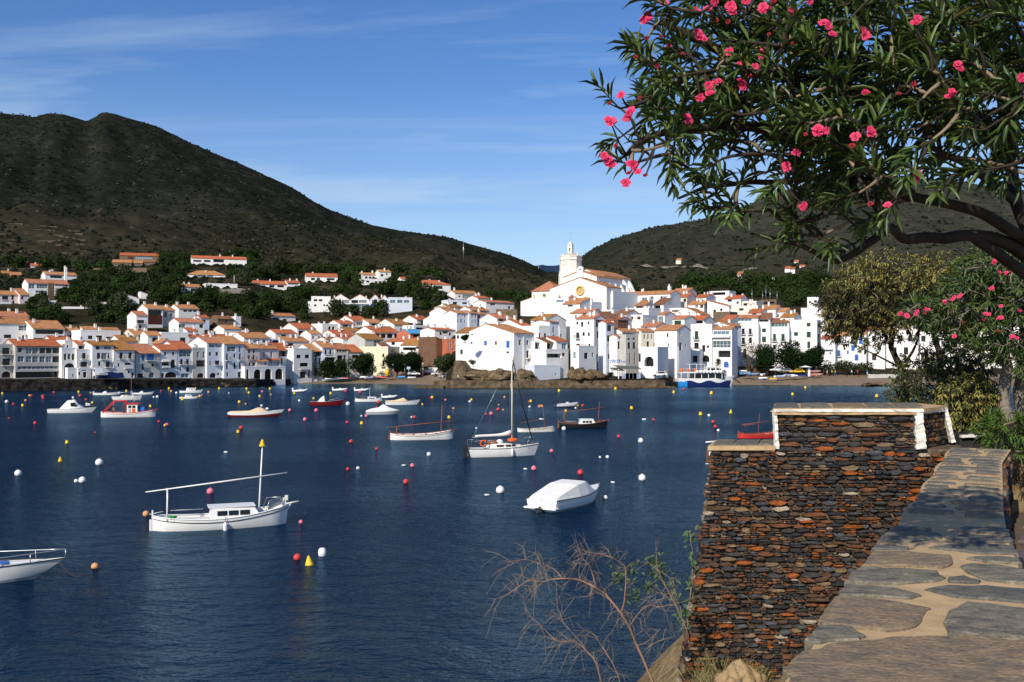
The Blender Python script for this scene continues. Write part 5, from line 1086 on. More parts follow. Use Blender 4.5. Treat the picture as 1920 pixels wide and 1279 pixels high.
scatter((60,215),0,'','')if False else None
fl=lambda a:[(0,a),(2000,a)]
_sc=scatter
def scatter(reg,n,*a,**k): return _sc(reg,int(n*.72),*a,**k)
scatter((110,215,fl(500),fl(575)),34,'dark pine on the slope right of the glass-bay villa','pines right of the glass-bay villa',seed=1)
scatter((0,120,fl(500),fl(518)),10,'dark pine above the villas at the left frame edge','pines above the left edge villas',seed=2)
scatter((205,350,fl(512),fl(560)),44,'dark pine between the stone villas and the slope road','pines below the stone villas',seed=3)
scatter((300,480,fl(478),fl(500)),26,'pine in the wood around the red-roofed villa','pines around the red-roofed villa',seed=4)
scatter((420,620,fl(505),fl(545)),34,'pine on the slope around the orange-red villas','pines around the orange-red villas',seed=5)
scatter((440,580,fl(545),fl(600)),34,'bushy tree on the scrubby slope left of the hotel','trees left of the hotel',seed=6)
scatter((560,760,fl(505),fl(535)),26,'pine above the hillside hotel','pines above the hotel',seed=7)
scatter((715,830,fl(548),fl(585)),26,'dense pine right of the hillside hotel','pines right of the hotel',.8,1.3,seed=8)
scatter((60,240,fl(575),fl(610)),30,'dark bushy tree on the slope behind the second row of houses','trees behind the left second row',seed=9)
scatter((560,720,fl(584),fl(596)),18,'dark tree below the hillside hotel','trees below the hotel',seed=10)
scatter((310,420,fl(560),fl(610)),16,'bushy tree between the slope houses and the road','trees near the slope houses',seed=11)
scatter((840,990,fl(560),fl(580)),14,'dark tree on the slope left of the church','trees left of the church',.5,.9,seed=12)
scatter((1160,1330,fl(528),fl(545)),34,'dark green pine in the wood behind the upper town','pines behind the upper town',.8,1.3,seed=13)
scatter((1330,1560,fl(522),fl(560)),56,'dark green pine in the wood behind the right town','pines behind the right town',.8,1.4,seed=14)
# the rest of the woods, past counting: crowns joined into one mass
def wood(zones,seed):
    rg=random.Random(seed); Vs=[];Qs=[];o=0; base=[leaf_cloud(300+i,blobs_for(300+i,8,6,0,7),260,1.1) for i in range(6)]
    for reg,n in zones:
        for i in range(n):
            px=rg.uniform(reg[0],reg[1]); y=rg.uniform(reg[2],reg[3])
            if occupied(px,y,10): continue
            off=off_of(px,y); g=ground(px,off); z=g.z+relief(px,off,g.x,g.y)-.9; v,q=base[rg.randrange(6)]; s=rg.uniform(.55,1.0); a=rg.uniform(0,6.28)
            ro=np.array([[math.cos(a),-math.sin(a),0],[math.sin(a),math.cos(a),0],[0,0,1]]); Vs.append((v*s)@ro.T+np.array([g.x,g.y,z])); Qs.append(q+o); o+=len(v)
    return np.concatenate(Vs),np.concatenate(Qs)
V,Q=wood((((60,220,505,610),90),((0,120,498,520),26),((205,360,508,612),110),((300,480,474,512),70),((360,600,505,600),150),((560,830,500,560),110),((840,1000,550,575),26),((1160,1560,518,556),190),((1420,1600,552,582),60)),3)
kind(link(np_mesh('woodland',V,Q,m_pine),'woodland'),'stuff')
# scrub and olives: too many to count
bl=[]
def bush_mesh(count,region,seed,sz,rowmode=False,clus=None):
    rg=np.random.RandomState(seed); V=[];Q=[];k=0; tmpl=[]
    for i in range(6):
        a=np.linspace(0,2*math.pi,6)[:-1]+i; tmpl.append(np.array([(math.cos(t)*(.8+.3*((j*5+i)%3)/2),math.sin(t)*(.8+.3*((j*7+i)%3)/2),0) for j,t in enumerate(a)]+[(math.cos(t+.5)*.62,math.sin(t+.5)*.62,.65) for t in a]+[(0.1,0,1.0)]))
    for i in range(count):
        px=rg.uniform(region[0],region[1]); off=region[2]+(region[3]-region[2])*rg.rand()**region[4]
        if off>ridge_off(px)+5: continue
        if rowmode: off=round(off/16)*16+rg.uniform(-1.5,1.5); px=round(px/4.6)*4.6+rg.uniform(-.8,.8)
        D=Ds(px)+off; X=(px-CX)/F*D
        if not rowmode and noise.noise(Vector((X/70,D/70,1.7)))<-.12 and rg.rand()<.75: continue
        if clus and noise.fractal(Vector((X/55,D/90,6.1)),1,2,3)<clus: continue
        z=zt(px,off)+relief(px,off,X,D)-.15; s=sz*(.5+rg.rand()*.9); tv=tmpl[rg.randint(6)]*np.array([s,s,s*.8])+np.array([X,D,z]); V.append(tv)
        o=k*11; k+=1
        for j in range(5):
            j2=(j+1)%5; Q.append((o+j,o+j2,o+5+j2,o+5+j)); Q.append((o+5+j,o+5+j2,o+10,o+10))
    V=np.concatenate(V)
    tris=[]
    for q in Q:
        if q[2]==q[3]: tris.append((q[0],q[1],q[2]))
        else: tris.append((q[0],q[1],q[2])); tris.append((q[0],q[2],q[3]))
    return V,np.array(tris)
m_scrub=mat('hill_scrub',(0.016,0.021,0.013),1.0,0.3,0.03,spec=0.0,col2=(0.013,0.017,0.010)); m_scrubdry=mat('dry_scrub',(0.050,0.044,0.024),1.0,0.3,0.05,spec=0.0,col2=(0.022,0.022,0.011))
V,Q=bush_mesh(9000,(-60,1080,230,1330,1.0),1,1.7); kind(link(np_mesh('scrub',V,Q,m_scrub),'scrub'),'stuff')
V,Q=bush_mesh(3500,(400,1120,200,700,1.0),5,1.5); kind(link(np_mesh('scrub',V,Q,m_scrubdry),'scrub'),'stuff')
V,Q=bush_mesh(5000,(-60,820,150,330,1.0),6,1.3); kind(link(np_mesh('scrub',V,Q,m_scrub),'scrub'),'stuff')
V,Q=bush_mesh(7000,(1060,1950,260,1400,1.0),2,1.9,True); kind(link(np_mesh('olive_grove',V,Q,mat('olive_rows',(0.040,0.046,0.032),1.0,0.3,.05,spec=0.0)),'olive_grove'),'stuff')
V,Q=bush_mesh(2600,(1060,1950,260,1400,1.0),3,2.3); kind(link(np_mesh('scrub',V,Q,m_scrub),'scrub'),'stuff')
V,Q=bush_mesh(2600,(-60,1050,330,1330,1.0),11,1.5,False,.16); kind(link(np_mesh('rock_outcrops',V,Q,mat('outcrop_rock',(0.11,0.097,0.082),1.0,0.4,.25,spec=0.0,col2=(0.045,0.04,0.035))),'rock_outcrops'),'stuff')
# dry-stone terraces low on the left hill, road on the right hill
mb=MB(); rg=random.Random(5)
for i in range(170):
    px=rg.uniform(-20,150); off=rg.uniform(240,380); off=round(off/9)*9+rg.uniform(-1,1); L0=rg.uniform(3,9)
    g=ground(px,off); z=g.z+relief(px,off,g.x,g.y); mb.box(g.x-L0/2,g.x+L0/2,g.y,g.y+.8,z-1,z+rg.uniform(-.1,.3))
kind(mb.build('dry_stone_terraces',mat('dry_stone',(0.085,0.07,0.05),0.95,0.3,.5)),'stuff')
def hillroad(pts,name,col):
    V=[];Q=[]; o_m=sum(off_of(p[0],p[1]) for p in pts)/len(pts)
    for i,(px,y,wd) in enumerate(pts):
        off=lerp(off_of(px,y),o_m,.85)
        for k in (0,1):
            o=off+k*wd; g=ground(px,o); V.append((g.x,g.y,g.z+relief(px,o,g.x,g.y)+1.2+k*1.2))
    Q=[(2*i,2*i+2,2*i+3,2*i+1) for i in range(len(pts)-1)]; kind(link(np_mesh(name,V,Q,col),name),'structure')
m_track=mat('pale_track',(0.20,0.17,0.13),0.95,0.2,.1)
hillroad([(x,interp(x,[(1110,503),(1180,505),(1225,503.5),(1260,505),(1300,509),(1345,511)]),9) for x in range(1110,1350,6)],'hill_road',m_track)
hillroad([(x,interp(x,[(1392,512),(1418,488)]),5) for x in range(1392,1420,3)],'hill_track',m_track)
hillroad([(x,interp(x,[(410,562),(450,557),(470,553)]),6) for x in range(410,472,4)],'slope_road',m_track)
# masts of the antennas and street lamps
def pole(px,yb,yt,D,r,label,name='lamp_post',cat='lamp post',lamp=True,m=None):
    a=P(px,yb,D); h=(yb-yt)/F*D; t_=thing(name,label,cat,a); mb=MB(); mb.tube([(0,0,-.8),(0,0,h)],[r,r*.7],6); mb.build('pole',m or m_steel,t_)
    if lamp: mb=MB(); mb.lathe([(.05,h-.1),(.22,h),(.22,h+.3),(.05,h+.42)],10); mb.build('lamp_head',m_offw,t_)
    return t_
pole(737,705,685,310,.07,'lamp post on the left beach before the dark tree pair'); pole(759,704,684,310,.07,'lamp post beside the blue sign on the left beach'); pole(793,705,683,308,.07,'lamp post before the apartment block')
t_=pole(766,704,688,309,.05,'small blue sign on a pole on the left beach','signpost','sign',False); mb=MB(); mb.box(-.55,.55,-.06,-.02,1.9,2.7); mb.build('sign_panel',mat('pale_blue_sign',(0.35,0.5,0.65),.5),t_)
for i,(px,yt) in enumerate(((1410,541),(1430,545),(1436,536),(1444,541),(1457,545))): pole(px,566,yt,Ds(px)+94,.08,'thin mast on the flat brownish house roof','antenna_mast','mast',False)
pole(869,486,453,780,.35,'pale pylon on the ridge above the hotel hillside','pylon','pylon',False); pole(1010,505,498,900,.3,'pale pylon at the saddle left of the church tower','pylon','pylon',False)
for px,yb,yt,D,l in ((64,590,573,380,'street lamp with two arms below the pinkish villa'),(92,588,560,380,'street lamp post left of the low white wall'),(439,528,517,430,'street lamp beside the flat villa on the slope road'),(161,492,478,540,'wooden pole left of the stone villas'),(178,492,479,540,'second wooden pole left of the stone villas'),(606,505,493,520,'wooden pole above the salmon-roofed house')): pole(px,yb,yt,D,.14,l,'utility_pole','pole',False,m_offw if 'lamp' in l else m_bark)
pole(1252.5,706,657,281,.16,'tall white pillar post before the lilac-blue building','pillar','post',False,m_wall['w'])
pole(1271.5,704,650,281.5,.13,'slim white drainpipe post on the lilac-blue building','pillar','post',False,m_wall['w'])
# ---------------------------------------------------------------- boats
BOATS=[]
def hull_stations(L,B,f0,f1,f2,kind_,ns=17,keel=-.35):
    """(x, half breadth, sheer z, keel z, stem rake) from stern to bow"""
    st=[]
    for i in range(ns):
        t=i/(ns-1); x=-L/2+L*t
        if kind_=='double': b=B/2*max(0.0,(math.sin(math.pi*(0.04+0.92*t)))**.62) if 0<t<1 else 0.035
        elif kind_=='transom': b=B/2*(lerp(.80,1.0,min(1,t/.4)) if t<.45 else max(.02,(1-((t-.45)/.55)**2.3)))
        else: b=B/2*(1.0 if t<.55 else max(.02,(1-((t-.55)/.45)**2.2)))
        u=abs(t-.42)/.58; s=f1+(f2-f1)*max(0,(t-.42)/.58)**2+(f0-f1)*max(0,(.42-t)/.42)**2
        st.append((x,b,s,keel if 0<i<ns-1 else keel*.3,t))
    return st
def hull_mesh(st,rake=.0,m=7,full=.55,flare=0.0,srake=0.0):
    mb=MB(); n=len(st); rows=[]
    for x,b,s,k,t in st:
        pr=[]
        for j in range(m):
            v=j/(m-1); y=b*(math.cos(v*math.pi/2)**full); z=s+(k-s)*math.sin(v*math.pi/2)**1.25
            xr=x+rake*max(0,(t-.6)/.4)**2*(z/max(.1,s))+srake*max(0,(.15-t)/.15)*(1-z/max(.1,s)); pr.append((xr,y*(1-flare*v*(1-v)*2),z))
        rows.append(pr)
    vs=[];
    for pr in rows: vs+= pr+[(x,-y,z) for x,y,z in pr]
    fs=[]
    for i in range(n-1):
        for j in range(m-1):
            a=i*2*m+j; fs.append([a,a+1,a+2*m+1,a+2*m]); a+=m; fs.append([a,a+2*m,a+2*m+1,a+1])
    mb.add(vs,fs,0,True)
    mb.add([*rows[0],*[(x,-y,z) for x,y,z in rows[0][::-1]]],[list(range(2*m))],0)
    return mb,rows
def deck_mesh(rows,drop,camber=.05,mi=0,t0=0,t1=1):
    mb=MB(); n=len(rows); a,b_=int(t0*(n-1)),int(math.ceil(t1*(n-1)))
    for i in range(a,b_):
        q=[]
        for r in (rows[i],rows[i+1]):
            x,y,z=r[0]; q.append([(x,y*.97,z-drop),(x,0,z-drop+camber),(x,-y*.97,z-drop)])
        mb.add(q[0]+q[1],[[0,1,4,3],[1,2,5,4]],mi)
    return mb
def rim(mb,rows,r=.04,dz=0.0,mi=0,out=1.0,a=0,b_=None):
    for sg in (1,-1): mb.tube([(p[0][0],sg*p[0][1]*out,p[0][2]+dz) for p in rows[a:b_]],r,6,mi)
def boat(name,label,cat,px0,px1,py,head,flip=False,group=None):
    """thing placed on the water so that its hull spans px0..px1; head = degrees the bow is turned away from the picture plane"""
    c=W((px0+px1)/2,py); L=(px1-px0)/F*c.y/math.cos(R(head)); rz=R(head) if not flip else R(180-head)
    t_=thing(name,label,cat,c,rz,group); BOATS.append(((px0+px1)/2,py,t_)); return t_,L
def fender(par,x,y,z):
    mb=MB(); mb.lathe([(.02,.3),(.07,.26),(.1,.12),(.1,-.28),(.07,-.36),(.02,-.4)],10,(x,y,z)); mb.tube([(x,y,z+.28),(x,y*.97,z+.7)],.012,5,1); return mb.build('fender',[m_bwhite,m_rope],par)
def llaut(label,px0,px1,py,head,hull,trim,flip=False,mastpx=.30,mh=.6,cabin=None,yard=True,spar=None,yd=(.26,.36),rud=True,canopy=False,cone=False,bow=True,ym=1.0):
    t_,L=boat('wooden_boat',label,'boat',px0,px1,py,head,flip); B=L*.31; st=hull_stations(L,B,L*.115,L*.085,L*.155,'double'); mb,rows=hull_mesh(st,.12,8,.5)
    h=mb.build('hull',hull,t_); spar=spar or trim
    mb=deck_mesh(rows,L*.022,.03); mb.build('deck',m_offw,t_)
    mb=MB(); rim(mb,rows,.035*L/7,.0); mb.build('gunwale',trim,t_)
    mb=MB(); rim(mb,[[(p[0][0],p[0][1]*1.005,p[0][2]-L*.025)] for p in rows],.02*L/7); mb.build('rubbing_strake',hull if hull is m_black else m_dark if (hull is m_white and trim is m_white) else trim,h)
    xs_,xb=-L/2,L/2; zs,zb=st[0][2],st[-1][2]
    mb=MB(); mb.prism([(-.07*L/7,-.035*L/7),(.07*L/7,-.035*L/7),(.07*L/7,.035*L/7),(-.07*L/7,.035*L/7)],-.1,.32*L/7); 
    v=[(x*1.0+xb+.12+(.12*L/7 if z>.1 else -.1),y,z+zb-.25*L/7) for x,y,z in mb.v]; mb.v=v
    mb.build('stem_post',trim if bow else hull,t_)
    if rud:
        mb=MB(); k=L/7; mb.box(xs_-.20*k,xs_-.09*k,-.025*k,.025*k,-.3,zs-.2*k); mb.box(xs_-.08*k,xs_-.0*k,-.03*k,.03*k,-.3,zs+.30*k); mb.tube([(xs_-.18*k,0,zs+.08*k),(xs_+.5*k,0,zs+.2*k)],.02*k,5); mb.build('rudder',trim,t_)
    k=L/7.0; mx_=mastpx*L
    if yard or mh: mb=MB(); mb.tube([(mx_,0,.2),(mx_+.03*L,0,mh*L)],[.055*k,.036*k],8); ms_=mb.build('mast',spar,t_)
    if cone: mb=MB(); mb.lathe([(.16,0),(.16,.05),(.05,.34),(.015,.38)],12,(mx_+.03*L,0,mh*L)); mb.build('masthead_cone',m_yellow,ms_)
    if yard:
        mb=MB(); x0=-.555*L; x1=ym*.545*L
        mb.tube([(x0,-.06*k,yd[0]*L),(0,-.07*k,lerp(yd[0],yd[1],.52)*L),(x1,-.06*k,yd[1]*L)],[.028*k,.045*k,.03*k],7); mb.build('yard',spar,t_)
        mb=MB(); xg=-.40*L; zt_=lerp(yd[0],yd[1],.14)*L-.05*k
        for sg in (1,-1): mb.tube([(xg,sg*.09*L,st[3][2]-.1*k),(xg+.02,sg*.07*L,zt_)],.035*k,6)
        mb.tube([(xg,-.085*L,zt_),(xg,.085*L,zt_)],.045*k,6); mb.build('yard_crutch',spar,t_)
    if cabin:
        c0,c1,ch_=cabin; zb_=st[8][2]-.05; bw=B*.33; xa,xe=c0*L,c1*L; mb=MB()
        prof=[(xa,zb_),(xa+.02*L,zb_+ch_*L),(xe-.05*L,zb_+ch_*L*.86),(xe,zb_)]
        n=4; vs=[(x,-bw*(1 if i in(0,3) else .86),z) for i,(x,z) in enumerate(prof)]+[(x,bw*(1 if i in(0,3) else .86),z) for i,(x,z) in enumerate(prof)]
        mb.add(vs,[[0,3,2,1],[4,5,6,7],[0,1,5,4],[1,2,6,5],[2,3,7,6]]); mb.box(xa-.01*L,xe-.045*L,-bw*.9,bw*.9,zb_+ch_*L*.99,zb_+ch_*L*1.06)
        cb=mb.build('cabin',m_white,t_)
        nw_=3 if (xe-xa)>.22*L else 2
        for sg in (1,-1):
            for i in range(nw_):
                a=lerp(xa+.05*L,xe-.085*L,i/nw_)+.006*L; b_=lerp(xa+.05*L,xe-.085*L,(i+1)/nw_)-.006*L; z0,z1=zb_+ch_*L*.28,zb_+ch_*L*.70
                y0=bw*(.962)+.012; y1=bw*(.902)+.012
                mb=MB(); q=[(a,sg*y0,z0),(b_,sg*y0,z0),(b_,sg*y1,z1),(a,sg*y1,z1)]; mb.add(q+[(x,y+sg*.015,z) for x,y,z in q],[[0,1,2,3],[7,6,5,4],[0,4,5,1],[1,5,6,2],[2,6,7,3],[3,7,4,0]]); mb.build('window',m_glass,cb)
        mb=MB()
        for sg in (1,-1):
            mb.tube([(xa-.28*L,sg*B*.40,st[4][2]+.02),(xa-.28*L,sg*B*.40,st[4][2]+.28*k),(xa-.04*L,sg*B*.42,st[6][2]+.30*k)],.016*k,5)
        mb.build('hand_rail',m_offw,t_)
    else:
        mb=MB()
        for f in (-.3,-.12,.08,.24):
            i=int((f+.5)*16); mb.box(f*L-.1*k,f*L+.1*k,-rows[i][0][1]*.93,rows[i][0][1]*.93,st[i][2]-.1*k,st[i][2]-.05*k)
        mb.build('thwarts',m_wood if hull is not m_black else m_offw,t_)
        mb=MB()
        for f in (-.22,-.02,.16): 
            for sg in (1,-1): i=int((f+.5)*16); mb.tube([(f*L,sg*rows[i][0][1],st[i][2]),(f*L,sg*rows[i][0][1],st[i][2]+.22*k)],.02*k,5)
        mb.build('tholes',trim,t_)
    return t_,L,st,rows,k
t_,L,st,rows,k=llaut('large white traditional boat with long raised yard and yellow cone on its mast',302,527,988,20,m_white,m_white,cabin=(-.09,.30,.085),mastpx=.285,mh=.62,yd=(.30,.405),cone=True,ym=.93)
fender(t_,.02*L,-rows[8][0][1]-.1,.12)
mb=MB()
for sg in (1,-1): mb.tube([(.33*L,sg*.1*L,st[13][2]),(.36*L,sg*.09*L,st[13][2]+.55),(.46*L,sg*.03*L,st[15][2]+.45),(.47*L,sg*.02*L,st[15][2])],.02,5)
mb.build('bow_rail',m_steel,t_)
m_mesh=mat('grey_net',(0.35,0.36,0.38),0.9)
mb=MB(); mb.box(.475*L,.50*L,-.05,.05,st[16][2]-.1,st[16][2]+.34); mb.box(.49*L,.515*L,-.045,.045,st[16][2]+.2,st[16][2]+.46); mb.build('bow_stem_head',m_offw,t_)
mb=MB(); mb.tube([(.48*L,0,st[15][2]+.08),(.60*L,0,st[15][2]+.2)],.05,6); mb.build('bowsprit',m_offw,t_)
mb=MB(); mb.quad((.345*L,-.095*L,st[13][2]+.05),(.455*L,-.032*L,st[15][2]+.1),(.45*L,-.032*L,st[15][2]+.42),(.36*L,-.092*L,st[13][2]+.50)); mb.build('spray_cloth',m_mesh,t_)
mb=MB(); mb.ball((-.36*L,.05,st[3][2]+.02),.16,8,5,0,(1.5,1,.6)); mb.build('green_net_heap',mat('green_net',(0.02,0.22,0.03),.9),t_)
BIG=t_
llaut('white open boat with varnished trim and wooden yard, left of the sailing boat',733,848,824,10,m_white,m_wood,spar=m_rust,mastpx=.305,mh=.56,yd=(.20,.30))
llaut('black traditional boat with white cabin and wooden spars, beyond the sailing boat',1048,1138,802,6,m_black,m_rust,spar=m_rust,cabin=(-.08,.26,.10),mastpx=.32,mh=.55,yd=(.32,.42),ym=.8)
t_,L,st,rows,k=llaut('small white open boat with dark rim, flag and slanting spar beside the black boat',970,1040,809.5,8,m_offw,m_black,spar=m_rust,yard=False,mastpx=.2,mh=.0001)
mb=MB(); mb.tube([(.24*L,0,.3),(.18*L,0,.72*L)],[.035,.02],6); ms_=mb.build('mast',m_rust,t_)
mb=MB(); mb.tube([(-.42*L,0,.24*L),(.2*L,0,.33*L)],.03,6); mb.tube([(.09*L,0,.34*L),(.22*L,0,.325*L)],.08,6,1); mb.build('slanting_spar',[m_rust,m_offw],t_)
mb=MB(); 
for i in range(4): 
    a,b_=-i*.13,-(i+1)*.13; mb.quad((.18*L+a,.05*math.sin(i*1.7),.66*L+.02*i),(.18*L+b_,.05*math.sin(i*1.7+1.7),.66*L-.02*i-.04),(.18*L+b_,.05*math.sin(i*1.7+1.7),.72*L-.02*i-.04),(.18*L+a,.05*math.sin(i*1.7),.72*L))
mb.build('flag',m_peach,ms_)
t_,L,st,rows,k=llaut('white traditional boat with cabin in front of the pale yellow building',667,716,753,5,m_white,m_offw,cabin=(-.05,.32,.10),mastpx=.02,mh=.58,yard=False,spar=m_offw)
mb=MB(); mb.tube([(.33*L,0,.3),(.33*L,0,.60*L)],.04,6); mb.build('foremast',m_black,t_); mb=MB(); mb.tube([(-.35*L,0,.2*L),(-.05*L,0,.17*L),(.35*L,0,.16*L)],.03,5); mb.build('boom',m_rust,t_)
t_,L,st,rows,k=llaut('red-hulled boat with a wooden frame, half hidden behind the stone block',1383,1470,821,8,m_red,m_rust,spar=m_rust,mastpx=-.06,mh=.52,yard=False)
mb=MB()
for sg in (1,-1): mb.tube([(-.38*L,sg*.5,.5),(-.38*L,sg*.45,.28*L),(-.12*L,sg*.45,.31*L)],.04,6)
mb.tube([(-.38*L,-.5,.28*L),(-.38*L,.5,.28*L)],.05,6); mb.tube([(-.42*L,0,.285*L),(.2*L,0,.36*L)],.035,6); mb.build('awning_frame',m_rust,t_)
# boat showing only its stern left of the stone wall
t_,L=boat('wooden_boat','white boat stern with wooden rudder peeping out left of the stone wall','boat',1326,1520,868,10); st=hull_stations(L,L*.3,L*.115,L*.085,L*.15,'double'); mb,rows=hull_mesh(st,.1); mb.build('hull',m_white,t_); deck_mesh(rows,.12).build('deck',m_offw,t_)
mb=MB(); mb.box(-L/2-.22,-L/2-.05,-.03,.03,-.2,1.15); mb.box(-L/2-.3,-L/2+.25,-.04,.04,-.05,.05,1); mb.build('rudder',[m_wood,m_white],t_); mb=MB(); mb.tube([(-L/2-.28,0,1.78),(-L/2+.7,0,1.86)],.06,6); mb.build('boom',m_white,t_)
# ---- motor boats
def motorboat(label,px0,px1,py,head,hull,L_h=(.12,.10,.16),stripe=None,flip=False,deckm=None,group=None,name='motorboat',B=.36,low=None,rake=.12):
    t_,L=boat(name,label,'boat',px0,px1,py,head,flip,group); st=hull_stations(L,L*B,L*L_h[0],L*L_h[1],L*L_h[2],'transom',19); mb,rows=hull_mesh(st,rake*L,8,.45,.0)
    h=mb.build('hull',hull,t_); deck_mesh(rows,.03*L/5,.05*L/5).build('deck',deckm or m_white,t_)
    mb=MB(); rim(mb,rows,.022*L/5,.0,0,1.0); mb.build('rub_rail',stripe or m_dark,t_)
    if low:                                                     # lower hull in another colour: a strip along the boot line
        mb=MB()
        for sg in (1,-1):
            for a,b_ in zip(rows,rows[1:]):
                q=[(p[i][0],sg*(p[i][1]+.012),p[i][2]) for p in (a,b_) for i in (low[1],low[2])]
                mb.add(q,[[0,1,3,2] if sg<0 else [0,2,3,1]],0,True)
        mb.build('hull_band',low[0],h)
    return t_,L,st,rows
def cover(par,rows,st,prof,m,L,name='cover',wide=.95,fl=.4,flat=False):
    """tarpaulin lofted over the boat: prof=(t, height over sheer, crown share)"""
    mb=MB(); n=len(rows); rr=[]
    for t,h,cw in prof:
        i=t*(n-1); a=int(min(n-2,i)); f=i-a; x=lerp(rows[a][0][0],rows[a+1][0][0],f); y=lerp(rows[a][0][1],rows[a+1][0][1],f)*wide; z=lerp(rows[a][0][2],rows[a+1][0][2],f)
        rr.append([(x,y,z-.02*L),(x,y*.99,z+.005*L),(x,y*cw,z+h*L*.92),(x,y*cw*fl,z+h*L),(x,-y*cw*fl,z+h*L),(x,-y*cw,z+h*L*.92),(x,-y*.99,z+.005*L),(x,-y,z-.02*L)])
    vs=[v for r in rr for v in r]; fs=[]
    for i in range(len(rr)-1):
        for j in range(7): a=i*8+j; fs.append([a,a+8,a+9,a+1])
    fs.append(list(range(8))); fs.append([len(vs)-8+j for j in range(8)][::-1])
    mb.add(vs,fs,0,False); mb.s=[not flat]*(len(fs)-2)+[False]*2; return mb.build(name,m,par)
t_,L,st,rows=motorboat('white motorboat under a white tarpaulin, seen from its stern, nearest covered boat',1013,1120,946,57,m_white,(.105,.10,.135),m_black,B=.40,low=(m_navy,3,5))
cover(t_,rows,st,[(.03,.015,.92),(.08,.035,.90),(.40,.115,.80),(.57,.125,.76),(.62,.115,.74),(.74,.02,.74),(.80,.005,.8)],m_canvas,L,fl=.82,flat=True)
mb=MB(); mb.box(-L/2-.35,-L/2-.02,-.22,.22,-.35,.22); mb.tube([(-L/2-.1,0,.2),(-L/2-.5,0,-.1)],.14,8); mb.build('stern_drive',m_dark,t_)
mb=MB(); mb.tube([(L/2+.3,.0,L*.16),(L/2+.9,-.3,.5),(L/2+1.0,-.5,-.2)],.02,5); mb.build('mooring_line',m_rope,t_)
mb=MB(); mb.box(-L/2-.25,-L/2+.2,-L*.17,L*.17,.16,.24); mb.build('swim_platform',m_white,t_)
CB=t_
t_,L,st,rows=motorboat('white motorboat bow with steel rail, cut by the left frame edge',-224,50,1092,12,m_white,(.105,.10,.135),m_dark,B=.36,low=(m_grey,3,4),rake=.20)  # grey band: hull lines plus the lower hull's shading, painted in
mb=MB(); 
for sg in (1,-1): 
    pr=[(rows[i][0][0]*1.0,sg*rows[i][0][1]*.95,rows[i][0][2]+.06*L*(1 if i>9 else .3)) for i in range(8,19)]; mb.tube(pr,.02,5)
    for i in (10,13,16,18): mb.tube([(rows[i][0][0],sg*rows[i][0][1]*.95,rows[i][0][2]),(rows[i][0][0],sg*rows[i][0][1]*.95,rows[i][0][2]+.06*L)],.016,5)
mb.build('bow_rail',m_steel,t_)
cover(t_,rows,st,[(.30,.02,.7),(.45,.045,.66),(.66,.03,.6),(.78,.005,.5)],m_white,L,'foredeck_hatch',.75)
mb=MB(); mb.box(L*.28,L*.345,-.35,-.05,st[15][2]+.02,st[15][2]+.06); mb.build('blue_cloth',m_sh['u'],t_)
a=W(118,1045); mb=MB(); mb.tube([(L/2+.9,0,L*.115),(L/2+1.2,-.1,.3),(L/2+1.6,-.15,.05),(L/2+2.05,-.15,.1)],.025,5); mb.build('mooring_line',m_rope,t_)
LB=t_
t_,L,st,rows=motorboat('white cabin cruiser with dark glass, left of the red and white fishing boat',94,170,774,8,m_white,(.10,.10,.15),m_dark,B=.34)
cover(t_,rows,st,[(.28,.01,.8),(.44,.20,.62),(.60,.22,.58),(.66,.12,.56),(.78,.02,.5)],m_white,L,'cabin',.85)
mb=MB()
for sg in (1,-1): mb.box(.04*L,.16*L,sg*.135*L-.02,sg*.135*L+.02,st[10][2]+.06*L,st[10][2]+.15*L)
mb.build('side_window',m_glass,t_); mb=MB(); mb.tube([(.06*L,0,.30*L),(.06*L,0,.36*L)],.02,5); mb.ball((.06*L,0,.37*L),.18,8,6); mb.build('radar_dome',m_bwhite,t_)
mb=MB(); mb.box(.36*L,.40*L,-.1,.1,.17*L,.24*L); mb.ball((.44*L,0,.2*L),.2,8,5); mb.build('bow_gear',m_offw,t_)
t_,L,st,rows=motorboat('dark red runabout with a cream cover, beyond the large white boat',430,521,781,5,m_dkred,(.09,.08,.14),m_white,deckm=m_white,B=.32,low=(m_white,0,2))
cover(t_,rows,st,[(.03,.02,.9),(.2,.03,.86),(.42,.04,.8),(.58,.10,.72),(.66,.09,.7),(.78,.0,.7)],m_cream,L)
mb=MB(); mb.ball((.27*L,.1,.16*L),.17,8,6,0,(1.3,1,1)); mb.build('white_buoy_on_deck',m_bwhite,t_); mb=MB(); mb.ball((.20*L,-.1,.15*L),.13,8,6); mb.build('red_buoy_on_deck',m_bred,t_)
t_,L,st,rows=motorboat('dark red open boat with a white upright windscreen cover',582,639,760,8,m_dkred,(.13,.12,.19),m_black,deckm=m_offw,B=.34)
mb=MB(); x0,x1=-.26*L,-.02*L; zb_=.12*L; mb.add([(x0,-.4,zb_),(x1,-.4,zb_),(x1-.03*L,-.3,zb_+.20*L),(x0+.1*L,-.3,zb_+.12*L),(x0,.4,zb_),(x1,.4,zb_),(x1-.03*L,.3,zb_+.20*L),(x0+.1*L,.3,zb_+.12*L)],[[0,1,2,3],[7,6,5,4],[1,5,6,2],[2,6,7,3],[3,7,4,0]]); mb.build('console_cover',m_canvas,t_)
mb=MB(); mb.tube([(.1*L,-.5,.16*L),(.45*L,-.1,.24*L),(.45*L,.1,.24*L),(.1*L,.5,.16*L)],.025,5); mb.build('bow_rail',m_steel,t_); mb=MB(); mb.tube([(-.36*L,0,.12*L),(-.42*L,0,.34*L)],.02,5); mb.box(-.47*L,-.38*L,-.02,.02,.33*L,.38*L); mb.build('stern_flag',m_dark,t_)
t_,L,st,rows=motorboat('boat under a peaked white tarpaulin beside the white speedboat',687,744,777,12,m_grey,(.10,.09,.12),m_dark,B=.38)
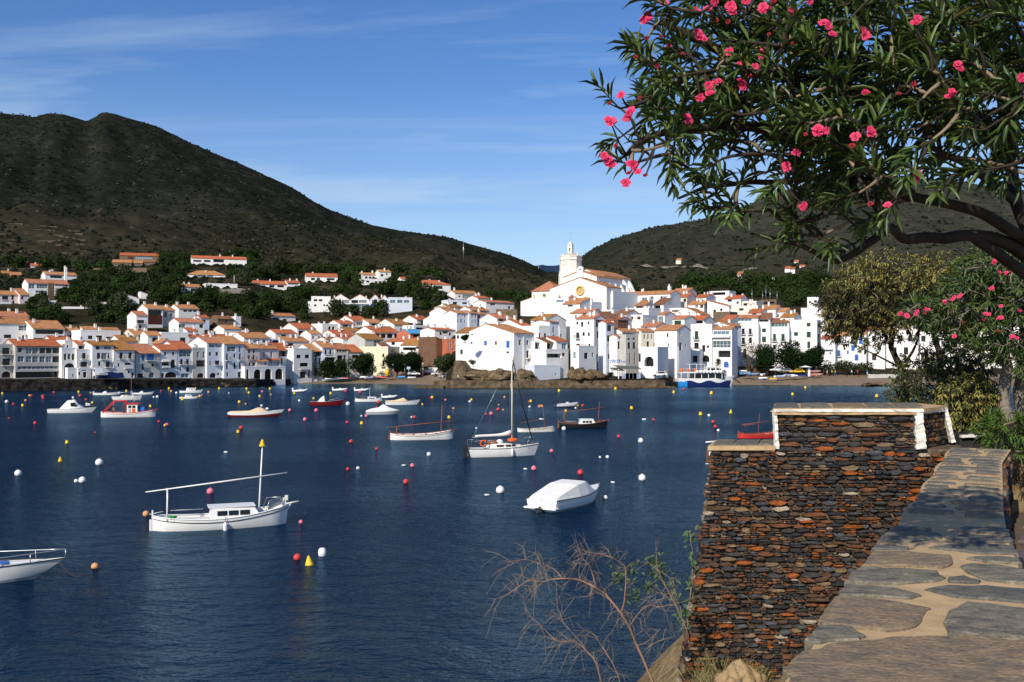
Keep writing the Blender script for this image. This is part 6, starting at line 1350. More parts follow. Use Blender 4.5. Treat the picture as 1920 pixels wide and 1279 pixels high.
cover(t_,rows,st,[(.0,.02,.9),(.2,.10,.6),(.40,.13,.45),(.55,.24,.25),(.70,.14,.45),(.85,.07,.5),(.97,.02,.6)],m_canvas,L)
t_,L,st,rows=motorboat('white speedboat with low windscreen in mid bay, right of the peaked tarpaulin boat',723,781,759,8,m_white,(.11,.10,.17),m_dark,B=.34)
cover(t_,rows,st,[(.0,.02,.9),(.3,.05,.8),(.50,.10,.66),(.58,.12,.6),(.70,.02,.6)],m_cream,L)
for x0,x1,y,lb in ((178,218,740.5,'white open motorboat with small console near the quay, left one'),(249,284,739.5,'white motorboat near the quay, right of the moored sailing boat')):
    t_,L,st,rows=motorboat(lb,x0,x1,y,6,m_white,(.09,.08,.15),m_grey,B=.32); cover(t_,rows,st,[(.35,.01,.5),(.42,.08,.4),(.52,.10,.35),(.58,.02,.4)],m_offw,L,'console',.6); mb=MB(); mb.box(-L/2-.35,-L/2,-.18,.18,-.3,.75); mb.build('outboard',m_grey,t_)
for x0,x1,y,lb in ((338,376,736.5,'white cabin boat with two dark windows and a dark bow, near the quay'),(338,368,747.5,'white cabin boat with peach waterline, nearer of the pair')):
    t_,L,st,rows=motorboat(lb,x0,x1,y,6,m_white,(.11,.10,.17),m_dark if y<740 else m_peach,B=.34); cb=cover(t_,rows,st,[(.30,.0,.7),(.34,.14,.6),(.66,.13,.55),(.74,.02,.5)],m_white,L,'cabin',.7)
    for i in range(2): mb=MB(); a=-.06*L+i*.13*L; 
    for i in range(2):
        mb=MB(); a=-.08*L+i*.13*L
        for sg in (1,-1): mb.box(a,a+.09*L,sg*.105*L-.03,sg*.105*L+.03,.17*L,.215*L)
        mb.build('window',m_glass,t_)
# ---- inflatables
def rib(label,px0,px1,py,head,col,flip=False,motor=m_offw):
    t_,L=boat('inflatable_boat',label,'inflatable boat',px0,px1,py,head,flip); r=.075*L; mb=MB()
    path=[(-L/2,.2*L,r*.9),(-.1*L,.21*L,r),(.22*L,.18*L,r*1.15),(.40*L,.09*L,r*1.7),(.45*L,0,r*1.95)]
    mb.tube(path+[(x,-y,z) for x,y,z in path[::-1][1:]],[r*.7,r,r,r*.9,r*.85,r*.9,r,r,r*.7],10); mb.build('tube',col,t_)
    mb=MB(); mb.add([(-.42*L,.18*L,r*.5),(.25*L,.15*L,r*.6),(.42*L,0,r*1.3),(.25*L,-.15*L,r*.6),(-.42*L,-.18*L,r*.5)],[[0,4,3,2,1]]); mb.box(-.45*L,-.42*L,-.17*L,.17*L,-.1,r*2.0); mb.build('floor',m_grey,t_)
    mb=MB(); mb.box(-.54*L,-.45*L,-.05*L,.05*L,r*1.0,r*3.6); mb.box(-.52*L,-.48*L,-.02*L,.02*L,-.3,r*1.0); mb.build('outboard',motor,t_)
    mb=MB(); mb.box(-.05*L,.06*L,-.06*L,.06*L,r*.5,r*2.8); mb.build('console',m_offw,t_); return t_
rib('white inflatable with outboard near the left beach, leftmost of three',549,577,735,6,m_bwhite); rib('white inflatable near the left beach, middle one of three',624,651,733,6,m_bwhite); rib('white inflatable near the left beach behind the cabin boat, rightmost of three',665,692,733.5,6,m_bwhite)
rib('white inflatable tender tied right behind the white cabin boat',716,745,746.5,8,m_bwhite); rib('grey inflatable with black outboard in mid bay beyond the black boat',1042,1085,763,10,m_grey,motor=m_dark)
# ---- sailing boats
def sailboat(label,px0,px1,py,head,mast,big):
    t_,L=boat('sailing_boat',label,'sailing boat',px0,px1,py,head); st=hull_stations(L,L*.32,L*.125,L*.12,L*.165,'transom',19); mb,rows=hull_mesh(st,.06*L,8,.5,0,.04*L); h=mb.build('hull',m_white if big else m_offw,t_)
    deck_mesh(rows,.02,.06).build('deck',m_offw,t_); mb=MB(); rim(mb,rows,.03,-.02); mb.build('toe_rail',m_dark if big else m_white,t_)
    cb=cover(t_,rows,st,[(.30,.02,.75),(.34,.065,.7),(.55,.06,.64),(.74,.035,.6),(.80,.005,.6)],m_offw,L,'cabin',.68)
    for i,(a,w_) in enumerate(((-.09,.10),(.045,.07),(.135,.05))):
        for sg in (1,-1):
            ii=int((a+.5)*18); y=rows[ii][0][1]*.68*.83+.02; mb=MB(); mb.box(a*L,(a+w_)*L,sg*y-.05,sg*y+.05,st[ii][2]+.018*L,st[ii][2]+.045*L); mb.build('window',m_glass,cb)
    mb=MB(); mb.tube([(mast*L,0,.2),(mast*L,0,L*(1.42 if big else .95))],[.07,.05],8); ms_=mb.build('mast',mat('cream_mast',(0.62,0.55,0.40),.5) if big else m_rust,t_)
    mb=MB(); mb.tube([(mast*L,0,.29*L),(-.42*L,0,.275*L)],.035,6); bo=mb.build('boom',m_steel,t_)
    if big:
        mb=MB(); pr=[(lerp(mast*L-.1,-.38*L,i/9),.03*math.sin(i*2.1),.292*L+.07*math.exp(-i*.6)*L*.6) for i in range(10)]; mb.tube(pr,[.22,.2,.16,.13,.12,.12,.11,.11,.10,.07],8); mb.build('furled_sail',m_canvas,bo)
        mb=MB(); a=Vector((.47*L,0,.2*L)); b_=Vector((mast*L+.1,0,1.36*L)); mb.tube([a,a.lerp(b_,.5)+Vector((-.1,0,-.1)),b_],[.05,.055,.045],7); mb.build('furled_jib',m_black,t_)
        mb=MB(); ring_n=18; c=(-.30*L,-.15*L,.20*L); mb.tube([(c[0]+.24*math.cos(2*math.pi*i/ring_n),c[1],c[2]+.24*math.sin(2*math.pi*i/ring_n)) for i in range(ring_n+1)],.065,7); mb.build('lifebuoy',m_orange,t_)
        mb=MB(); mb.lathe([(.1,0),(.45,.06),(.5,.18),(.4,.3),(.1,.34)],12,(.16*L,-.25,.20*L)); mb.build('orange_raft_bag',m_orange,t_)
        mb=MB(); mb.box(-L/2-.42,-L/2-.1,-.75,-.35,-.3,.95); mb.box(-L/2-.48,-L/2-.12,-.78,-.32,.75,1.15); mb.build('outboard',m_dark,t_)
        mb=MB(); mb.box(-L/2-.14,-L/2+.0,-.1,.1,-.35,L*.125); mb.build('rudder',m_rust,t_); fender(t_,.12*L,-rows[11][0][1]-.08,.45)
        mb=MB()
        for sg in (1,-1):
            mb.tube([(.34*L,sg*.12*L,.14*L),(.38*L,sg*.1*L,.245*L),(.47*L,sg*.02*L,.26*L),(.47*L,sg*.02*L,.16*L)],.018,5); mb.tube([(-.46*L,sg*.12*L,.12*L),(-.46*L,sg*.12*L,.23*L),(-.30*L,sg*.14*L,.23*L)],.018,5); mb.tube([(-.30*L,sg*.14*L,.215*L),(.1*L,sg*.17*L,.215*L),(.38*L,sg*.1*L,.235*L)],.008,4)
            mb.tube([(mast*L,0,1.35*L),(mast*L-.02*L,sg*.155*L,.13*L)],.008,4)
        mb.tube([(mast*L,0,1.40*L),(-.48*L,0,.14*L)],.008,4); mb.build('rails_and_stays',m_steel,t_)
        mb=MB(); mb.ball((-.02*L,0,.20*L),.3,10,6,0,(1.1,1,.8)); mb.build('dome_hatch',m_bwhite,t_); mb=MB(); mb.box(-.18*L,-.08*L,-.4,.4,.16*L,.22*L); mb.build('brown_hood',m_wood,t_)
        mb=MB(); mb.tube([(L/2+.25,0,.16*L),(L/2+.6,0,.5),(L/2+1.1,0,0)],.015,5); mb.build('mooring_line',m_rope,t_)
    return t_
SB=sailboat('white sailing boat with a tall bare mast, nearest the centre of the bay',876,1003,855,16,.16,True)
sailboat('small grey sailing boat with brown mast behind the red and white fishing boat',212,262,750,6,.18,False)
# ---- fishing boat
t_,L,st,rows,k=llaut('white fishing boat with red trim, wheelhouse and red stern frame',192,289,782,8,m_white,m_red,yard=False,mh=0,mastpx=.3,rud=False)
mb=MB(); 
zb_=.07*L; mb.box(.0,.19*L,-.11*L,.11*L,zb_,.245*L); wh=mb.build('wheelhouse',m_white,t_); mb=MB(); mb.box(-.02*L,.21*L,-.125*L,.125*L,.246*L,.268*L); mb.build('roof',m_red,wh)
for i in range(2): mb=MB(); mb.box(.025*L+i*.075*L,.08*L+i*.075*L,-.115*L,-.1105*L,.175*L,.225*L); mb.build('window',m_glass,wh)
mb=MB(); mb.box(.191*L,.196*L,-.09*L,.09*L,.17*L,.23*L); mb.build('windscreen',m_glass,wh); mb=MB(); mb.box(.03*L,.07*L,-.117*L,-.1105*L,.08*L,.16*L); mb.build('lifebuoy_panel',m_grey,wh); mb=MB(); mb.box(.09*L,.15*L,-.117*L,-.1105*L,.09*L,.165*L); mb.build('orange_panel',m_orange,wh)
mb=MB()
for sg in (1,-1): mb.tube([(-.45*L,sg*.08*L,.10*L),(-.24*L,sg*.09*L,.31*L),(-.05*L,sg*.09*L,.31*L),(-.07*L,sg*.09*L,.09*L)],.011*L,6)
mb.tube([(-.24*L,-.09*L,.31*L),(-.24*L,.09*L,.31*L)],.012*L,6); mb.build('stern_frame',m_red,t_)
mb=MB(); mb.tube([(-.27*L,0,.3*L),(-.27*L,0,.2*L)],.02,5); mb.lathe([(.06,-.3),(.2,-.05),(.17,.1),(.05,.18)],10,(-.27*L,0,.16*L)); mb.build('orange_lantern',m_peach,t_)
mb=MB(); mb.tube([(.08*L,0,.27*L),(.08*L,0,.42*L)],.02,5); mb.tube([(.10*L,-.06*L,.27*L),(.16*L,0,.37*L),(.22*L,.06*L,.27*L)],.02,5); mb.build('small_mast',m_steel,t_)
mb=MB(); mb.box(.21*L,.30*L,-.05*L,.05*L,.09*L,.20*L); mb.build('blue_tarpaulin',m_sh['u'],t_); mb=MB(); mb.tube([(.5*L,0,.155*L),(.62*L,-.05*L,.05*L),(.72*L,-.08*L,-.02)],.015,5); mb.build('mooring_line',m_rope,t_)
# ---- ferry
t_,L=boat('ferry','white and blue passenger ferry with wave-painted hull at the quay','ferry',1268,1372,724,7); B=L*.24; st=hull_stations(L,B,L*.140,L*.140,L*.185,'box',21,-.6); mb,rows=hull_mesh(st,.055*L,9,.30); mb.build('hull',m_white,t_); deck_mesh(rows,.02,.02).build('deck',m_offw,t_)
def wave_band(name,m,x0,x1,amp,ph,base_,off,wl=.2):
    mb=MB(); n=60; prev=None
    for i in range(n+1):
        f=lerp(x0,x1,i/n); ii=(f+.5)*20; a=int(min(19,ii)); g=ii-a
        zt_=base_*L+amp*L*math.sin(f*2*math.pi/wl+ph); col=[]
        for z in (zt_,zt_*.55,.0,-.15):
            s_=lerp(st[a][2],st[a+1][2],g); kk=-.6; v=math.asin(min(1,max(0,(s_-z)/(s_-kk)))**(1/1.25)) if s_>z else 0; b_=lerp(st[a][1],st[a+1][1],g)
            xr=f*L+.055*L*max(0,(f+.5-.6)/.4)**2*(z/s_); col.append((xr,-b_*math.cos(v)**.30-off,z))
        if prev: 
            for j in range(3): mb.quad(prev[j],prev[j+1],col[j+1],col[j])
        prev=col
    return mb.build(name,m,t_)
wave_band('dark_blue_wave',m_navy,-.36,.47,.022,.6,.082,.03,.36); 
mb=MB(); mb.box(-.5*L-.06,-.5*L+.0,-B/2*.98,B/2*.98,-.15,.085*L); mb.build('stern_blue_panel',m_ltblue,t_)
wave_band('light_blue_wave',m_ltblue,-.5,-.34,.008,0,.088,.05,.08)
mb=MB(); mb.box(-.64*L,-.505*L,-.09*L,.09*L,-.3,.05*L); mb.box(-.64*L,-.505*L,-.092*L,.092*L,.052*L,.085*L,1); mb.build('stern_landing',[m_dark,m_navy],t_)
mb=MB(); mb.box(-.48*L,.30*L,-B*.47,B*.47,.205*L,.222*L); up=mb.build('upper_deck',m_white,t_)
mb=MB(); mb.box(-.22*L,.34*L,-B*.46,B*.46,.11*L,.203*L); mb.build('saloon',m_glass,t_)
for i in range(7): mb=MB(); x=-.46*L+i*.125*L; mb.box(x,x+.012*L,-B*.47,-B*.455,.105*L,.204*L); mb.build('pillar',m_white,t_)
mb=MB(); mb.box(.02*L,.26*L,-B*.34,B*.34,.223*L,.30*L); mb.box(-.0*L,.30*L,-B*.38,B*.38,.302*L,.318*L); wh=mb.build('wheelhouse',m_white,up)
for i,(a,b_) in enumerate(((.04,.08),(.10,.18),(.20,.25))): mb=MB(); mb.box(a*L,b_*L,-B*.345,-B*.3405,.245*L,.29*L); mb.build('window',m_glass,wh)
mb=MB(); mb.add([(.262*L,-B*.3,.225*L),(.262*L,B*.3,.225*L),(.33*L,B*.25,.225*L),(.33*L,-B*.25,.225*L),(.262*L,-B*.3,.30*L),(.262*L,B*.3,.30*L)],[[0,3,2,1],[3,4,5,2],[0,4,3],[1,2,5]]); mb.build('front_window',m_glass,wh)
mb=MB(); rail_mesh(mb,-.45*L,0,-B*.45,.222*L,1.0,.6); mb.build('railing',m_white,up)
for i in range(3): mb=MB(); x=-.44*L+i*.13*L; mb.lathe([(.0,.0),(.45,.05),(.5,.4),(.45,.9),(0,1.0)],10,(x,-B*.3,.224*L)); mb.build('orange_float',m_orange,up)
for i in range(8): mb=MB(); x=-.16*L+i*.062*L; mb.lathe([(.02,0),(.42,.15),(.5,.5),(.42,.85),(.02,1.0)],10,(x,-B*.49,.195*L)); mb.build('liferaft',m_bwhite,up)
mb=MB(); mb.box(-.30*L,-.02*L,-B*.4,B*.4,.36*L,.366*L); mb.box(-.30*L,-.29*L,-B*.4,-B*.38,.223*L,.36*L); mb.box(-.03*L,-.02*L,-B*.4,-B*.38,.223*L,.36*L); mb.box(-.17*L,-.16*L,-B*.4,-B*.38,.223*L,.36*L); mb.build('sun_awning',m_white,up)
mb=MB(); mb.tube([(.2*L,0,.318*L),(.2*L,0,.42*L)],.05,5); mb.build('signal_mast',m_offw,wh)
mb=MB(); a=.53*L; 
for sg in (1,-1): mb.tube([(a-.02*L,sg*.6,.13*L),(a+.14*L,sg*.6,.02*L)],.07,5)
for i in range(7): mb.tube([(lerp(a-.02*L,a+.14*L,i/6),-.6,lerp(.13*L,.02*L,i/6)),(lerp(a-.02*L,a+.14*L,i/6),.6,lerp(.13*L,.02*L,i/6))],.05,4)
mb.build('gangway',m_dark,t_)
FB=t_
for c_ in t_.children:
    if c_.name.split('.')[0] in ('upper_deck','saloon','pillar','gangway'): c_.location.z+=.030*L
# ---------------------------------------------------------------- buoys
LM=[(413,985,'the large white boat'),(50,1070,'the left-edge motorboat'),(1053,940,'the covered motorboat'),(938,852,'the sailing boat'),(790,822,'the white boat with varnished trim'),(1093,800,'the black boat'),(1004,808,'the small flagged boat'),(240,780,'the fishing boat'),(132,773,'the cabin cruiser'),(475,781,'the cream-covered runabout'),(610,760,'the dark red boat'),(691,752,'the white cabin boat in mid bay'),(715,776,'the peaked tarpaulin boat'),(752,759,'the white speedboat'),(357,742,'the pair of cabin boats'),(266,739,'the moored motorboat by the quay'),(198,740,'the open motorboat by the quay'),(1063,762,'the grey inflatable'),(1320,721,'the ferry'),(1420,820,'the red-hulled boat'),(563,735,'the leftmost inflatable'),(638,733,'the middle inflatable'),(578,1050,'the trio of near buoys')]
def near_label(px,py,lms=LM):
    best=min(lms,key=lambda l:abs(px-l[0])*1.0+abs(py-l[1])*1.8); dx,dy=px-best[0],py-best[1]
    if abs(dx)>abs(dy)*1.2: return ('right of ' if dx>0 else 'left of ')+best[2]
    return ('nearer than ' if dy>0 else 'beyond ')+best[2]
bm={}
def buoy_mesh(k):
    if k in bm: return bm[k]
    mb=MB(); col=dict(w=m_bwhite,r=m_bred,p=m_pink,y=m_yellow,c=m_yellow,o=m_peach,f=m_bwhite,b=m_yellow,d=m_bwhite)[k]
    if k in 'wrpo':
        mb.ball((0,0,.55),1,16,10,0); mb.lathe([(.13,1.48),(.13,1.6),(.05,1.64)],8); mb.tube([(0.07*math.cos(i),0,1.64+.07*math.sin(i)) for i in (0,1,2,3)],.04,5)
    elif k=='c': mb.lathe([(1.0,-.4),(1.02,.0),(.95,.25),(.30,1.9),(.16,2.15),(.05,2.2)],18)
    elif k in 'yb': mb.lathe([(.9,-.4),(1.0,.1),(.85,.35),(.72,1.3),(.6,1.5),(.2,1.6)],14)
    elif k=='d': mb.lathe([(.02,2.0),(.6,1.9),(.95,1.4),(1.0,.8),(1.0,-.3)],16)
    else:
        mb.lathe([(.02,-1.2),(.35,-1.1),(.45,-.8),(.45,.8),(.35,1.1),(.02,1.2)],8); mb.v=[(z,y,x+.25) for x,y,z in mb.v]
    bm[k]=mb.mesh('buoy',[col,m_dark]); return bm[k]
KN=dict(w='white ball buoy',r='red ball buoy',p='pink ball buoy',y='yellow barrel buoy',c='yellow cone buoy',o='faded orange buoy',f='little white float',b='yellow barrel buoy',d='white domed buoy')
def buoy(px,py,dpx,k,label=None):
    p=W(px,py); dpx*=.9 if dpx<10 else 1; r=dpx/2/F*p.y; rg=random.Random(int(px*7+py)); o=link(buoy_mesh(k),'buoy' if k!='f' else 'float',None,p,rg.uniform(-.5,.5)); o.scale=(r,r,r); o.rotation_euler=(rg.uniform(-.12,.12),rg.uniform(-.12,.12),rg.uniform(-.6,.6))
    sz='large ' if dpx>=12 else 'small ' if dpx<6.5 else ''
    tag(o,label or sz+KN[k]+' floating '+near_label(px,py),'buoy' if k!='f' else 'float','mooring buoys on the bay' if k!='f' else 'little floats on the bay')
for b_ in ((557,1049,14,'r','big red ball buoy left of the yellow cone, nearest trio'),(580,1059,16,'c','big yellow cone buoy in the middle of the nearest trio'),(604.5,1042,15,'d','big white domed buoy right of the yellow cone, nearest trio'),
 (34.5,891,13,'w'),(186,871,14,'w'),(153.5,904,13,'w'),(142.5,904,8,'w'),(113,865,9,'c'),(125.5,831,8,'y'),(66,795,7,'r'),(178,793.5,1,'p'),(423,848.5,0,'f'),(394,925,13,'p','pink ball buoy with a dark cap beyond the large white boat'),(273.5,967,12,'o','orange mooring buoy at the stern of the large white boat'),(564,981,9,'p','pale pink buoy tied to the bow of the large white boat'),(178,1066,14,'o','orange buoy on the rope of the left-edge motorboat'),
 (938,923.5,16,'w'),(1204,900,14,'w'),(1135,935,9,'w','blue-shaded white buoy at the bow of the covered motorboat'),(913,929,0,'F'),(1149,905,0,'f'),(1001,881,10,'p'),(985,880,0,'f'),(1088,889,11,'r'),(1201,829,10,'w'),(1034,847.5,8,'p'),(1125,858.5,5,'w'),(1138.5,858.5,7,'w'),(1160,820,7,'r'),(1057,806,9,'w','white ball buoy touching the stern of the black boat'),
 (652,881,7,'r'),(671,879.5,7,'w'),(773,875,9,'p'),(757,873,0,'f'),(761,906,10,'r'),(804,854,9,'w'),(706,843,6,'r'),(658,829.5,8,'r'),(651,793.5,6,'r'),(678,795,7,'y'),(543,771,7,'p'),(572,788.5,8,'p'),(593,771.5,8,'p'),(452,804,8,'r'),(446.5,811,7,'y'),(448.5,755,6,'y'),(487,744,5,'y'),(313,798,7,'p'),(309,798.5,5,'y'),(298,791.5,5,'r'),(178.5,812,4,'r'),(42.5,761.5,6,'y'),(173,756,5,'y'),(80.5,745,7,'r'),(81,748,5,'r'),(59,743,5,'r'),(55.5,742.5,4,'y'),(48,752,5,'o'),(25,759,5,'r'),(12.5,755,7,'w'),(4.5,739,5,'y'),(101,737,5,'r'),(147.5,736,5,'y'),(150,743.5,6,'r'),(161,750.5,5,'r'),(17,785,4,'r'),(170,737.5,4,'o'),(237,734.5,5,'y'),(223.5,738.5,6,'w'),(284,738,4,'p'),(295,745.5,6,'w'),(288,745.5,4,'w'),(282,763,6,'y'),(317,729.5,5,'y'),(302,734,4,'r'),(321,735,5,'o'),(331,738,5,'w'),(342,750,6,'y'),(374.5,744,5,'y'),(378.5,742,4,'p'),(391,736.5,5,'o'),(366.5,729,4,'y'),(411,729.5,5,'y'),(462.5,730,5,'y'),(466.5,737.5,5,'y'),(491.5,735.5,5,'p'),(506,730,5,'y'),(429,738,3,'w'),(460.5,758.5,4,'o'),(508,741,4,'o'),(490.5,762,5,'w'),
 (552,738.5,5,'y'),(620,739,6,'y'),(648,735,6,'r'),(588,748,5,'y'),(561,752.5,5,'w'),(652,759.5,9,'w'),(675,737,6,'r'),(710,756,8,'r'),(687,781.5,7,'p'),(677.5,781,4,'w'),(706,766,5,'r'),(777,784,7,'r'),(771.5,783,4,'w'),(842,784,7,'y'),(835,751,5,'p'),(810,746.5,6,'y'),(807,747,4,'r'),(792,759,4,'y'),(850,767,5,'o'),(884,750.5,5,'y'),(880.5,754,5,'w'),(946,746,5,'o'),(995,753.5,6,'y'),(991.5,754,4,'r'),(993,764,5,'w'),(935,760,4,'o'),(943.5,769.5,4,'o'),(933.5,769.5,7,'r'),(921,777.5,8,'p'),(911,778,5,'r'),(893,804,4,'w'),(1048,734,6,'y'),(1154,730,6,'y'),(1263,736.5,6,'y'),(1282,730.5,5,'r'),(1343.5,723.5,5,'y'),(1333.5,738.5,7,'y'),(1061,772,6,'y'),(1083,761,5,'y'),(1092.5,762,6,'r'),(1079,766,4,'w'),(1184,766.5,7,'y'),(1313.5,778,8,'y'),(1329,780.5,6,'w'),(1370,774.5,7,'c'),(1337,792.5,7,'r'),(1341,801.5,7,'r'),(1346.5,808.5,6,'w'),(1225.5,788,5,'r'),(1207.5,787,0,'f'),(1510,727.5,5,'y'),(1486,740.5,6,'y'),(1643.5,744,7,'y'),(1446,772,3,'y'),(0,0,0,'')):
    px,py,d,k=b_[:4]
    if not k or d==1: continue
    if k in 'fF': buoy(px,py,7 if k=='f' else 9,'f',b_[4] if len(b_)>4 else None)
    else: buoy(px,py,d,k,b_[4] if len(b_)>4 else None)
# ---------------------------------------------------------------- cars, beach boats, people, bins on the far shore
m_carw=mat('white_car_paint',(0.75,0.75,0.76),0.25,spec=0.5); m_cars=mat('silver_car_paint',(0.35,0.36,0.38),0.25,metal=0.3); m_carr=mat('red_car_paint',(0.25,0.02,0.02),0.3,spec=0.5); m_carb=mat('dark_car_paint',(0.03,0.035,0.04),0.25,spec=0.5); m_cary=mat('yellow_car_paint',(0.75,0.45,0.02),0.35,spec=0.5)
def car(label,px,py,D,L,rz,paint,kind_='hatch',name='parked_car',cat='car'):
    t_=thing(name,label,cat,P(px,py,D),rz,'cars parked on the far shore'); B=1.7 if kind_!='truck' else 2.1; Hh={'hatch':1.45,'estate':1.6,'van':2.1,'truck':2.6}[kind_]
    pr={'hatch':[(-.5,.3),(-.5,.62),(-.44,.66),(-.30,1),(.06,1),(.24,.66),(.47,.58),(.5,.3)],'estate':[(-.5,.3),(-.5,.62),(-.47,1),(.10,1),(.24,.62),(.48,.55),(.5,.3)],'van':[(-.5,.2),(-.5,.95),(-.46,1),(.28,1),(.42,.58),(.5,.5),(.5,.2)],'truck':[(.18,.2),(.18,1),(.42,1),(.5,.55),(.5,.2)]}[kind_]
    mb=MB(); n=len(pr); A=[(x*L,-B/2*(1 if z<.65 else .86),z*Hh) for x,z in pr]; Bq=[(x,-y,z) for x,y,z in A]; mb.add(A+Bq,[list(range(n)),list(range(n,2*n))[::-1]]+[[i,n+i,n+(i+1)%n,(i+1)%n] for i in range(n)]); mb.build('body',paint,t_)
    if kind_ in('hatch','estate'):
        mb=MB()
        for sg in (1,-1): mb.add([(x*L,sg*(B/2*f+.012),z*Hh) for x,z,f in ((-.38 if kind_=='hatch' else -.44,.68,.985),(.19,.68,.985),(.05,.94,.89),(-.29 if kind_=='hatch' else -.43,.94,.89))],[[0,1,2,3] if sg<0 else [3,2,1,0]])
        mb.build('side_windows',m_glass,t_); mb=MB(); mb.add([(.235*L,-B*.40,.69*Hh),(.235*L,B*.40,.69*Hh),(.075*L,B*.36,.985*Hh),(.075*L,-B*.36,.985*Hh)],[[0,1,2,3]]); mb.v=[(x+.03,y,z+.02) for x,y,z in mb.v]; mb.build('windscreen',m_glass,t_)
    else:
        mb=MB(); mb.add([((.30 if kind_=='van' else .43)*L,-B*.38,.95*Hh),((.42 if kind_=='van' else .495)*L,-B*.42,.6*Hh),((.42 if kind_=='van' else .495)*L,B*.42,.6*Hh),((.30 if kind_=='van' else .43)*L,B*.38,.95*Hh)],[[0,1,2,3]]); mb.v=[(x+.05,y,z+.02) for x,y,z in mb.v]; mb.build('windscreen',m_glass,t_)
        if kind_=='truck': mb=MB(); mb.box(-.5*L,.16*L,-B/2,B/2,.8,1.3); mb.build('flatbed',m_grey,t_)
        mb=MB(); 
        for sg in (1,-1): mb.box(.22*L,.36*L,sg*B*.5-.02*sg-.015,sg*B*.5-.02*sg+.03,.62*Hh,.88*Hh)
        mb.build('side_windows',m_glass,t_)
    for x in (-.31,.31):
        for sg in (1,-1): mb=MB(); mb.lathe([(.02,-.1),(.33,-.1),(.33,.1),(.02,.1)],14); mb.v=[(a+x*L,c+sg*(B/2-.08),b_+.33) for a,b_,c in mb.v]; mb.build('wheel',m_dark,t_)
    for sg in (1,-1): mb=MB(); mb.box(.49*L,.505*L,sg*.6-.16,sg*.6+.16,.5*Hh if kind_!='truck' else .9,.5*Hh+.14 if kind_!='truck' else 1.05); mb.build('headlight',m_bwhite,t_)
    return t_
car('white hatchback parked before the white apartment block',776,704.5,311,3.9,R(5),m_carw)
car('dark red car behind the white hatchback on the left shore',792,703.5,316,3.9,R(10),m_carr)
car('white van parked under the apartment arch',809,701.5,318,4.9,R(185),m_carw,'van','parked_van','van')
car('white car parked right of the white van',821,704.5,309,4.0,R(215),m_carw)
car('silver car parked at the left end of the promenade',835,709.5,292,4.0,R(235),m_cars)
car('white truck with flatbed parked on the left quay',188,709,252.5,5.2,R(130),m_carw,'truck','parked_truck','truck')
car('white estate car behind the boats on the right beach',1456,697.5,309,4.5,R(185),m_carw,'estate')
car('silver car right of the white estate car',1471,699,307.5,4.1,R(190),m_cars)
car('bright yellow car under the dark round beach trees',1494,700.5,306,4.4,R(185),m_cary)
car('white car parked on the promenade before the pointed arch',1236,706.5,272,4.0,R(185),m_carw)
car('white car on the slope road by the white cottage',361,563,430,4.2,R(20),m_carw)
tp_=thing('tarpaulin_heap','dark blue tarpaulin covered stack on the quay right of the truck','tarpaulin',P(207,709,254),R(49)); mb=MB(); mb.add([(-3.4,-.8,0),(3.4,-.8,0),(3.4,.8,0),(-3.4,.8,0),(-3.2,-.6,1.1),(3.2,-.6,1.0),(3.2,.6,1.0),(-3.2,.6,1.1),(0,-.55,1.6),(0,.55,1.6)],[[0,1,5,8,4],[3,7,9,6,2],[4,8,9,7],[8,5,6,9],[1,2,6,5],[0,4,7,3]]); mb.build('sheet',m_navy,tp_); mb=MB(); mb.box(-3,3,-.5,.5,0,.9); mb.build('stack',m_wood,tp_)
yb=thing('kiosk','small yellow cylinder kiosk at the right foot of the pale yellow building','kiosk',P(726,705,309)); mb=MB(); mb.lathe([(.68,0),(.68,2.0),(.5,2.1)],14); mb.build('drum',m_yellow,yb); mb=MB(); mb.lathe([(.75,2.11),(.75,2.2),(.2,2.5)],14); mb.build('cap',m_offw,yb)
um=thing('parasol','white square parasol beside the orange boat on the right beach','parasol',P(1517,704,302)); mb=MB(); mb.box(-.35,.35,-.1,.1,-.3,2.4); mb.build('panel_post',m_white,um); mb=MB(); mb.add([(-2.8,-1.2,2.5),(.6,-1.2,2.5),(.6,1.2,2.5),(-2.8,1.2,2.5),(-1.1,0,3.0)],[[0,1,4],[1,2,4],[2,3,4],[3,0,4],[3,2,1,0]]); mb.build('canvas',m_canvas,um)
def dinghy(label,px,py,D,L,rz,col,tilt=0,over=False):
    L*=.74
    t_=thing('dinghy',label,'dinghy',P(px,py,D),rz,'small boats pulled up on the beaches'); t_.rotation_euler=(R(180 if over else 12+tilt),0,rz)
    if over: t_.location.z+=.55
    st=hull_stations(L,L*.34,L*.15,L*.13,L*.19,'transom',11,-.02); mb,rows=hull_mesh(st,.08*L,6,.5); mb.build('hull',col,t_); mb=MB(); rim(mb,rows,.035); mb.build('gunwale',m_offw if col is not m_bwhite else m_ltblue,t_)
    if not over:
        deck_mesh(rows,.2,.0).build('floor',m_grey,t_); mb=MB()
        for f in (3,6): mb.box(rows[f][0][0]-.12,rows[f][0][0]+.12,-rows[f][0][1]*.9,rows[f][0][1]*.9,st[f][2]-.14,st[f][2]-.09)
        mb.build('thwarts',m_wood,t_)
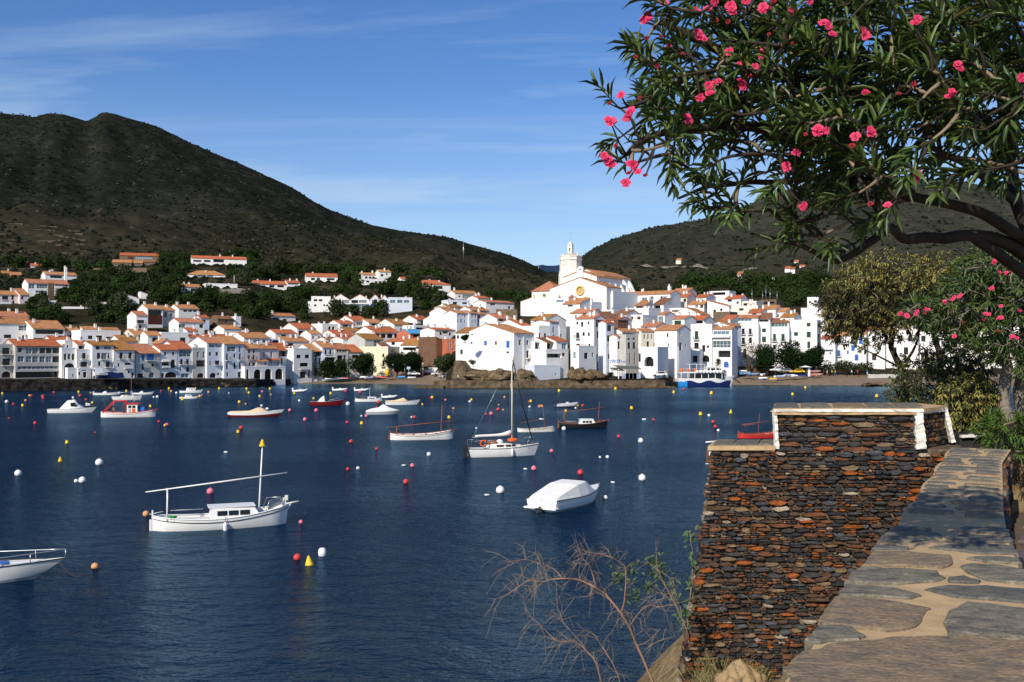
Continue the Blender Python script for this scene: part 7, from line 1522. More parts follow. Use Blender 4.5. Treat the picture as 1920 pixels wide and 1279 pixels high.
for a in ((617,712.5,306,3.4,R(15),m_bwhite,0,True,'upturned white dinghy, leftmost on the left beach'),(632,712,306.5,4,R(20),m_teal,5,False,'teal dinghy on the left beach'),(640,708.5,309,4.6,R(25),m_bwhite,8,False,'white dinghy with blue inside leaning on the teal one'),(646,711.5,307,2.8,R(15),m_pink,0,True,'upturned pink dinghy on the left beach'),(668,706.5,313,4.2,R(8),m_bwhite,0,False,'white dinghy by the low white wall on the left beach'),(683,709,309.5,3.6,R(160),m_bwhite,0,True,'white dinghy alone below the dark rounded tree'),(692,709.5,308.5,3.8,R(35),m_bwhite,5,False,'white dinghy beside the alone white one'),(703,707,311,3.2,R(20),m_ltblue,0,False,'light blue dinghy in the middle of the left beach'),(711,708.5,309.5,2.8,R(170),m_bred,0,True,'small red upturned dinghy, middle of the left beach'),(720,709.5,308.5,3,R(15),m_bred,0,True,'second red upturned dinghy, right of the first'),(729,705.5,311,3.8,R(10),m_grey,0,False,'grey dinghy at the foot of the yellow kiosk'),(753,708.5,308.5,4,R(150),m_ltblue,6,False,'blue and white dinghy before the lamp post pair'),(772,710,306,3.4,R(20),m_bwhite,0,True,'white dinghy, rightmost on the left beach'),
 (1397,702,301,5,R(25),m_ltblue,8,False,'bright blue boat nearest the ferry bow on the right beach'),(1413,703.5,300,4.4,R(20),m_ltblue,5,False,'second bright blue boat right of the ferry bow'),(1430,704,299.5,4.6,R(60),m_bwhite,0,False,'white motor dinghy on the right beach among the blue boats'),(1392,697.5,308,3.6,R(5),m_bwhite,0,True,'white boat under the retaining wall on the right beach'),(1431,711,294.5,3.2,R(170),m_bwhite,0,True,'low white hull lying nearest the water, right beach'),(1450,712.5,293.5,3.2,R(15),m_yellow,0,True,'yellow pedal boat nearest the water, right beach'),(1462,708,297,5,R(18),m_bwhite,5,False,'pale blue-white dinghy on the right beach below the yellow car'),(1480,706,299,5,R(25),m_bwhite,5,False,'white dinghy left of the dark blue covered boat'),(1492,706.5,298.5,4.2,R(30),m_bwhite,0,True,'second white dinghy touching the dark blue covered boat'),(1504,705.5,299.5,5.2,R(20),m_navy,0,True,'dark blue covered boat left of the white parasol'),(1531,704.5,301,4.6,R(10),m_orange,10,False,'orange boat right of the white parasol'),(1528,698.5,306,4.4,R(8),m_bred,5,False,'red boat stacked behind the orange boat')):
    dinghy(a[8],*a[:5],a[5],a[6],a[7])
def person(label,px,py,D,h,top,leg,face=0,stride=.14):
    t_=thing('person',label,'person',P(px,py,D),face,None); me=bpy.data.meshes.new('body'); bm_=bmesh.new(); sk=[]
    def v(x,y,z,r): a=bm_.verts.new((x*h,y*h,z*h)); sk.append(r*h); return a
    pel=v(0,0,.52,.075); ch=v(0,0,.70,.085); nk=v(0,0,.835,.032); hd=v(0,.005,.93,.055)
    E=[(pel,ch),(ch,nk),(nk,hd)]
    for sg in (1,-1):
        hp=v(sg*.05,0,.48,.055); kn=v(sg*.055,sg*stride*.45-.01,.27,.036); an=v(sg*.055,sg*stride,.04,.024); tt_=v(sg*.06,sg*stride-.07,.015,.02); E+=[(pel,hp),(hp,kn),(kn,an),(an,tt_)]
        s_=v(sg*.105,0,.80,.036); el=v(sg*.135,-sg*.03,.63,.026); wr=v(sg*.13,-sg*.08,.49,.019); hn=v(sg*.13,-sg*.09,.44,.02); E+=[(ch,s_),(s_,el),(el,wr),(wr,hn)]
    for a,b_ in E: bm_.edges.new((a,b_))
    bm_.to_mesh(me); bm_.free(); o=link(me,'body',t_); o.modifiers.new('skin','SKIN'); sv=me.skin_vertices[0].data
    for i,r in enumerate(sk): sv[i].radius=(r,r*.8)
    sv[0].use_root=True; sd=o.modifiers.new('sub','SUBSURF'); sd.levels=1; sd.render_levels=1
    me.materials.append(top)
    mb=MB(); mb.lathe([(.055*h,.49*h),(.07*h,.52*h)],8); 
    for sg in (1,-1): mb.tube([(sg*.05*h,0,.51*h),(sg*.055*h,(sg*stride*.45-.01)*h,.27*h),(sg*.055*h,sg*stride*h,.07*h)],[.062*h,.046*h,.036*h],7)
    mb.build('trousers',leg,t_); mb=MB(); mb.ball((0,.004*h,.94*h),.058*h,10,7); mb.build('head',mat('skin',(0.35,0.18,0.11),.6),t_); mb=MB(); mb.ball((0,.014*h,.955*h),.060*h,10,7,0,(1,1,.9)); mb.build('hair',m_bark,t_)
m_tw=mat('white_shirt',(0.7,0.7,0.7),.9); m_td=mat('dark_clothes',(0.03,0.03,0.035),.9); m_tb=mat('blue_clothes',(0.06,0.12,0.3),.9); m_tr=mat('red_clothes',(0.45,0.04,0.04),.9); m_ty=mat('yellow_clothes',(0.6,0.5,0.08),.9)
for a in ((859,713.5,270.5,1.7,m_tw,m_td,R(40),'person in white walking below the tan ramp wall'),(889,713.5,270,1.75,m_tw,m_td,R(80),'person in a light shirt at the foot of the ramp steps'),(875,697,272.5,1.7,m_td,m_td,R(100),'person in dark clothes half way up the ramp steps'),(961,711,268.5,1.7,m_tr,m_td,R(60),'person in pink red by the dark rock on the promenade'),(838,709.5,293,1.75,m_td,m_td,R(20),'person in dark clothes beside the silver car'),(739,704.5,309,1.7,m_tr,m_tb,R(20),'person in red under the dark tree pair'),(1247,704.5,273,1.7,m_ty,m_td,R(20),'person in yellow before the lilac-blue building'),(1544,703.5,304,1.7,m_td,m_td,R(10),'person in dark clothes right of the orange boat'),(1551,703.5,304,1.65,m_tw,m_tr,R(60),'person in white with red trousers on the right beach top'),(1560,703.5,304,1.7,m_ty,m_td,R(20),'person in yellow under the beach shrubs'),(1566,703.5,304,1.7,m_tw,m_tb,R(90),'person in white under the beach shrubs'),(1597,703.5,303,1.7,m_tw,m_td,R(30),'person in white above the low beach wall'),(1608,703.5,303,1.7,m_tr,m_td,R(30),'person in red above the low beach wall'),(1626,703.5,302,1.7,m_tb,m_tw,R(10),'person in blue above the grey beach wall'),(1512,702,304,1.7,m_tw,m_tw,R(70),'person in white beside the yellow car'),(1454,703,303,1.7,m_td,m_td,R(30),'person in dark clothes in front of the white estate car')):
    person(a[7],*a[:7])
# ---------------------------------------------------------------- foreground: bluff, street, stone walls
rg7=random.Random(77)
m_earth=mat('bluff_earth',(0.26,0.19,0.10),0.95,0.3,2.5,0.9,6,0.1,col2=(0.12,0.085,0.045),bd=0.08)
def bluffz(X,Y):
    f=max(0.0,1.85-X); z=6.10-0.55*f-0.95*f*f-0.42*max(0,9.2-Y)-(0.22*max(0,X-1.75))
    n=noise.fractal(Vector((X*1.1,Y*1.1,.5)),1,2,5)*.10+abs(noise.noise(Vector((X*2.7,Y*2.7,1))))*.16
    return z+n
V=[];xs=np.arange(-4,5,.12);ys=np.arange(3.5,10.4,.12)
for y in ys:
    for x in xs: V.append((x,y,bluffz(x,y)))
n=len(xs); Q=[(r*n+c,r*n+c+1,(r+1)*n+c+1,(r+1)*n+c) for r in range(len(ys)-1) for c in range(n-1)]
kind(link(np_mesh('bluff_ground',V,Q,m_earth,smooth=True),'bluff_ground'),'structure')
SLATE=[mat('slate_%s'%n_,c,0.75,0.35,14,0.5,60,0.25,col2=c2,bd=0.012) for n_,c,c2 in (('black',(0.035,0.034,0.035),(0.018,0.018,0.020)),('dark_grey',(0.065,0.064,0.065),(0.03,0.03,0.032)),('blue_grey',(0.085,0.092,0.105),(0.045,0.047,0.054)),('brown',(0.105,0.060,0.038),(0.05,0.032,0.022)),('rust',(0.36,0.095,0.018),(0.16,0.05,0.016)),('umber',(0.19,0.075,0.032),(0.08,0.04,0.022)),('tan',(0.24,0.165,0.095),(0.12,0.085,0.05)),('pale',(0.40,0.33,0.25),(0.22,0.18,0.14)))]
m_mortar=mat('dark_joint',(0.13,0.098,0.068),0.95,0.4,18,0.8,40,0.1,bd=0.02); m_sandm=mat('sand_mortar',(0.50,0.35,0.195),0.95,0.16,9,0.7,120,0.1,bd=0.006)
m_flag=mat('flag_slate',(0.235,0.210,0.155),0.85,0.30,11,0.7,34,0.12,col2=(0.095,0.092,0.078),sc3=(1,1.7,1),thr=(.34,.66),bd=0.012); m_flagr=mat('flag_slate_rusty',(0.285,0.205,0.125),0.85,0.32,9,0.7,34,0.12,col2=(0.15,0.125,0.095),sc3=(1,1.7,1),bd=0.012); m_flagd=mat('flag_slate_dark',(0.165,0.152,0.122),0.85,0.3,12,0.7,34,0.12,col2=(0.085,0.088,0.085),sc3=(1,1.6,1),bd=0.012)
m_lime=mat('white_limed_edge',(0.74,0.71,0.64),0.9,0.10,9,0.5,30,0.2,bd=0.01)
def stone_mesh(w,h,d,rg):
    n=8; out=[]; sk=rg.uniform(-.25,.25)
    for i in range(n):
        a=2*math.pi*(i+.5+rg.uniform(-.22,.22))/n; ca,sa=math.cos(a),math.sin(a); q=1/max(abs(ca),abs(sa))**.93
        out.append((w/2*ca*q*rg.uniform(.84,1.04)+sk*h*sa,h/2*sa*q*rg.uniform(.74,1.06)))
    mb=MB(); vs=[(x,0.03,z) for x,z in out]+[(x*.99,-d*.82,z*.98) for x,z in out]+[(x*.965,-d*rg.uniform(.85,1.15),z*.90) for x,z in out]+[(rg.uniform(-.1,.1)*w,-d*rg.uniform(.95,1.2),rg.uniform(-.1,.1)*h)]
    fs=[[i,(i+1)%n,n+(i+1)%n,n+i] for i in range(n)]+[[n+i,n+(i+1)%n,2*n+(i+1)%n,2*n+i] for i in range(n)]+[[2*n+i,2*n+(i+1)%n,3*n] for i in range(n)]
    mb.add(vs,fs,0,False); return mb
def pick_m(rg,rust=1.0):
    r=rg.random()
    for m,w in zip(range(8),(.21,.16,.05,.24,.08*rust,.16*rust,.08,.03)):
        r-=w
        if r<0: return m
    return 1
def face_of(z): return 9.5-0.10*(8.1-z)
def fill_face(xl,xr,z0,z1,rowh,wid,visible,rg,yf):
    """courses of uneven stones: (x,y,z,w,h,d,mat)"""
    out=[]; z=z1; wv=lambda x:.022*noise.noise(Vector((x*2.3,z*1.2,7)))
    while z>z0:
        q=(z1-z)/max(.01,(2.6)); rh=rg.uniform(*rowh)*(1-.26*min(1,q)); x=xl(z)-rg.uniform(-.01,.03); zz_=z-rh/2
        while x<xr(z):
            w=rg.uniform(*wid)*(1-.25*min(1,q))*(1.5 if rg.random()<.12 else 1); hh=rh*rg.uniform(.72,1.12)
            if rg.random()<.34:                                  # two thin slips instead of one stone
                for k in (-1,1):
                    a_=rg.uniform(.35,.65) ; out.append((x+w*a_/2,yf(zz_),wv(x)+zz_+k*rh*.25,w*a_*.98,rh*.47,rg.uniform(.012,.05),pick_m(rg))); out.append((x+w*(1+a_)/2,yf(zz_),wv(x)+zz_+k*rh*.25,w*(1-a_)*.98,rh*.45,rg.uniform(.012,.05),pick_m(rg)))
            else: out.append((x+w/2,yf(zz_),wv(x)+zz_+rg.uniform(-.008,.008),w*.97,hh,rg.uniform(.012,.06),pick_m(rg)))
            x+=w+rg.uniform(.0,.008)
        z-=rh*1.0+rg.uniform(0,.004)
    return [s for s in out if visible(s[0],s[1],s[2])]
def lay(stones,parent,limit,rg,org):
    stones=sorted(stones,key=lambda s:-(s[3]*s[4])); rest=MB()
    for i,(x,y,z,w,h,d,m) in enumerate(stones):
        mb=stone_mesh(w,h,d,rg); t=rg.uniform(-.05,.05)
        if i<limit:
            o=mb.build('stone',SLATE[m],parent,(x-org.x,y-org.y,z-org.z)); o.rotation_euler=(rg.uniform(-.06,.06),t,rg.uniform(-.06,.06))
        else: rest.add([(a+x-org.x,b_+y-org.y,c+z-org.z) for a,b_,c in mb.v],mb.f,m)
    if rest.v: kind(rest.build('small_stones',SLATE,parent),'stuff')
def vis_wall(x,y,z):
    px=CX+x/y*F; py=HY+(HC-z)/y*F; return px<1470+(1279-py)*.706+26 and z>bluffz(x,y)-.25
XL=lambda z:1.905-.145*(8.1-z)
o0=Vector((2.6,9.5,7.0)); wl=thing('stone_wall','tall retaining wall of rust, brown and black slate stones above the sea','stone wall',o0)
mb=MB(); zb_=5.2
for z0,z1 in ((zb_,6.7),(6.7,8.09)):
    A=[(XL(z0)+.04,face_of(z0)+.012),(4.35,face_of(z0)+.012),(4.5,10.1),(XL(z0)+.20,10.1)]; Bq=[(XL(z1)+.04,face_of(z1)+.012),(4.35,face_of(z1)+.012),(4.5,10.1),(XL(z1)+.20,10.1)]
    mb.add([(x-o0.x,y-o0.y,z0-o0.z) for x,y in A]+[(x-o0.x,y-o0.y,z1-o0.z) for x,y in Bq],[[0,1,5,4],[1,2,6,5],[2,3,7,6],[3,0,4,7],[4,5,6,7]])
mb.build('core',m_mortar,wl)
lay(fill_face(XL,lambda z:4.3,5.40,8.08,(.028,.060),(.045,.18),vis_wall,rg7,face_of),wl,300,rg7,o0)
# stones on the seaward return of the wall, seen edge on
ss=[]
z=8.05
while z>5.7:
    h=rg7.uniform(.05,.11); y=face_of(z)+.05
    while y<10.05: w=rg7.uniform(.12,.3); ss.append((XL(z)+.05+(y+w/2-9.5)*.27,y+w/2,z-h/2,w,h*.94,rg7.uniform(.03,.07),rg7.choice((1,3,6,6,7,5)))); y+=w
    z-=h
rest=MB()
for x,y,z,w,h,d,m in ss: b_=stone_mesh(w,h,d,rg7); rest.add([(x+bb-o0.x,y-a-o0.y,c+z-o0.z) for a,bb,c in b_.v],b_.f,m)
kind(rest.build('return_stones',SLATE,wl),'stuff')
def flag_mesh(poly,top,bot,rg,jit=.006):
    """slab with ragged outline: poly = xy list"""
    P_=[]; n=len(poly)
    for i in range(n):
        a=Vector(poly[i]); b_=Vector(poly[(i+1)%n]); k=max(2,int((b_-a).length/.05)); nr=Vector((b_.y-a.y,a.x-b_.x)).normalized() if (b_-a).length>0 else Vector((0,0))
        for j in range(k): p=a.lerp(b_,j/k); P_.append(p+nr*rg.uniform(-jit,jit))
    c=sum(P_,Vector((0,0)))/len(P_); n=len(P_); mb=MB(); zj=[rg.uniform(-.0025,.0025) for _ in P_]
    vs=[(p.x,p.y,bot) for p in P_]+[(p.x,p.y,top-.006+z) for p,z in zip(P_,zj)]+[(lerp(p.x,c.x,.06),lerp(p.y,c.y,.06),top+z) for p,z in zip(P_,zj)]+[(c.x,c.y,top+.002)]
    fs=[[i,(i+1)%n,n+(i+1)%n,n+i] for i in range(n)]+[[n+i,n+(i+1)%n,2*n+(i+1)%n,2*n+i] for i in range(n)]+[[2*n+i,2*n+(i+1)%n,3*n] for i in range(n)]
    mb.add(vs,fs); return mb
# ledge top of the retaining wall, left of the block
mb=MB(); mb.prism([(1.86-o0.x,9.46-o0.y),(2.50-o0.x,9.46-o0.y),(2.72-o0.x,10.12-o0.y),(2.07-o0.x,10.12-o0.y)],8.085-o0.z,8.125-o0.z); mb.build('mortar_bed',m_sandm,wl)
for a,b_ in ((1.92,2.12),(2.13,2.36),(2.37,2.52)):
    mb=flag_mesh([(a-o0.x,9.53-o0.y),(b_-o0.x,9.55-o0.y),(b_+.16-o0.x,10.08-o0.y),(a+.16-o0.x,10.06-o0.y)],8.14-o0.z,8.10-o0.z,rg7); mb.build('flagstone',rg7.choice((m_flagd,m_flag)),wl)
# raised block on the wall with limed edges
ob=Vector((3.2,9.5,8.1)); bk=thing('stone_block','raised slate block with white painted edges on top of the wall','stone block',ob)
FP=[(2.50,9.515),(3.88,9.505),(4.33,9.98),(4.25,10.6),(2.76,10.4)]; FT=[(x,y) for x,y in FP]
mb=MB(); mb.prism([(x-ob.x,y-ob.y) for x,y in FP],-.02,.345); mb.build('core',m_mortar,bk)
lay(fill_face(lambda z:2.525,lambda z:3.82,8.10,8.455,(.034,.058),(.08,.24),lambda x,y,z:x<3.86,rg7,lambda z:9.505),bk,90,rg7,ob)
ss=[];z=8.46
rest=MB(); dx,dy=.45,.475; Ln=math.hypot(dx,dy)
while z>8.1:
    h=rg7.uniform(.035,.055); s_=.02
    while s_<Ln-.03:
        w=rg7.uniform(.07,.18); b_=stone_mesh(w,h*.93,rg7.uniform(.012,.03),rg7); ux,uy=dx/Ln,dy/Ln
        rest.add([(3.88+ux*(s_+w/2)+ux*a-uy*bb-ob.x,9.505+uy*(s_+w/2)+uy*a+ux*bb-ob.y,c+z-h/2-ob.z) for a,bb,c in b_.v],b_.f,pick_m(rg7)); s_+=w
    z-=h
kind(rest.build('side_stones',SLATE,bk),'stuff')
def roughbar(p,q,w,d,name,parent,org,m=m_lime,k=14):
    p,q=Vector(p)-org,Vector(q)-org; mb=MB(); prev=None; ax=(q-p).normalized()
    side=ax.cross(Vector((0,-1,0.0001))).normalized(); fr=Vector((0,-1,0))
    for i in range(k+1):
        c=p.lerp(q,i/k); w_=w*rg7.uniform(.8,1.15); ring_=[c+side*(-w_/2)+fr*d*rg7.uniform(.8,1.2),c+side*(w_/2)+fr*d*rg7.uniform(.8,1.2),c+side*w_/2-fr*.02,c-side*w_/2-fr*.02]
        if prev:
            o=len(mb.v); mb.v.extend([tuple(v) for v in prev+ring_])
            for j in range(4): mb.f.append([o+j,o+(j+1)%4,o+4+(j+1)%4,o+4+j]); mb.m.append(0); mb.s.append(False)
        else: mb.add(ring_,[[3,2,1,0]])
        prev=ring_
    mb.add(prev,[[0,1,2,3]]); return mb.build(name,m,parent)
roughbar((2.52,9.5,8.10),(2.50,9.5,8.47),.032,.05,'limed_edge',bk,ob); roughbar((3.885,9.49,8.10),(3.855,9.49,8.46),.085,.055,'limed_edge',bk,ob); roughbar((4.40,9.96,8.12),(4.32,9.96,8.46),.04,.04,'limed_edge',bk,ob)
roughbar((2.49,9.49,8.465),(3.9,9.48,8.465),.026,.05,'limed_lip',bk,ob,m_lime,26); roughbar((2.49,9.485,8.435),(3.83,9.478,8.437),.022,.045,'sandy_lip',bk,ob,m_sandm,26); 
lx=roughbar((3.90,9.52,8.45),(4.34,9.97,8.45),.04,.04,'limed_lip',bk,ob)
mb=MB(); mb.prism([(x-ob.x,y-ob.y) for x,y in ((2.48,9.46),(3.90,9.45),(4.36,9.96),(4.27,10.62),(2.75,10.42))],.346,.382); mb.build('mortar_bed',m_sandm,bk)
for a,b_ in ((2.5,2.74),(2.76,3.05),(3.08,3.4),(3.42,3.68),(3.70,3.98)):
    sh_=lambda x:0.0 if x<3.85 else (x-3.85)*.9
    mb=flag_mesh([(a-ob.x,9.50+sh_(a)-ob.y),(b_-ob.x,9.50+sh_(b_)-ob.y),(b_+.22-ob.x,10.36-ob.y),(a+.24-ob.x,10.34-ob.y)],.397,.36,rg7); mb.build('flagstone',rg7.choice((m_flagd,m_flag,m_flagr)),bk)
# low step right of the block
os_=P(1815,830,10.4); sp=thing('low_step','low dark slate step with white edge right of the raised block','step',os_); mb=MB(); a=P(1783,825,10.4);b_=P(1842,815,10.4); mb.box(a.x-os_.x,b_.x-os_.x,-.2,.5,-.2,b_.z-os_.z); mb.build('riser',SLATE[0],sp); roughbar((b_.x,10.18,b_.z-.12),(b_.x+.04,10.18,b_.z+.0),.03,.03,'limed_edge',sp,os_,m_lime,4); roughbar((a.x,10.18,b_.z),(b_.x,10.18,b_.z+.02),.03,.03,'limed_edge',sp,os_,m_lime,8)
# ---- the long parapet with its flagstone coping
D2=Vector((.4523,.8919)); N2=Vector((.8919,-.4523)); O2=Vector((.746,2.73))
def pw(s,t): v=O2+D2*s+N2*t; return (v.x,v.y)
def wid(s): return interp(s,[(-3,.74),(0,.70),(1.6,.60),(2.6,.53),(3.6,.50),(5,.48),(6.4,.46),(7.7,.52)])
op=Vector((2.2,5.5,8.1)); pa=thing('parapet','long low parapet along the street, topped with slate flagstones in sandy mortar','parapet',op)
mb=MB(); ns=46
for i in range(ns):
    s0,s1=lerp(-3,7.72,i/ns),lerp(-3,7.72,(i+1)/ns); w0,w1=wid(s0),wid(s1)
    e0,e1=.012*math.sin(s0*5.1),.012*math.sin(s1*5.1)
    q=[pw(s0,e0),pw(s0,w0),pw(s1,w1),pw(s1,e1)]; v=[(x-op.x,y-op.y,0) for x,y in q]+[(x-op.x,y-op.y,-.9) for x,y in q]
    mb.add(v[:4],[[0,1,2,3]],0); mb.add(v,[[1,5,6,2]],1); mb.add(v,[[0,3,7,4]],1)
e=[pw(7.72,.012*math.sin(7.72*5.1)),pw(7.72,wid(7.72))]; mb.add([(e[0][0]-op.x,e[0][1]-op.y,0),(e[1][0]-op.x,e[1][1]-op.y,0),(e[1][0]-op.x,e[1][1]-op.y,-.9),(e[0][0]-op.x,e[0][1]-op.y,-.9)],[[0,3,2,1]],1)
mb.build('mortar_bed',[m_sandm,m_mortar],pa)
def zpoly(pts):
    out=[]
    for x,y in pts: q=W(1260+x/2.373,740+y/2.373,8.1); out.append((q.x-op.x,q.y-op.y))
    return out
FL=[[(505,1232),(590,1150),(690,1118),(900,1095),(1150,1078),(1400,1082),(1620,1105),(1640,1250),(1500,1330),(520,1330)],[(588,1098),(650,1037),(720,1034),(800,1045),(862,1082),(830,1098),(700,1106),(610,1112)],[(650,1016),(690,960),(724,905),(900,915),(1150,955),(1130,978),(1082,1040),(960,1060),(840,1048),(700,1030)],[(1212,1020),(1240,970),(1310,932),(1420,940),(1610,962),(1620,1098),(1400,1080),(1222,1074)],[(735,897),(772,850),(880,856),(1000,870),(1112,898),(1060,912),(850,905)],[(1125,872),(1230,856),(1400,860),(1590,872),(1600,934),(1400,918),(1250,904)],[(765,838),(800,800),(832,776),(1000,780),(1182,792),(1212,818),(1170,838),(1000,850),(880,846)],[(1225,822),(1300,815),(1380,836),(1368,845),(1240,840)],[(1290,768),(1330,757),(1440,766),(1580,790),(1590,850),(1400,832),(1310,795)],[(845,768),(892,702),(1050,706),(1240,722),(1252,758),(1200,776),(1000,768)],[(1310,735),(1400,724),(1540,738),(1556,756),(1400,752)],[(880,693),(902,676),(1052,684),(1048,694)],[(1140,684),(1300,664),(1520,680),(1540,714),(1380,712),(1300,704)],[(905,662),(958,616),(1080,612),(1192,620),(1200,642),(1100,655)],[(1236,646),(1300,626),(1510,640),(1520,660),(1380,664),(1260,660)],[(962,610),(985,592),(1160,602),(1148,614)],[(1236,612),(1300,592),(1490,602),(1502,626),(1330,616)]]
for i,f in enumerate(FL):
    mb=flag_mesh(zpoly(f),.011,-.03,rg7,.007 if i else .012); mb.build('flagstone',(m_flagr,m_flag,m_flagr,m_flag,m_flag,m_flagd,m_flag,m_flagd,m_flag,m_flagr,m_flag,m_flagd,m_flagd,m_flag,m_flagd,m_flagd,m_flag)[i],pa)
s=3.25
while s<7.6:
    ln=rg7.uniform(.12,.26); w=wid(s+ln/2); cut=rg7.choice((.45,.55,.62,1.0,.38)); gap=rg7.uniform(.025,.06)
    cuts=[(0.01,cut*w-.022),(cut*w+.024,w-.01)] if cut<1 else [(.01,w-.012)]
    for a,b_ in cuts:
        if b_-a<.08: continue
        u0,u1=s+rg7.uniform(0,.03),s+ln-rg7.uniform(0,.03); k=[]
        for uu,tt_ in ((u0,lerp(a,b_,.08)),(u0+rg7.uniform(-.01,.02),lerp(a,b_,.6)),(lerp(u0,u1,.25),b_),(lerp(u0,u1,.75),b_-.01),(u1+rg7.uniform(-.02,.01),lerp(a,b_,.7)),(u1,lerp(a,b_,.1)),(lerp(u0,u1,.5),a)): x,y=pw(uu,tt_); k.append((x-op.x,y-op.y))
        mb=flag_mesh(k,.010,-.03,rg7,.004); mb.build('flagstone',rg7.choice((m_flag,m_flagd,m_flagd,m_flagr)),pa)
    s+=ln+gap
# side stones of the parapet facing the street and the end under the coping
rest=MB(); s=-.5
for row in range(9):
    s=2.0
    while s<7.6:
        w_=rg7.uniform(.12,.3); b_=stone_mesh(w_,.066,rg7.uniform(.02,.04),rg7); m=pick_m(rg7)
        for vi,(a,bb,c) in enumerate(b_.v): x,y=pw(s+w_/2+a,wid(s)-.005-bb); b_.v[vi]=(x-op.x,y-op.y,c-.06-row*.073)
        rest.add(b_.v,[f[::-1] for f in b_.f],m); s+=w_
kind(rest.build('street_side_stones',SLATE,pa),'stuff')
# street and planted bank
m_pave=mat('purple_slate_paving',(0.13,0.105,0.115),0.7,0.25,4,0.4,20,0.3,bd=.01)
st_=MB(); st_.prism([pw(-4,.45),pw(-4,9),pw(16,9),pw(16,2.5),pw(8.3,.55)],7.0,7.40); stq=kind(st_.build('street',m_mortar),'structure')
k=0
for i in range(40):
    for j in range(3):
        s0=2.5+i*.42; t0=wid(min(7.7,s0))+.10+j*.62+(.2 if i%2 else 0)
        if s0>8.2: t0+=.12*(s0-8.2)
        q=[pw(s0+.01,t0),pw(s0+.01,t0+.58+.03*((i*j)%2)),pw(s0+.40,t0+.6),pw(s0+.39,t0+.02)]; mb=flag_mesh(q,7.418,7.39,rg7,.006); mb.build('paving_stone',m_pave,stq)
bk2=MB(); bk2.prism([pw(8.6,1.2),pw(16,3.2),(11,19),(8.4,19),(3.3,10.75),(4.35,10.7),(4.7,10.55)],6.6,7.92); kind(bk2.build('planted_bank',m_earth),'structure')
post=thing('rusty_post','leaning rusty brown post at the right frame edge by the street','post',W(1907,940,7.41)); mb=MB(); a=P(1924,862,post.location.y)-post.location; mb.tube([(0,0,-.05),tuple(a)],.018,7); mb.build('pole',m_rust,post); mb=MB(); mb.lathe([(.05,-.01),(.05,.02),(.02,.03)],8); mb.build('base_plate',m_rust,post)
# ---------------------------------------------------------------- foreground plants
LEAF=np.array([(0,0,0),(-.5,.28,.10),(0,.30,0),(.5,.28,.10),(-.40,.66,.06),(0,.68,-.03),(.40,.66,.06),(0,1,-.16)])
LT=np.array([(0,2,1),(0,3,2),(1,2,5),(1,5,4),(2,3,6),(2,6,5),(4,5,7),(5,6,7)])
def leaf_obj_mesh(m): return np_mesh('leaf',LEAF,LT,m,smooth=True)
def leaf_frame(dirv,upv,L,Wd):
    d=dirv/np.linalg.norm(dirv); r=np.cross(d,upv); nr=np.linalg.norm(r); r=r/nr if nr>1e-6 else np.array([1.,0,0]); u=np.cross(r,d)
    return np.stack([r*Wd,d*L,u*L],1)                       # columns
class Leaves:
    def __init__(s): s.M=[];s.p=[];s.k=[]
    def add(s,p,d,up,L,Wd,k=0): s.M.append(leaf_frame(np.array(d,float),np.array(up,float),L,Wd)); s.p.append(np.array(p,float)); s.k.append(k)
    def emit(s,parent,org,mats,limit,rg):
        M=np.array(s.M);p=np.array(s.p);k=np.array(s.k); org=np.array(org)
        # apparent size: leaf area turned to the camera, nearest first
        c=p+M[:,:,1]*.5; vd=c-np.array([0,0,HC]); dist=np.linalg.norm(vd,axis=1); nrm=np.cross(M[:,:,0],M[:,:,1]); ap=np.abs((nrm*vd).sum(1))/dist**3
        px=CX+c[:,0]/c[:,1]*F; py=HY-(c[:,2]-HC)/c[:,1]*F; ap[(px>1925)|(py<-5)|(px<0)]=0; ap*=1/(dist**1.5)
        order=np.argsort(-ap); sel=order[:limit]; rest=order[limit:]
        lm=[leaf_obj_mesh(m) for m in mats]
        for i in sel:
            o=link(lm[k[i]],'leaf',parent); m4=Matrix.Identity(4)
            for a in range(3):
                for b_ in range(3): m4[a][b_]=M[i][a][b_]
                m4[a][3]=p[i][a]-org[a]
            o.matrix_basis=m4
        V=(np.einsum('nij,vj->nvi',M[rest],LEAF)+(p[rest]-org)[:,None,:]).reshape(-1,3); T=(LT[None]+8*np.arange(len(rest))[:,None,None]).reshape(-1,3)
        kind(link(np_mesh('foliage',V,T,mats,np.repeat(k[rest],8),True),'foliage',parent),'stuff')
m_ol=[mat('oleander_leaf',(0.10,0.158,0.032),0.42,0.3,40,spec=0.45,trans=0.25,rv=.2),mat('oleander_leaf_dark',(0.040,0.078,0.018),0.42,0.25,40,spec=0.45,trans=0.18,rv=.2),mat('oleander_leaf_yellowing',(0.17,0.16,0.03),0.5,0.25,40,spec=0.3,trans=0.3)]
m_tw_=mat('oleander_bark',(0.045,0.035,0.027),0.9,0.3,12,.5,40,.1,bd=.01); m_twl=mat('pale_twig',(0.22,0.17,0.11),0.85,0.25,12); m_trunk=mat('pale_grey_bark',(0.27,0.23,0.19),0.9,0.3,6,.7,14,.1,col2=(0.13,0.11,0.09),bd=.03)
m_pet=[mat('pink_petal',(0.83,0.075,0.20),0.6,0.15,60,trans=.3),mat('wilted_petal',(0.30,0.02,0.03),0.7,0.3,60,trans=.2)]
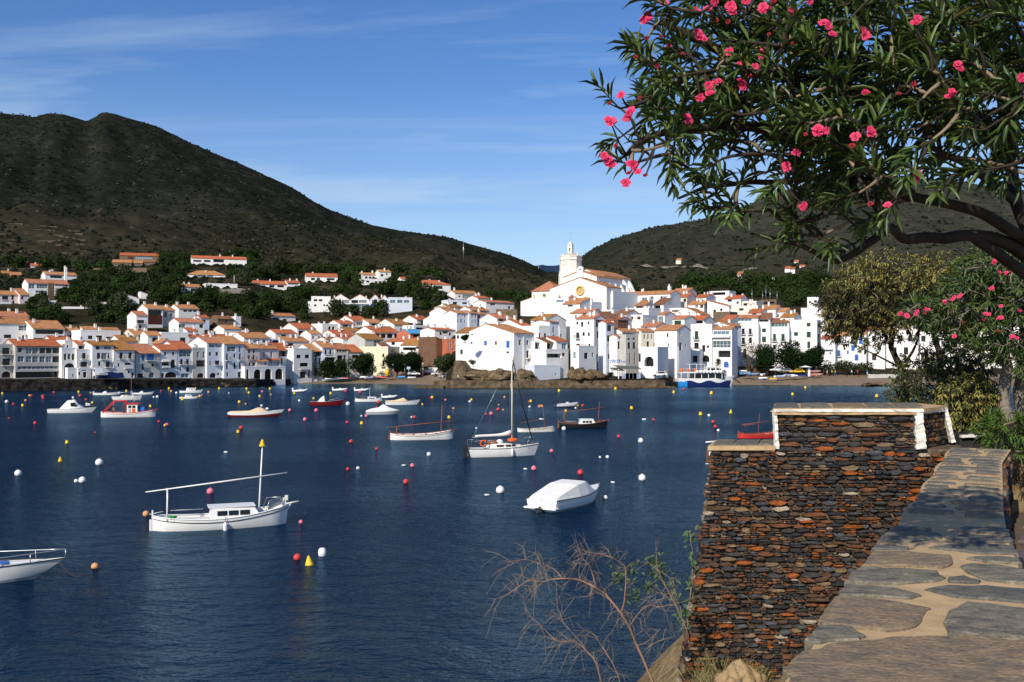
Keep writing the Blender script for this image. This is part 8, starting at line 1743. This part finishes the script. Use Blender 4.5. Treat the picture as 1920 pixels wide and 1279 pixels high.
def flower_meshes(m):
    out=[]
    for sd in range(3):
        rg=random.Random(sd); mb=MB()
        for layer,(n,r,lift) in enumerate(((6,1.0,.25),(5,.72,.6),(4,.4,.85))):
            for i in range(n):
                a=2*math.pi*i/n+layer*.6+rg.uniform(-.2,.2); w=.42*r/.8; rr=r*rg.uniform(.85,1.1); l=lift+rg.uniform(-.12,.12); ca,sa=math.cos(a),math.sin(a)
                pt=lambda q,s,z:(ca*q-sa*s,sa*q+ca*s,z)
                mb.add([pt(.05,0,0),pt(rr*.5,-w*.8,l*.5),pt(rr*.55,0,l*.35),pt(rr*.5,w*.8,l*.5),pt(rr*.95,-w*.6,l*.7+rg.uniform(-.1,.1)),pt(rr,0,l*.6),pt(rr*.95,w*.6,l*.7+rg.uniform(-.1,.1))],[[0,2,1],[0,3,2],[1,2,5,4],[2,3,6,5]],0,True)
        out.append(mb.mesh('flower',m))
    return out
fl_m=[flower_meshes(m) for m in m_pet]
def flowers(parent,org,lst,Yf,r,wilt=.25,rg=rg7):
    fs_=MB()
    for px,py in lst:
        p=P(px,py,Yf(px,py)); SK,tb=SKEL[parent.name]; nb=Vector(SK[int(((SK-np.array(p))**2).sum(1).argmin())])
        if (nb-p).length>.16: continue
        fs_.tube([nb-Vector(org),nb.lerp(p,.5)-Vector(org)+Vector((0,0,-.01)),p-Vector(org)],[.004,.003,.002],4,0,True,False)
        k=0 if rg.random()>wilt else 1
        nfl=rg.choice((1,2,2,3)) if k==0 else 1
        for i in range(nfl):
            o=link(rg.choice(fl_m[k]),'flower',parent,p+Vector((rg.uniform(-1,1),rg.uniform(-.5,.5),rg.uniform(-1,1)))*r*(1.0 if i else .0)-Vector(org)); s=r*rg.uniform(.75,1.1)*(1 if k==0 else .6); o.scale=(s,s,s*.8)
            o.rotation_euler=(Vector((rg.uniform(-.8,.5),-1,rg.uniform(-.2,.9)))).to_track_quat('Z','Y').to_euler()
    kind(fs_.build('flower_stalks',m_tw_,parent),'stuff')
SKEL={}
def catmull(pts,n=5):
    out=[]; P_=[pts[0]]+list(pts)+[pts[-1]]
    for i in range(1,len(P_)-2):
        for j in range(n):
            t=j/n; a,b_,c,d=P_[i-1],P_[i],P_[i+1],P_[i+2]
            out.append(.5*((2*b_)+(c-a)*t+(2*a-5*b_+4*c-d)*t*t+(3*b_-a-3*c+d)*t**3))
    out.append(P_[-2]); return out
def in_poly(x,y,poly):
    c=False; n=len(poly)
    for i in range(n):
        (x1,y1),(x2,y2)=poly[i],poly[i-1]
        if (y1>y)!=(y2>y) and x<(x2-x1)*(y-y1)/(y2-y1)+x1: c=not c
    return c
def spray_tree(root,org,limbs,limb_r,poly,nsp,Yr,rg,leafL,leafW,nl,twigL,trunkx,mats,mixk,limit,dens=None,droop=.15,whorl=.9,bm_=m_tw_,pale=.25,kfun=None):
    skel=[]
    for i,(l,r) in enumerate(zip(limbs,limb_r)):
        pts=catmull([P(*q) for q in l],6); n=len(pts); rad=[lerp(r[0],r[1],j/(n-1)) for j in range(n)]
        # a little knobbiness
        pts=[p+Vector((noise.noise(p*7),noise.noise(p*7+Vector((5,0,0))),noise.noise(p*7+Vector((0,5,0)))))*min(.03,r[0]*.5) for p in pts]
        mb=MB(); mb.tube([p-Vector(org) for p in pts],rad,8 if r[0]>.02 else 6); mb.build('trunk' if i==0 else 'branch',bm_,root)
        skel+= [(p,rad[j]) for j,p in enumerate(pts)]
    SK=np.array([tuple(p) for p,_ in skel]); lv=Leaves(); tw=MB(); k=0; tries=0; tip=[]
    while k<nsp and tries<nsp*40:
        tries+=1; px=rg.uniform(min(q[0] for q in poly),max(q[0] for q in poly)); py=rg.uniform(min(q[1] for q in poly),max(q[1] for q in poly))
        if not in_poly(px,py,poly): continue
        if dens and rg.random()>dens(px,py): continue
        tip.append((px,py,rg.uniform(*Yr(px,py)))); k+=1
    tip.sort(key=lambda t:abs(t[0]-trunkx)+abs(t[1]-450)*.5)
    for px,py,Y in tip:
        p=P(px,py,Y); d2=((SK-np.array(p))**2).sum(1); i=int(d2.argmin()); b_=Vector(SK[i]); ds=math.sqrt(d2[i])
        if ds>1.4*twigL*4: pass
        mid=b_.lerp(p,.5)+Vector((rg.uniform(-.1,.1),rg.uniform(-.1,.1),-.06*ds+rg.uniform(-.05,.08)))*min(1,ds*2)
        q=[b_.lerp(mid,t)*(1-t)+mid.lerp(p,t)*t for t in (0,.25,.5,.75,1)]
        tw.tube([v-Vector(org) for v in q],[min(.012,.004+ds*.008),.007,.006,.005,.004],4,1 if rg.random()<pale else 0,True,False)
        SK=np.vstack([SK,[tuple(v) for v in q[2:]]])
        d=(p-mid).normalized(); d=(d+Vector((rg.uniform(-.5,.5)-.15,rg.uniform(-.6,.4),rg.uniform(-.25,.65)))).normalized(); tl=twigL*rg.uniform(.6,1.2)
        e=p+d*tl; tw.tube([p-Vector(org),e-Vector(org)],[.004,.002],4,0,True,False)
        a0=Vector((d.y,-d.x,.1)).normalized() if abs(d.z)<.95 else Vector((1,0,0)); a1=d.cross(a0)
        n=int(nl*rg.uniform(.7,1.3))
        for j in range(n):
            f=(j+rg.random())/n; an=j*2.4+rg.uniform(-.4,.4); sp=lerp(1.15,.45,f)*whorl
            ld=d*math.cos(sp)+(a0*math.cos(an)+a1*math.sin(an))*math.sin(sp); ld.z-=droop*rg.uniform(.3,1.5); up=d*.6+Vector((rg.uniform(-.4,.4),rg.uniform(-.6,.2),.8)); L=leafL*rg.uniform(.65,1.15)*(1 if f<.85 else .7)
            kk=kfun(px,py,rg) if kfun else (0 if rg.random()<mixk[0] else 1 if rg.random()<mixk[1] else 2)
            lv.add(p+d*tl*f,ld,up,L,leafW*rg.uniform(.8,1.15),kk)
    SKEL[root.name]=(SK,bm_); kind(tw.build('twigs',[bm_,m_twl],root),'stuff'); lv.emit(root,org,mats,limit,rg); return root
rgo=random.Random(21)
SO=.77
og=Vector((2.45,4.0,7.4)); ole=thing('oleander_tree','large pink-flowering oleander reaching in from the upper right, nearest the camera','oleander',og)
LI=[[(2105,1420,5.2),(2060,900,5.2),(2000,640,5.1),(1952,490,5.0),(1905,380,4.9),(1890,260,4.85),(1870,100,4.8),(1850,-80,4.75)],
 [(1958,505,5.0),(1890,458,4.9),(1820,442,4.8),(1760,447,4.7),(1700,446,4.6),(1668,424,4.5),(1640,452,4.45),(1600,474,4.4),(1556,490,4.4),(1505,466,4.35),(1455,446,4.3),(1405,436,4.25)],
 [(1950,470,5.0),(1885,425,4.8),(1805,388,4.7),(1705,368,4.6),(1605,336,4.5),(1500,334,4.4),(1400,342,4.3),(1330,352,4.2),(1270,372,4.1)],
 [(1893,290,4.85),(1800,205,4.6),(1655,180,4.5),(1520,150,4.4),(1380,110,4.3),(1290,62,4.2),(1240,40,4.15)],
 [(1705,368,4.6),(1565,282,4.4),(1430,240,4.2),(1300,242,4.05),(1215,262,3.95),(1175,290,3.9)],
 [(1655,180,4.5),(1500,42,4.3),(1400,-45,4.2)],[(1520,150,4.4),(1400,190,4.2),(1290,172,4.05),(1180,200,3.95)],[(1870,100,4.8),(1760,0,4.5),(1660,-60,4.4)],[(1905,380,4.9),(1800,300,4.3),(1720,270,4.1)],[(1890,260,4.85),(1930,120,4.3),(1900,30,4.1)],[(1605,336,4.5),(1545,400,4.3),(1480,420,4.2),(1440,395,4.15)],[(1820,442,4.8),(1790,500,4.85),(1880,560,4.9),(1960,580,5.0)][:1]+[(1860,470,4.85),(1930,520,4.95),(1970,545,5.0)]]
LI=[[(x,y,d*SO) for x,y,d in l] for l in LI]
LR=[(.034,.016),(.027,.004),(.024,.004),(.035,.008),(.026,.006),(.02,.006),(.018,.005),(.022,.008),(.018,.006),(.018,.006),(.016,.005),(.018,.026)]
POLY=[(1150,205),(1195,118),(1215,60),(1250,-30),(1990,-30),(1990,400),(1830,340),(1760,380),(1690,400),(1690,440),(1640,455),(1560,462),(1470,452),(1430,410),(1330,420),(1262,388),(1180,330),(1160,270)]
def dens(px,py):
    d=1.0
    if py>330: d*=.5
    if px<1480 and py>240: d*=.42
    if px>1700 and py>300: d*=.4
    if px<1330 and py<200: d*=.6
    if px<1300 and py<150: d*=.55
    return d
spray_tree(ole,og,LI,LR,POLY,600,lambda px,py:(2.85,3.65),rgo,.080,.0122,15,.10,1950,m_ol,(.6,.95),300,dens,.03)
Z2=lambda L_:[(1100+x/2.341,y/2.341) for x,y in L_]
flowers(ole,og,Z2([(340,15),(365,60),(268,70),(487,55),(530,40),(560,10),(635,40),(700,5),(770,50),(800,35),(820,5),(900,45),(980,8),(500,165),(625,225),(668,285),(690,270),(725,315),(765,245),(685,378),(535,375),(535,410),(500,425),(560,370),(440,512),(185,500),(105,455),(150,418),(105,535),(95,705),(205,725),(185,760),(225,755),(258,770),(172,803),(960,590),(1015,575),(1050,575),(918,670),(875,725),(1180,600),(1165,640),(1250,590),(1440,785),(955,900),(1245,895),(1320,900),(835,870),(325,905),(1060,115),(1078,150),(1435,370),(1585,425),(1640,300),(1910,340),(1440,100),(1215,135),(1370,412)]),lambda px,py:2.9 if px<1500 else 2.84,.0145,.22,rgo)
flowers(ole,og,Z2([(268,70),(215,250),(262,168),(150,415),(100,455),(128,640),(235,430),(310,290),(330,160),(360,200),(300,120),(420,235),(570,90),(620,95),(105,535),(95,700),(320,900),(800,150),(905,190),(1180,580),(1215,410)]),lambda px,py:2.92,.013,.97,rgo)
# second oleander by the street, right
o2=Vector((5.35,10.8,7.9)); ol2=thing('oleander_tree','smaller pink-flowering oleander with grey trunks at the right frame edge behind the parapet','oleander',o2)
rg2=random.Random(5)
spray_tree(ol2,o2,[[(1893,795,10.8),(1882,740,10.8),(1890,690,10.8),(1880,640,10.75),(1850,600,10.7),(1800,560,10.6)],[(1920,800,10.9),(1912,720,10.9),(1925,640,10.8),(1900,560,10.7)],[(1880,640,10.75),(1910,570,10.6),(1890,510,10.5)],[(1850,600,10.7),(1760,610,10.5),(1700,580,10.4)],[(1890,690,10.8),(1830,655,10.7),(1790,640,10.6)]],[(.075,.03),(.07,.03),(.035,.012),(.025,.01),(.025,.01)],
 [(1690,590),(1720,570),(1770,555),(1800,500),(1850,475),(1990,465),(1990,720),(1900,690),(1850,660),(1780,640),(1740,610)],640,lambda px,py:(10.2,11.3),rg2,.105,.0165,15,.16,1900,m_ol,(.45,.97),150,None,.2,1.0,m_trunk,.1)
Z3=lambda L_:[(1480+x/3.045,440+y/3.045) for x,y in L_]
flowers(ol2,o2,Z3([(965,130),(1165,160),(1200,215),(1235,225),(1325,240),(970,262),(840,285),(968,355),(937,365),(885,380),(850,405),(787,428),(775,448),(730,437),(720,457),(632,455),(668,460),(923,437),(1208,408),(1315,435),(1195,478),(1125,455),(1110,485),(995,500),(1195,550),(783,585),(942,580),(1275,580),(1300,590),(1150,310),(755,380)]),lambda px,py:10.15,.024,.2,rg2)
# yellowing small tree behind the block
m_yl=[mat('yellowing_leaf',(0.33,0.30,0.075),0.55,0.3,30,trans=.3,spec=.3),mat('olive_green_leaf',(0.060,0.070,0.022),0.55,0.3,30,trans=.2,spec=.3),mat('rusty_leaf',(0.15,0.08,0.03),0.6,0.3,30,trans=.25,spec=.2)]
o3=P(1700,770,12.6); yt_=thing('small_tree','small tree with yellowing hanging leaves standing behind the raised stone block','tree',o3); rg3=random.Random(9)
kf=lambda px,py,rg:(0 if rg.random()<(.55 if py<545 and px>1570 else .14) else (1 if rg.random()<.85 else 2))
spray_tree(yt_,o3,[[(1702,800,12.6),(1698,740,12.6),(1690,690,12.6),(1672,650,12.6),(1670,600,12.6),(1650,550,12.6)],[(1772,790,12.4),(1765,720,12.4),(1760,660,12.4),(1745,610,12.4),(1720,560,12.4)],[(1672,650,12.6),(1640,600,12.6),(1600,560,12.6)],[(1690,690,12.6),(1720,640,12.5),(1725,580,12.5)],[(1690,690,12.6),(1640,665,12.5),(1590,640,12.5)],[(1765,720,12.4),(1800,660,12.4),(1830,620,12.4)]],[(.06,.018),(.055,.018),(.022,.007),(.022,.008),(.014,.005),(.02,.008)],
 [(1545,590),(1550,550),(1580,510),(1640,480),(1700,488),(1780,478),(1830,500),(1800,560),(1770,600),(1700,640),(1640,650),(1580,650),(1550,620)],1000,lambda px,py:(12.0,13.3),rg3,.058,.0165,17,.16,1700,m_yl,(.5,.5),150,lambda px,py:1.0 if py<620 else .4,.75,1.1,m_tw_,.3,kf)
# lower sprays of the same kind hanging before the houses
rg4=random.Random(12); o4=P(1700,790,12.0); sb_=thing('tall_shrub','leggy dark shrub with sparse leaves between the stone block and the trees','shrub',o4)
spray_tree(sb_,o4,[[(1712,800,12),(1716,760,12),(1725,720,12),(1735,680,12)],[(1730,800,12),(1760,740,12),(1790,700,12)],[(1705,790,12),(1690,750,12),(1680,735,12)]],[(.03,.008),(.025,.008),(.018,.006)],[(1668,745),(1690,690),(1740,640),(1830,660),(1860,720),(1840,800),(1700,800),(1680,770)],560,lambda px,py:(11.2,12.6),rg4,.056,.018,14,.14,1720,[m_yl[1],m_ol[1],m_yl[0]],(.5,.85),90,None,.4,1.1)
rg5=random.Random(15); o5=P(1790,815,11.2); sb2=thing('yellow_shrub','bush with yellow-green hanging leaves right of the raised stone block','shrub',o5)
spray_tree(sb2,o5,[[(1800,830,11.2),(1800,780,11.2),(1790,740,11.2)],[(1806,830,11.2),(1830,780,11.2),(1845,740,11.2)],[(1795,830,11.2),(1765,790,11.2)]],[(.025,.008),(.02,.008),(.015,.006)],[(1760,740),(1800,710),(1850,715),(1865,760),(1850,800),(1790,815),(1765,800)],560,lambda px,py:(10.7,11.5),rg5,.062,.017,14,.13,1800,[m_yl[0],m_yl[1],m_ol[1]],(.5,.8),120,None,.8,1.1)
rg6=random.Random(18); o6=P(1885,850,9.9); sb3=thing('green_shrub','bright green narrow-leaved shrub at the far end of the parapet','shrub',o6)
spray_tree(sb3,o6,[[(1888,858,9.9),(1885,830,9.9),(1880,800,9.9)],[(1895,858,9.9),(1910,820,9.9)],[(1880,858,9.9),(1860,830,9.9)]],[(.015,.005),(.012,.005),(.012,.005)],[(1848,800),(1870,782),(1900,775),(1960,770),(1960,850),(1880,852),(1852,832)],120,lambda px,py:(9.5,10.3),rg6,.11,.013,14,.12,1890,[mat('fresh_green_leaf',(0.085,0.155,0.025),.5,.2,30,trans=.25),m_ol[0],m_ol[1]],(.7,.9),100,None,.1,.8)
# dry branches over the water at the foot of the wall
o7=Vector((1.0,7.3,5.9)); dry=thing('dry_shrub','dead-looking reddish shrub with bare arching twigs at the foot of the wall','shrub',o7); rg8=random.Random(31)
m_dryb=mat('reddish_dry_stem',(0.27,0.155,0.10),.8,.25,14); m_dryt=mat('grey_dry_twig',(0.24,0.18,0.13),.9,.25,14); m_seed=mat('brown_seed_heads',(0.10,0.05,0.035),.9,.3,30)
Z4=lambda L_,Y:[P(900+x/3.4286,960+y/3.4286,Y+rg8.uniform(-.05,.05)) for x,y in L_]
BR=[([(1130,1140),(1110,1094),(1050,950),(1000,840),(960,740),(905,650),(850,580),(800,525),(730,480),(660,445),(600,430),(530,428),(450,435),(400,450),(350,440),(310,440),(250,480),(190,520),(130,560)],.014,.003),([(905,650),(925,590),(935,500),(938,420),(930,350),(880,310),(820,285),(740,265),(680,265),(620,285)],.009,.002),([(745,480),(720,390),(700,340),(660,300)],.006,.002),([(530,428),(490,380),(430,345),(350,320),(280,305),(215,330)],.005,.002),([(960,740),(1020,650),(1090,600),(1150,610),(1230,595),(1300,580)],.006,.002),([(1345,820),(1325,750),(1280,650),(1230,550),(1175,440),(1140,370)],.007,.003),([(790,1160),(780,1094),(740,960),(690,900),(640,850),(580,830),(500,830),(430,770),(370,710),(310,665)],.009,.002),([(900,1120),(890,1060),(840,950),(780,860),(750,800)],.007,.002),([(1010,860),(1080,830),(1160,750)],.005,.002),([(1060,880),(1150,830),(1250,800)],.005,.002),([(1120,1100),(1200,1030),(1290,970)],.006,.003),([(400,450),(350,500),(330,550)],.003,.0015),([(690,900),(650,840),(560,740),(520,690)],.005,.0015),([(1240,600),(1205,550),(1130,510)],.003,.0015),([(850,580),(760,520),(700,540)],.003,.0015)]
tw=MB(); sd_=MB()
for i,(l,r0,r1) in enumerate(BR):
    pts=catmull(Z4(l,7.3),4); n=len(pts); mb=MB(); mb.tube([p-o7 for p in pts],[.72*lerp(r0,r1,j/(n-1)) for j in range(n)],6); mb.build('branch',m_dryb if i<8 else m_dryt,dry)
    for j in range(2,n):
        if rg8.random()<.6:
            for _ in range(rg8.choice((1,1,2))):
                p=pts[j]; d=Vector((rg8.uniform(-1,.5),rg8.uniform(-.5,.5),rg8.uniform(-.5,.9))).normalized(); ln=rg8.uniform(.06,.2)*(.5+ .8*j/n); q=[p,p+d*ln*.5+Vector((0,0,.01)),p+d*ln+Vector((-.02,0,-.06*ln/.1))]
                tw.tube([v-o7 for v in q],[.0022,.0016,.001],4,0,True,False)
                for _ in range(2):
                    d2=(d+Vector((rg8.uniform(-.7,.7),rg8.uniform(-.5,.5),rg8.uniform(-.7,.5)))).normalized(); tw.tube([q[1]-o7,q[1]+d2*ln*.45-o7],[.0014,.0008],3,0,True,False)
                if rg8.random()<.3: 
                    for _ in range(4): sd_.ball(tuple(q[2]+Vector((rg8.uniform(-.015,.015),)*3)-o7),.004,4,3)
kind(tw.build('twigs',m_dryt,dry),'stuff'); kind(sd_.build('seed_heads',m_seed,dry),'stuff')
# leafy sprigs by the wall corner
o8=P(1296,1120,9.0); sg_=thing('leafy_sprig','green climbing sprig with broad leaves at the corner of the stone wall','plant',o8); lv=Leaves(); rg9=random.Random(41)
m_sp=[mat('sprig_leaf',(0.075,0.13,0.055),.6,.2,20,trans=.2),mat('sprig_leaf_dark',(0.03,0.062,0.022),.6,.2,20,trans=.15)]
def sprig(root,org,path,Y,n,L,spread,lv):
    pts=catmull(Z4(path,Y),5); mb=MB(); mb.tube([p-org for p in pts],.005,5); mb.build('stem',m_dryt,root)
    for i in range(n):
        p=pts[rg9.randrange(len(pts))]+Vector((rg9.gauss(0,spread),rg9.gauss(0,spread),rg9.gauss(0,spread))); lv.add(p,(rg9.uniform(-1,.6),rg9.uniform(-.8,.3),rg9.uniform(-1,.3)),(rg9.uniform(-.4,.3),-.8,.6),L*rg9.uniform(.6,1.2),L*.42,rg9.choice((0,0,1)))
sprig(sg_,o8,[(1330,760),(1340,640),(1355,520),(1365,400),(1370,280),(1355,190),(1350,120)],9.35,60,.065,.03,lv); sprig(sg_,o8,[(1300,700),(1285,600),(1260,520),(1240,440)],9.35,32,.055,.035,lv); lv.emit(sg_,o8,m_sp,60,rg9)
o9=P(1225,1180,8.4); sg2=thing('leafy_sprig','green leafy tuft on a bare stem left of the wall corner','plant',o9); lv=Leaves(); sprig(sg2,o9,[(1325,750),(1270,620),(1200,480),(1150,380),(1140,320)],8.4,30,.05,.02,lv)
for c,n_,s_ in (((1130,350),75,.05),((1090,470),22,.025),((990,530),26,.03),((890,420),40,.04),((985,365),14,.03)):
    for i in range(n_):
        p=P(900+c[0]/3.4286,960+c[1]/3.4286,8.2)+Vector((rg9.gauss(0,s_),rg9.gauss(0,s_),rg9.gauss(0,s_))); lv.add(p,(rg9.uniform(-1,1),rg9.uniform(-.8,.3),rg9.uniform(-1,.6)),(rg9.uniform(-.4,.3),-.8,.6),.05*rg9.uniform(.6,1.2),.018,rg9.choice((0,1,1)))
lv.emit(sg2,o9,m_sp,60,rg9)
# tan boulder, grass and herbs on the bluff
rock('rock',Vector((2.08,8.85,5.92)),.30,(1.05,.8,.85),'smooth tan boulder at the very foot of the stone wall','rock',mat('tan_boulder',(0.33,0.235,0.125),.9,.2,2.5,.5,8,.1,bd=.03),seed=5,n=40,k=26)
rock('rock',Vector((1.55,8.7,5.78)),.24,(1.1,.8,.8),'brown rock among the herbs left of the tan boulder','rock',m_earth,seed=8,n=32,k=20)
V=[];T=[];k=0;ra=np.random.RandomState(4)
for i in range(11000):
    x=ra.uniform(.2,2.35); y=ra.uniform(7.4,9.3); 
    if noise.noise(Vector((x*2.2,y*2.2,3)))<-.4: continue
    z=bluffz(x,y)-.01; h=ra.uniform(.05,.19); a=ra.uniform(0,6.28); dx,dy=math.cos(a)*.0035,math.sin(a)*.0035; bx,by=ra.normal(0,.35,2)*h
    V+=[(x-dx,y-dy,z),(x+dx,y+dy,z),(x+bx*.5,y+by*.5,z+h*.6),(x+bx,y+by,z+h)]; T+=[(k,k+1,k+2),(k,k+2,k+3)]; k+=4
kind(link(np_mesh('dry_grass',V,T,mat('dry_grass_blade',(0.30,0.24,0.10),.8,.3,6,col2=(0.13,0.13,0.045))),'dry_grass'),'stuff')
for c,r,lb,m_,sd in (((1.42,8.85,6.12),.17,'dark green herb clump on the bluff left of the boulder',m_ol[1],3),((1.85,8.6,6.02),.15,'olive green herb clump between the two rocks',m_yl[1],4),((2.3,8.55,5.85),.12,'grey-green herb tuft under the wall right of the boulder',m_sp[0],5),((1.22,8.75,5.75),.17,'low green herb clump at the left end of the bluff',m_yl[1],6),((1.60,9.08,6.36),.10,'herb with tiny yellow flowers at the wall corner',m_ol[0],7)):
    c=(c[0],c[1],bluffz(c[0],c[1])+.02); hb=thing('herb_clump',lb,'plant',Vector(c)); rr=random.Random(sd); lv=Leaves(); sm_=MB()
    for i in range(34):
        d=Vector((rr.gauss(0,.6),rr.gauss(0,.6),rr.uniform(.3,1))).normalized(); e=Vector(c)+d*r*rr.uniform(.6,1.2); sm_.tube([Vector((0,0,-.08)),e-Vector(c)],[.003,.0015],3,0,True,False)
        for j in range(11): lv.add(Vector(c).lerp(e,rr.uniform(.3,1)),(rr.uniform(-1,1),rr.uniform(-1,1),rr.uniform(-.4,1)),(rr.uniform(-.3,.3),-.5,.8),.038*rr.uniform(.6,1.3),.013,0)
    sm_.build('stems',m_dryt,hb); lv.emit(hb,Vector(c),[m_],40,rr)
# ---------------------------------------------------------------- labels: say which one where look-alikes share a label
ORD=['first','second','third','fourth','fifth','sixth','seventh','eighth','ninth','tenth','eleventh','twelfth']
TL=[(105,545,'the glass-bay villa'),(28,565,'the pinkish villa'),(115,512,'the upper villa'),(255,490,'the stone villas'),(410,485,'the red-roofed villa'),(387,512,'the hipped tan villa'),(360,540,'the thin-roofed cottage'),(415,537,'the flat slope villa'),(245,560,'the slanting modern house'),(505,530,'the orange-red villa'),(603,520,'the salmon-roofed house'),(700,520,'the arcaded villa'),(640,572,'the white hotel block'),(700,565,'the gabled hotel units'),(760,565,'the flat hotel end'),(808,540,'the hipped orange-red villa'),(870,558,'the green-glass villa'),(525,600,'the tan-roofed slope house'),(275,590,'the brown-glazed house'),(350,590,'the four-chimney house'),(425,605,'the stone cottage'),(140,580,'the low white wall'),(110,610,'the ochre-loggia house'),(18,590,'the long-roofed left-edge house'),(1265,545,'the twin-chimney house'),(1200,560,'the long white terrace'),(1345,548,'the roof-frame house'),(1437,560,'the masted flat house'),(1480,575,'the tan-roofed right houses'),(1530,565,'the blank white tower house'),(1388,520,'the top-edge tan house'),(1450,520,'the flat wood house'),(930,575,'the long low white house'),(1010,560,'the church')]
from collections import defaultdict
def scr(o): 
    l=o.matrix_world.translation if o.parent else o.location; return (CX+l.x/max(.1,l.y)*F, HY+(HC-l.z)/max(.1,l.y)*F)
for o in LABELLED:
    if o.name.startswith('pine_tree'):
        px,py=scr(o); kindw={'olive':'olive green bushy tree'}.get('olive' if o.data.materials[0]==m_olive else '','dark pine')
        b_=min(TL,key=lambda l:abs(px-l[0])+abs(py-l[1])*1.6); dx,dy=px-b_[0],py-b_[1]
        side=('right of ' if dx>0 else 'left of ') if abs(dx)>abs(dy)*1.3 else ('below ' if dy>0 else 'above ')
        o['label']=kindw+' '+side+b_[2]
by=defaultdict(list)
for o in LABELLED: by[o['label']].append(o)
NUM=['','','two','three','four','five','six','seven','eight','nine','ten','eleven','twelve']
for l,os2 in by.items():
    if len(os2)<2: continue
    os2.sort(key=lambda o:scr(o)[0]); n=len(os2); nm=NUM[n] if n<13 else str(n)
    for i,o in enumerate(os2):
        pos='leftmost' if i==0 else 'rightmost' if i==n-1 else (ORD[i]+' from the left' if i<12 else ORD[n-1-i]+' from the right')
        o['label']=l+', '+pos+' of '+nm
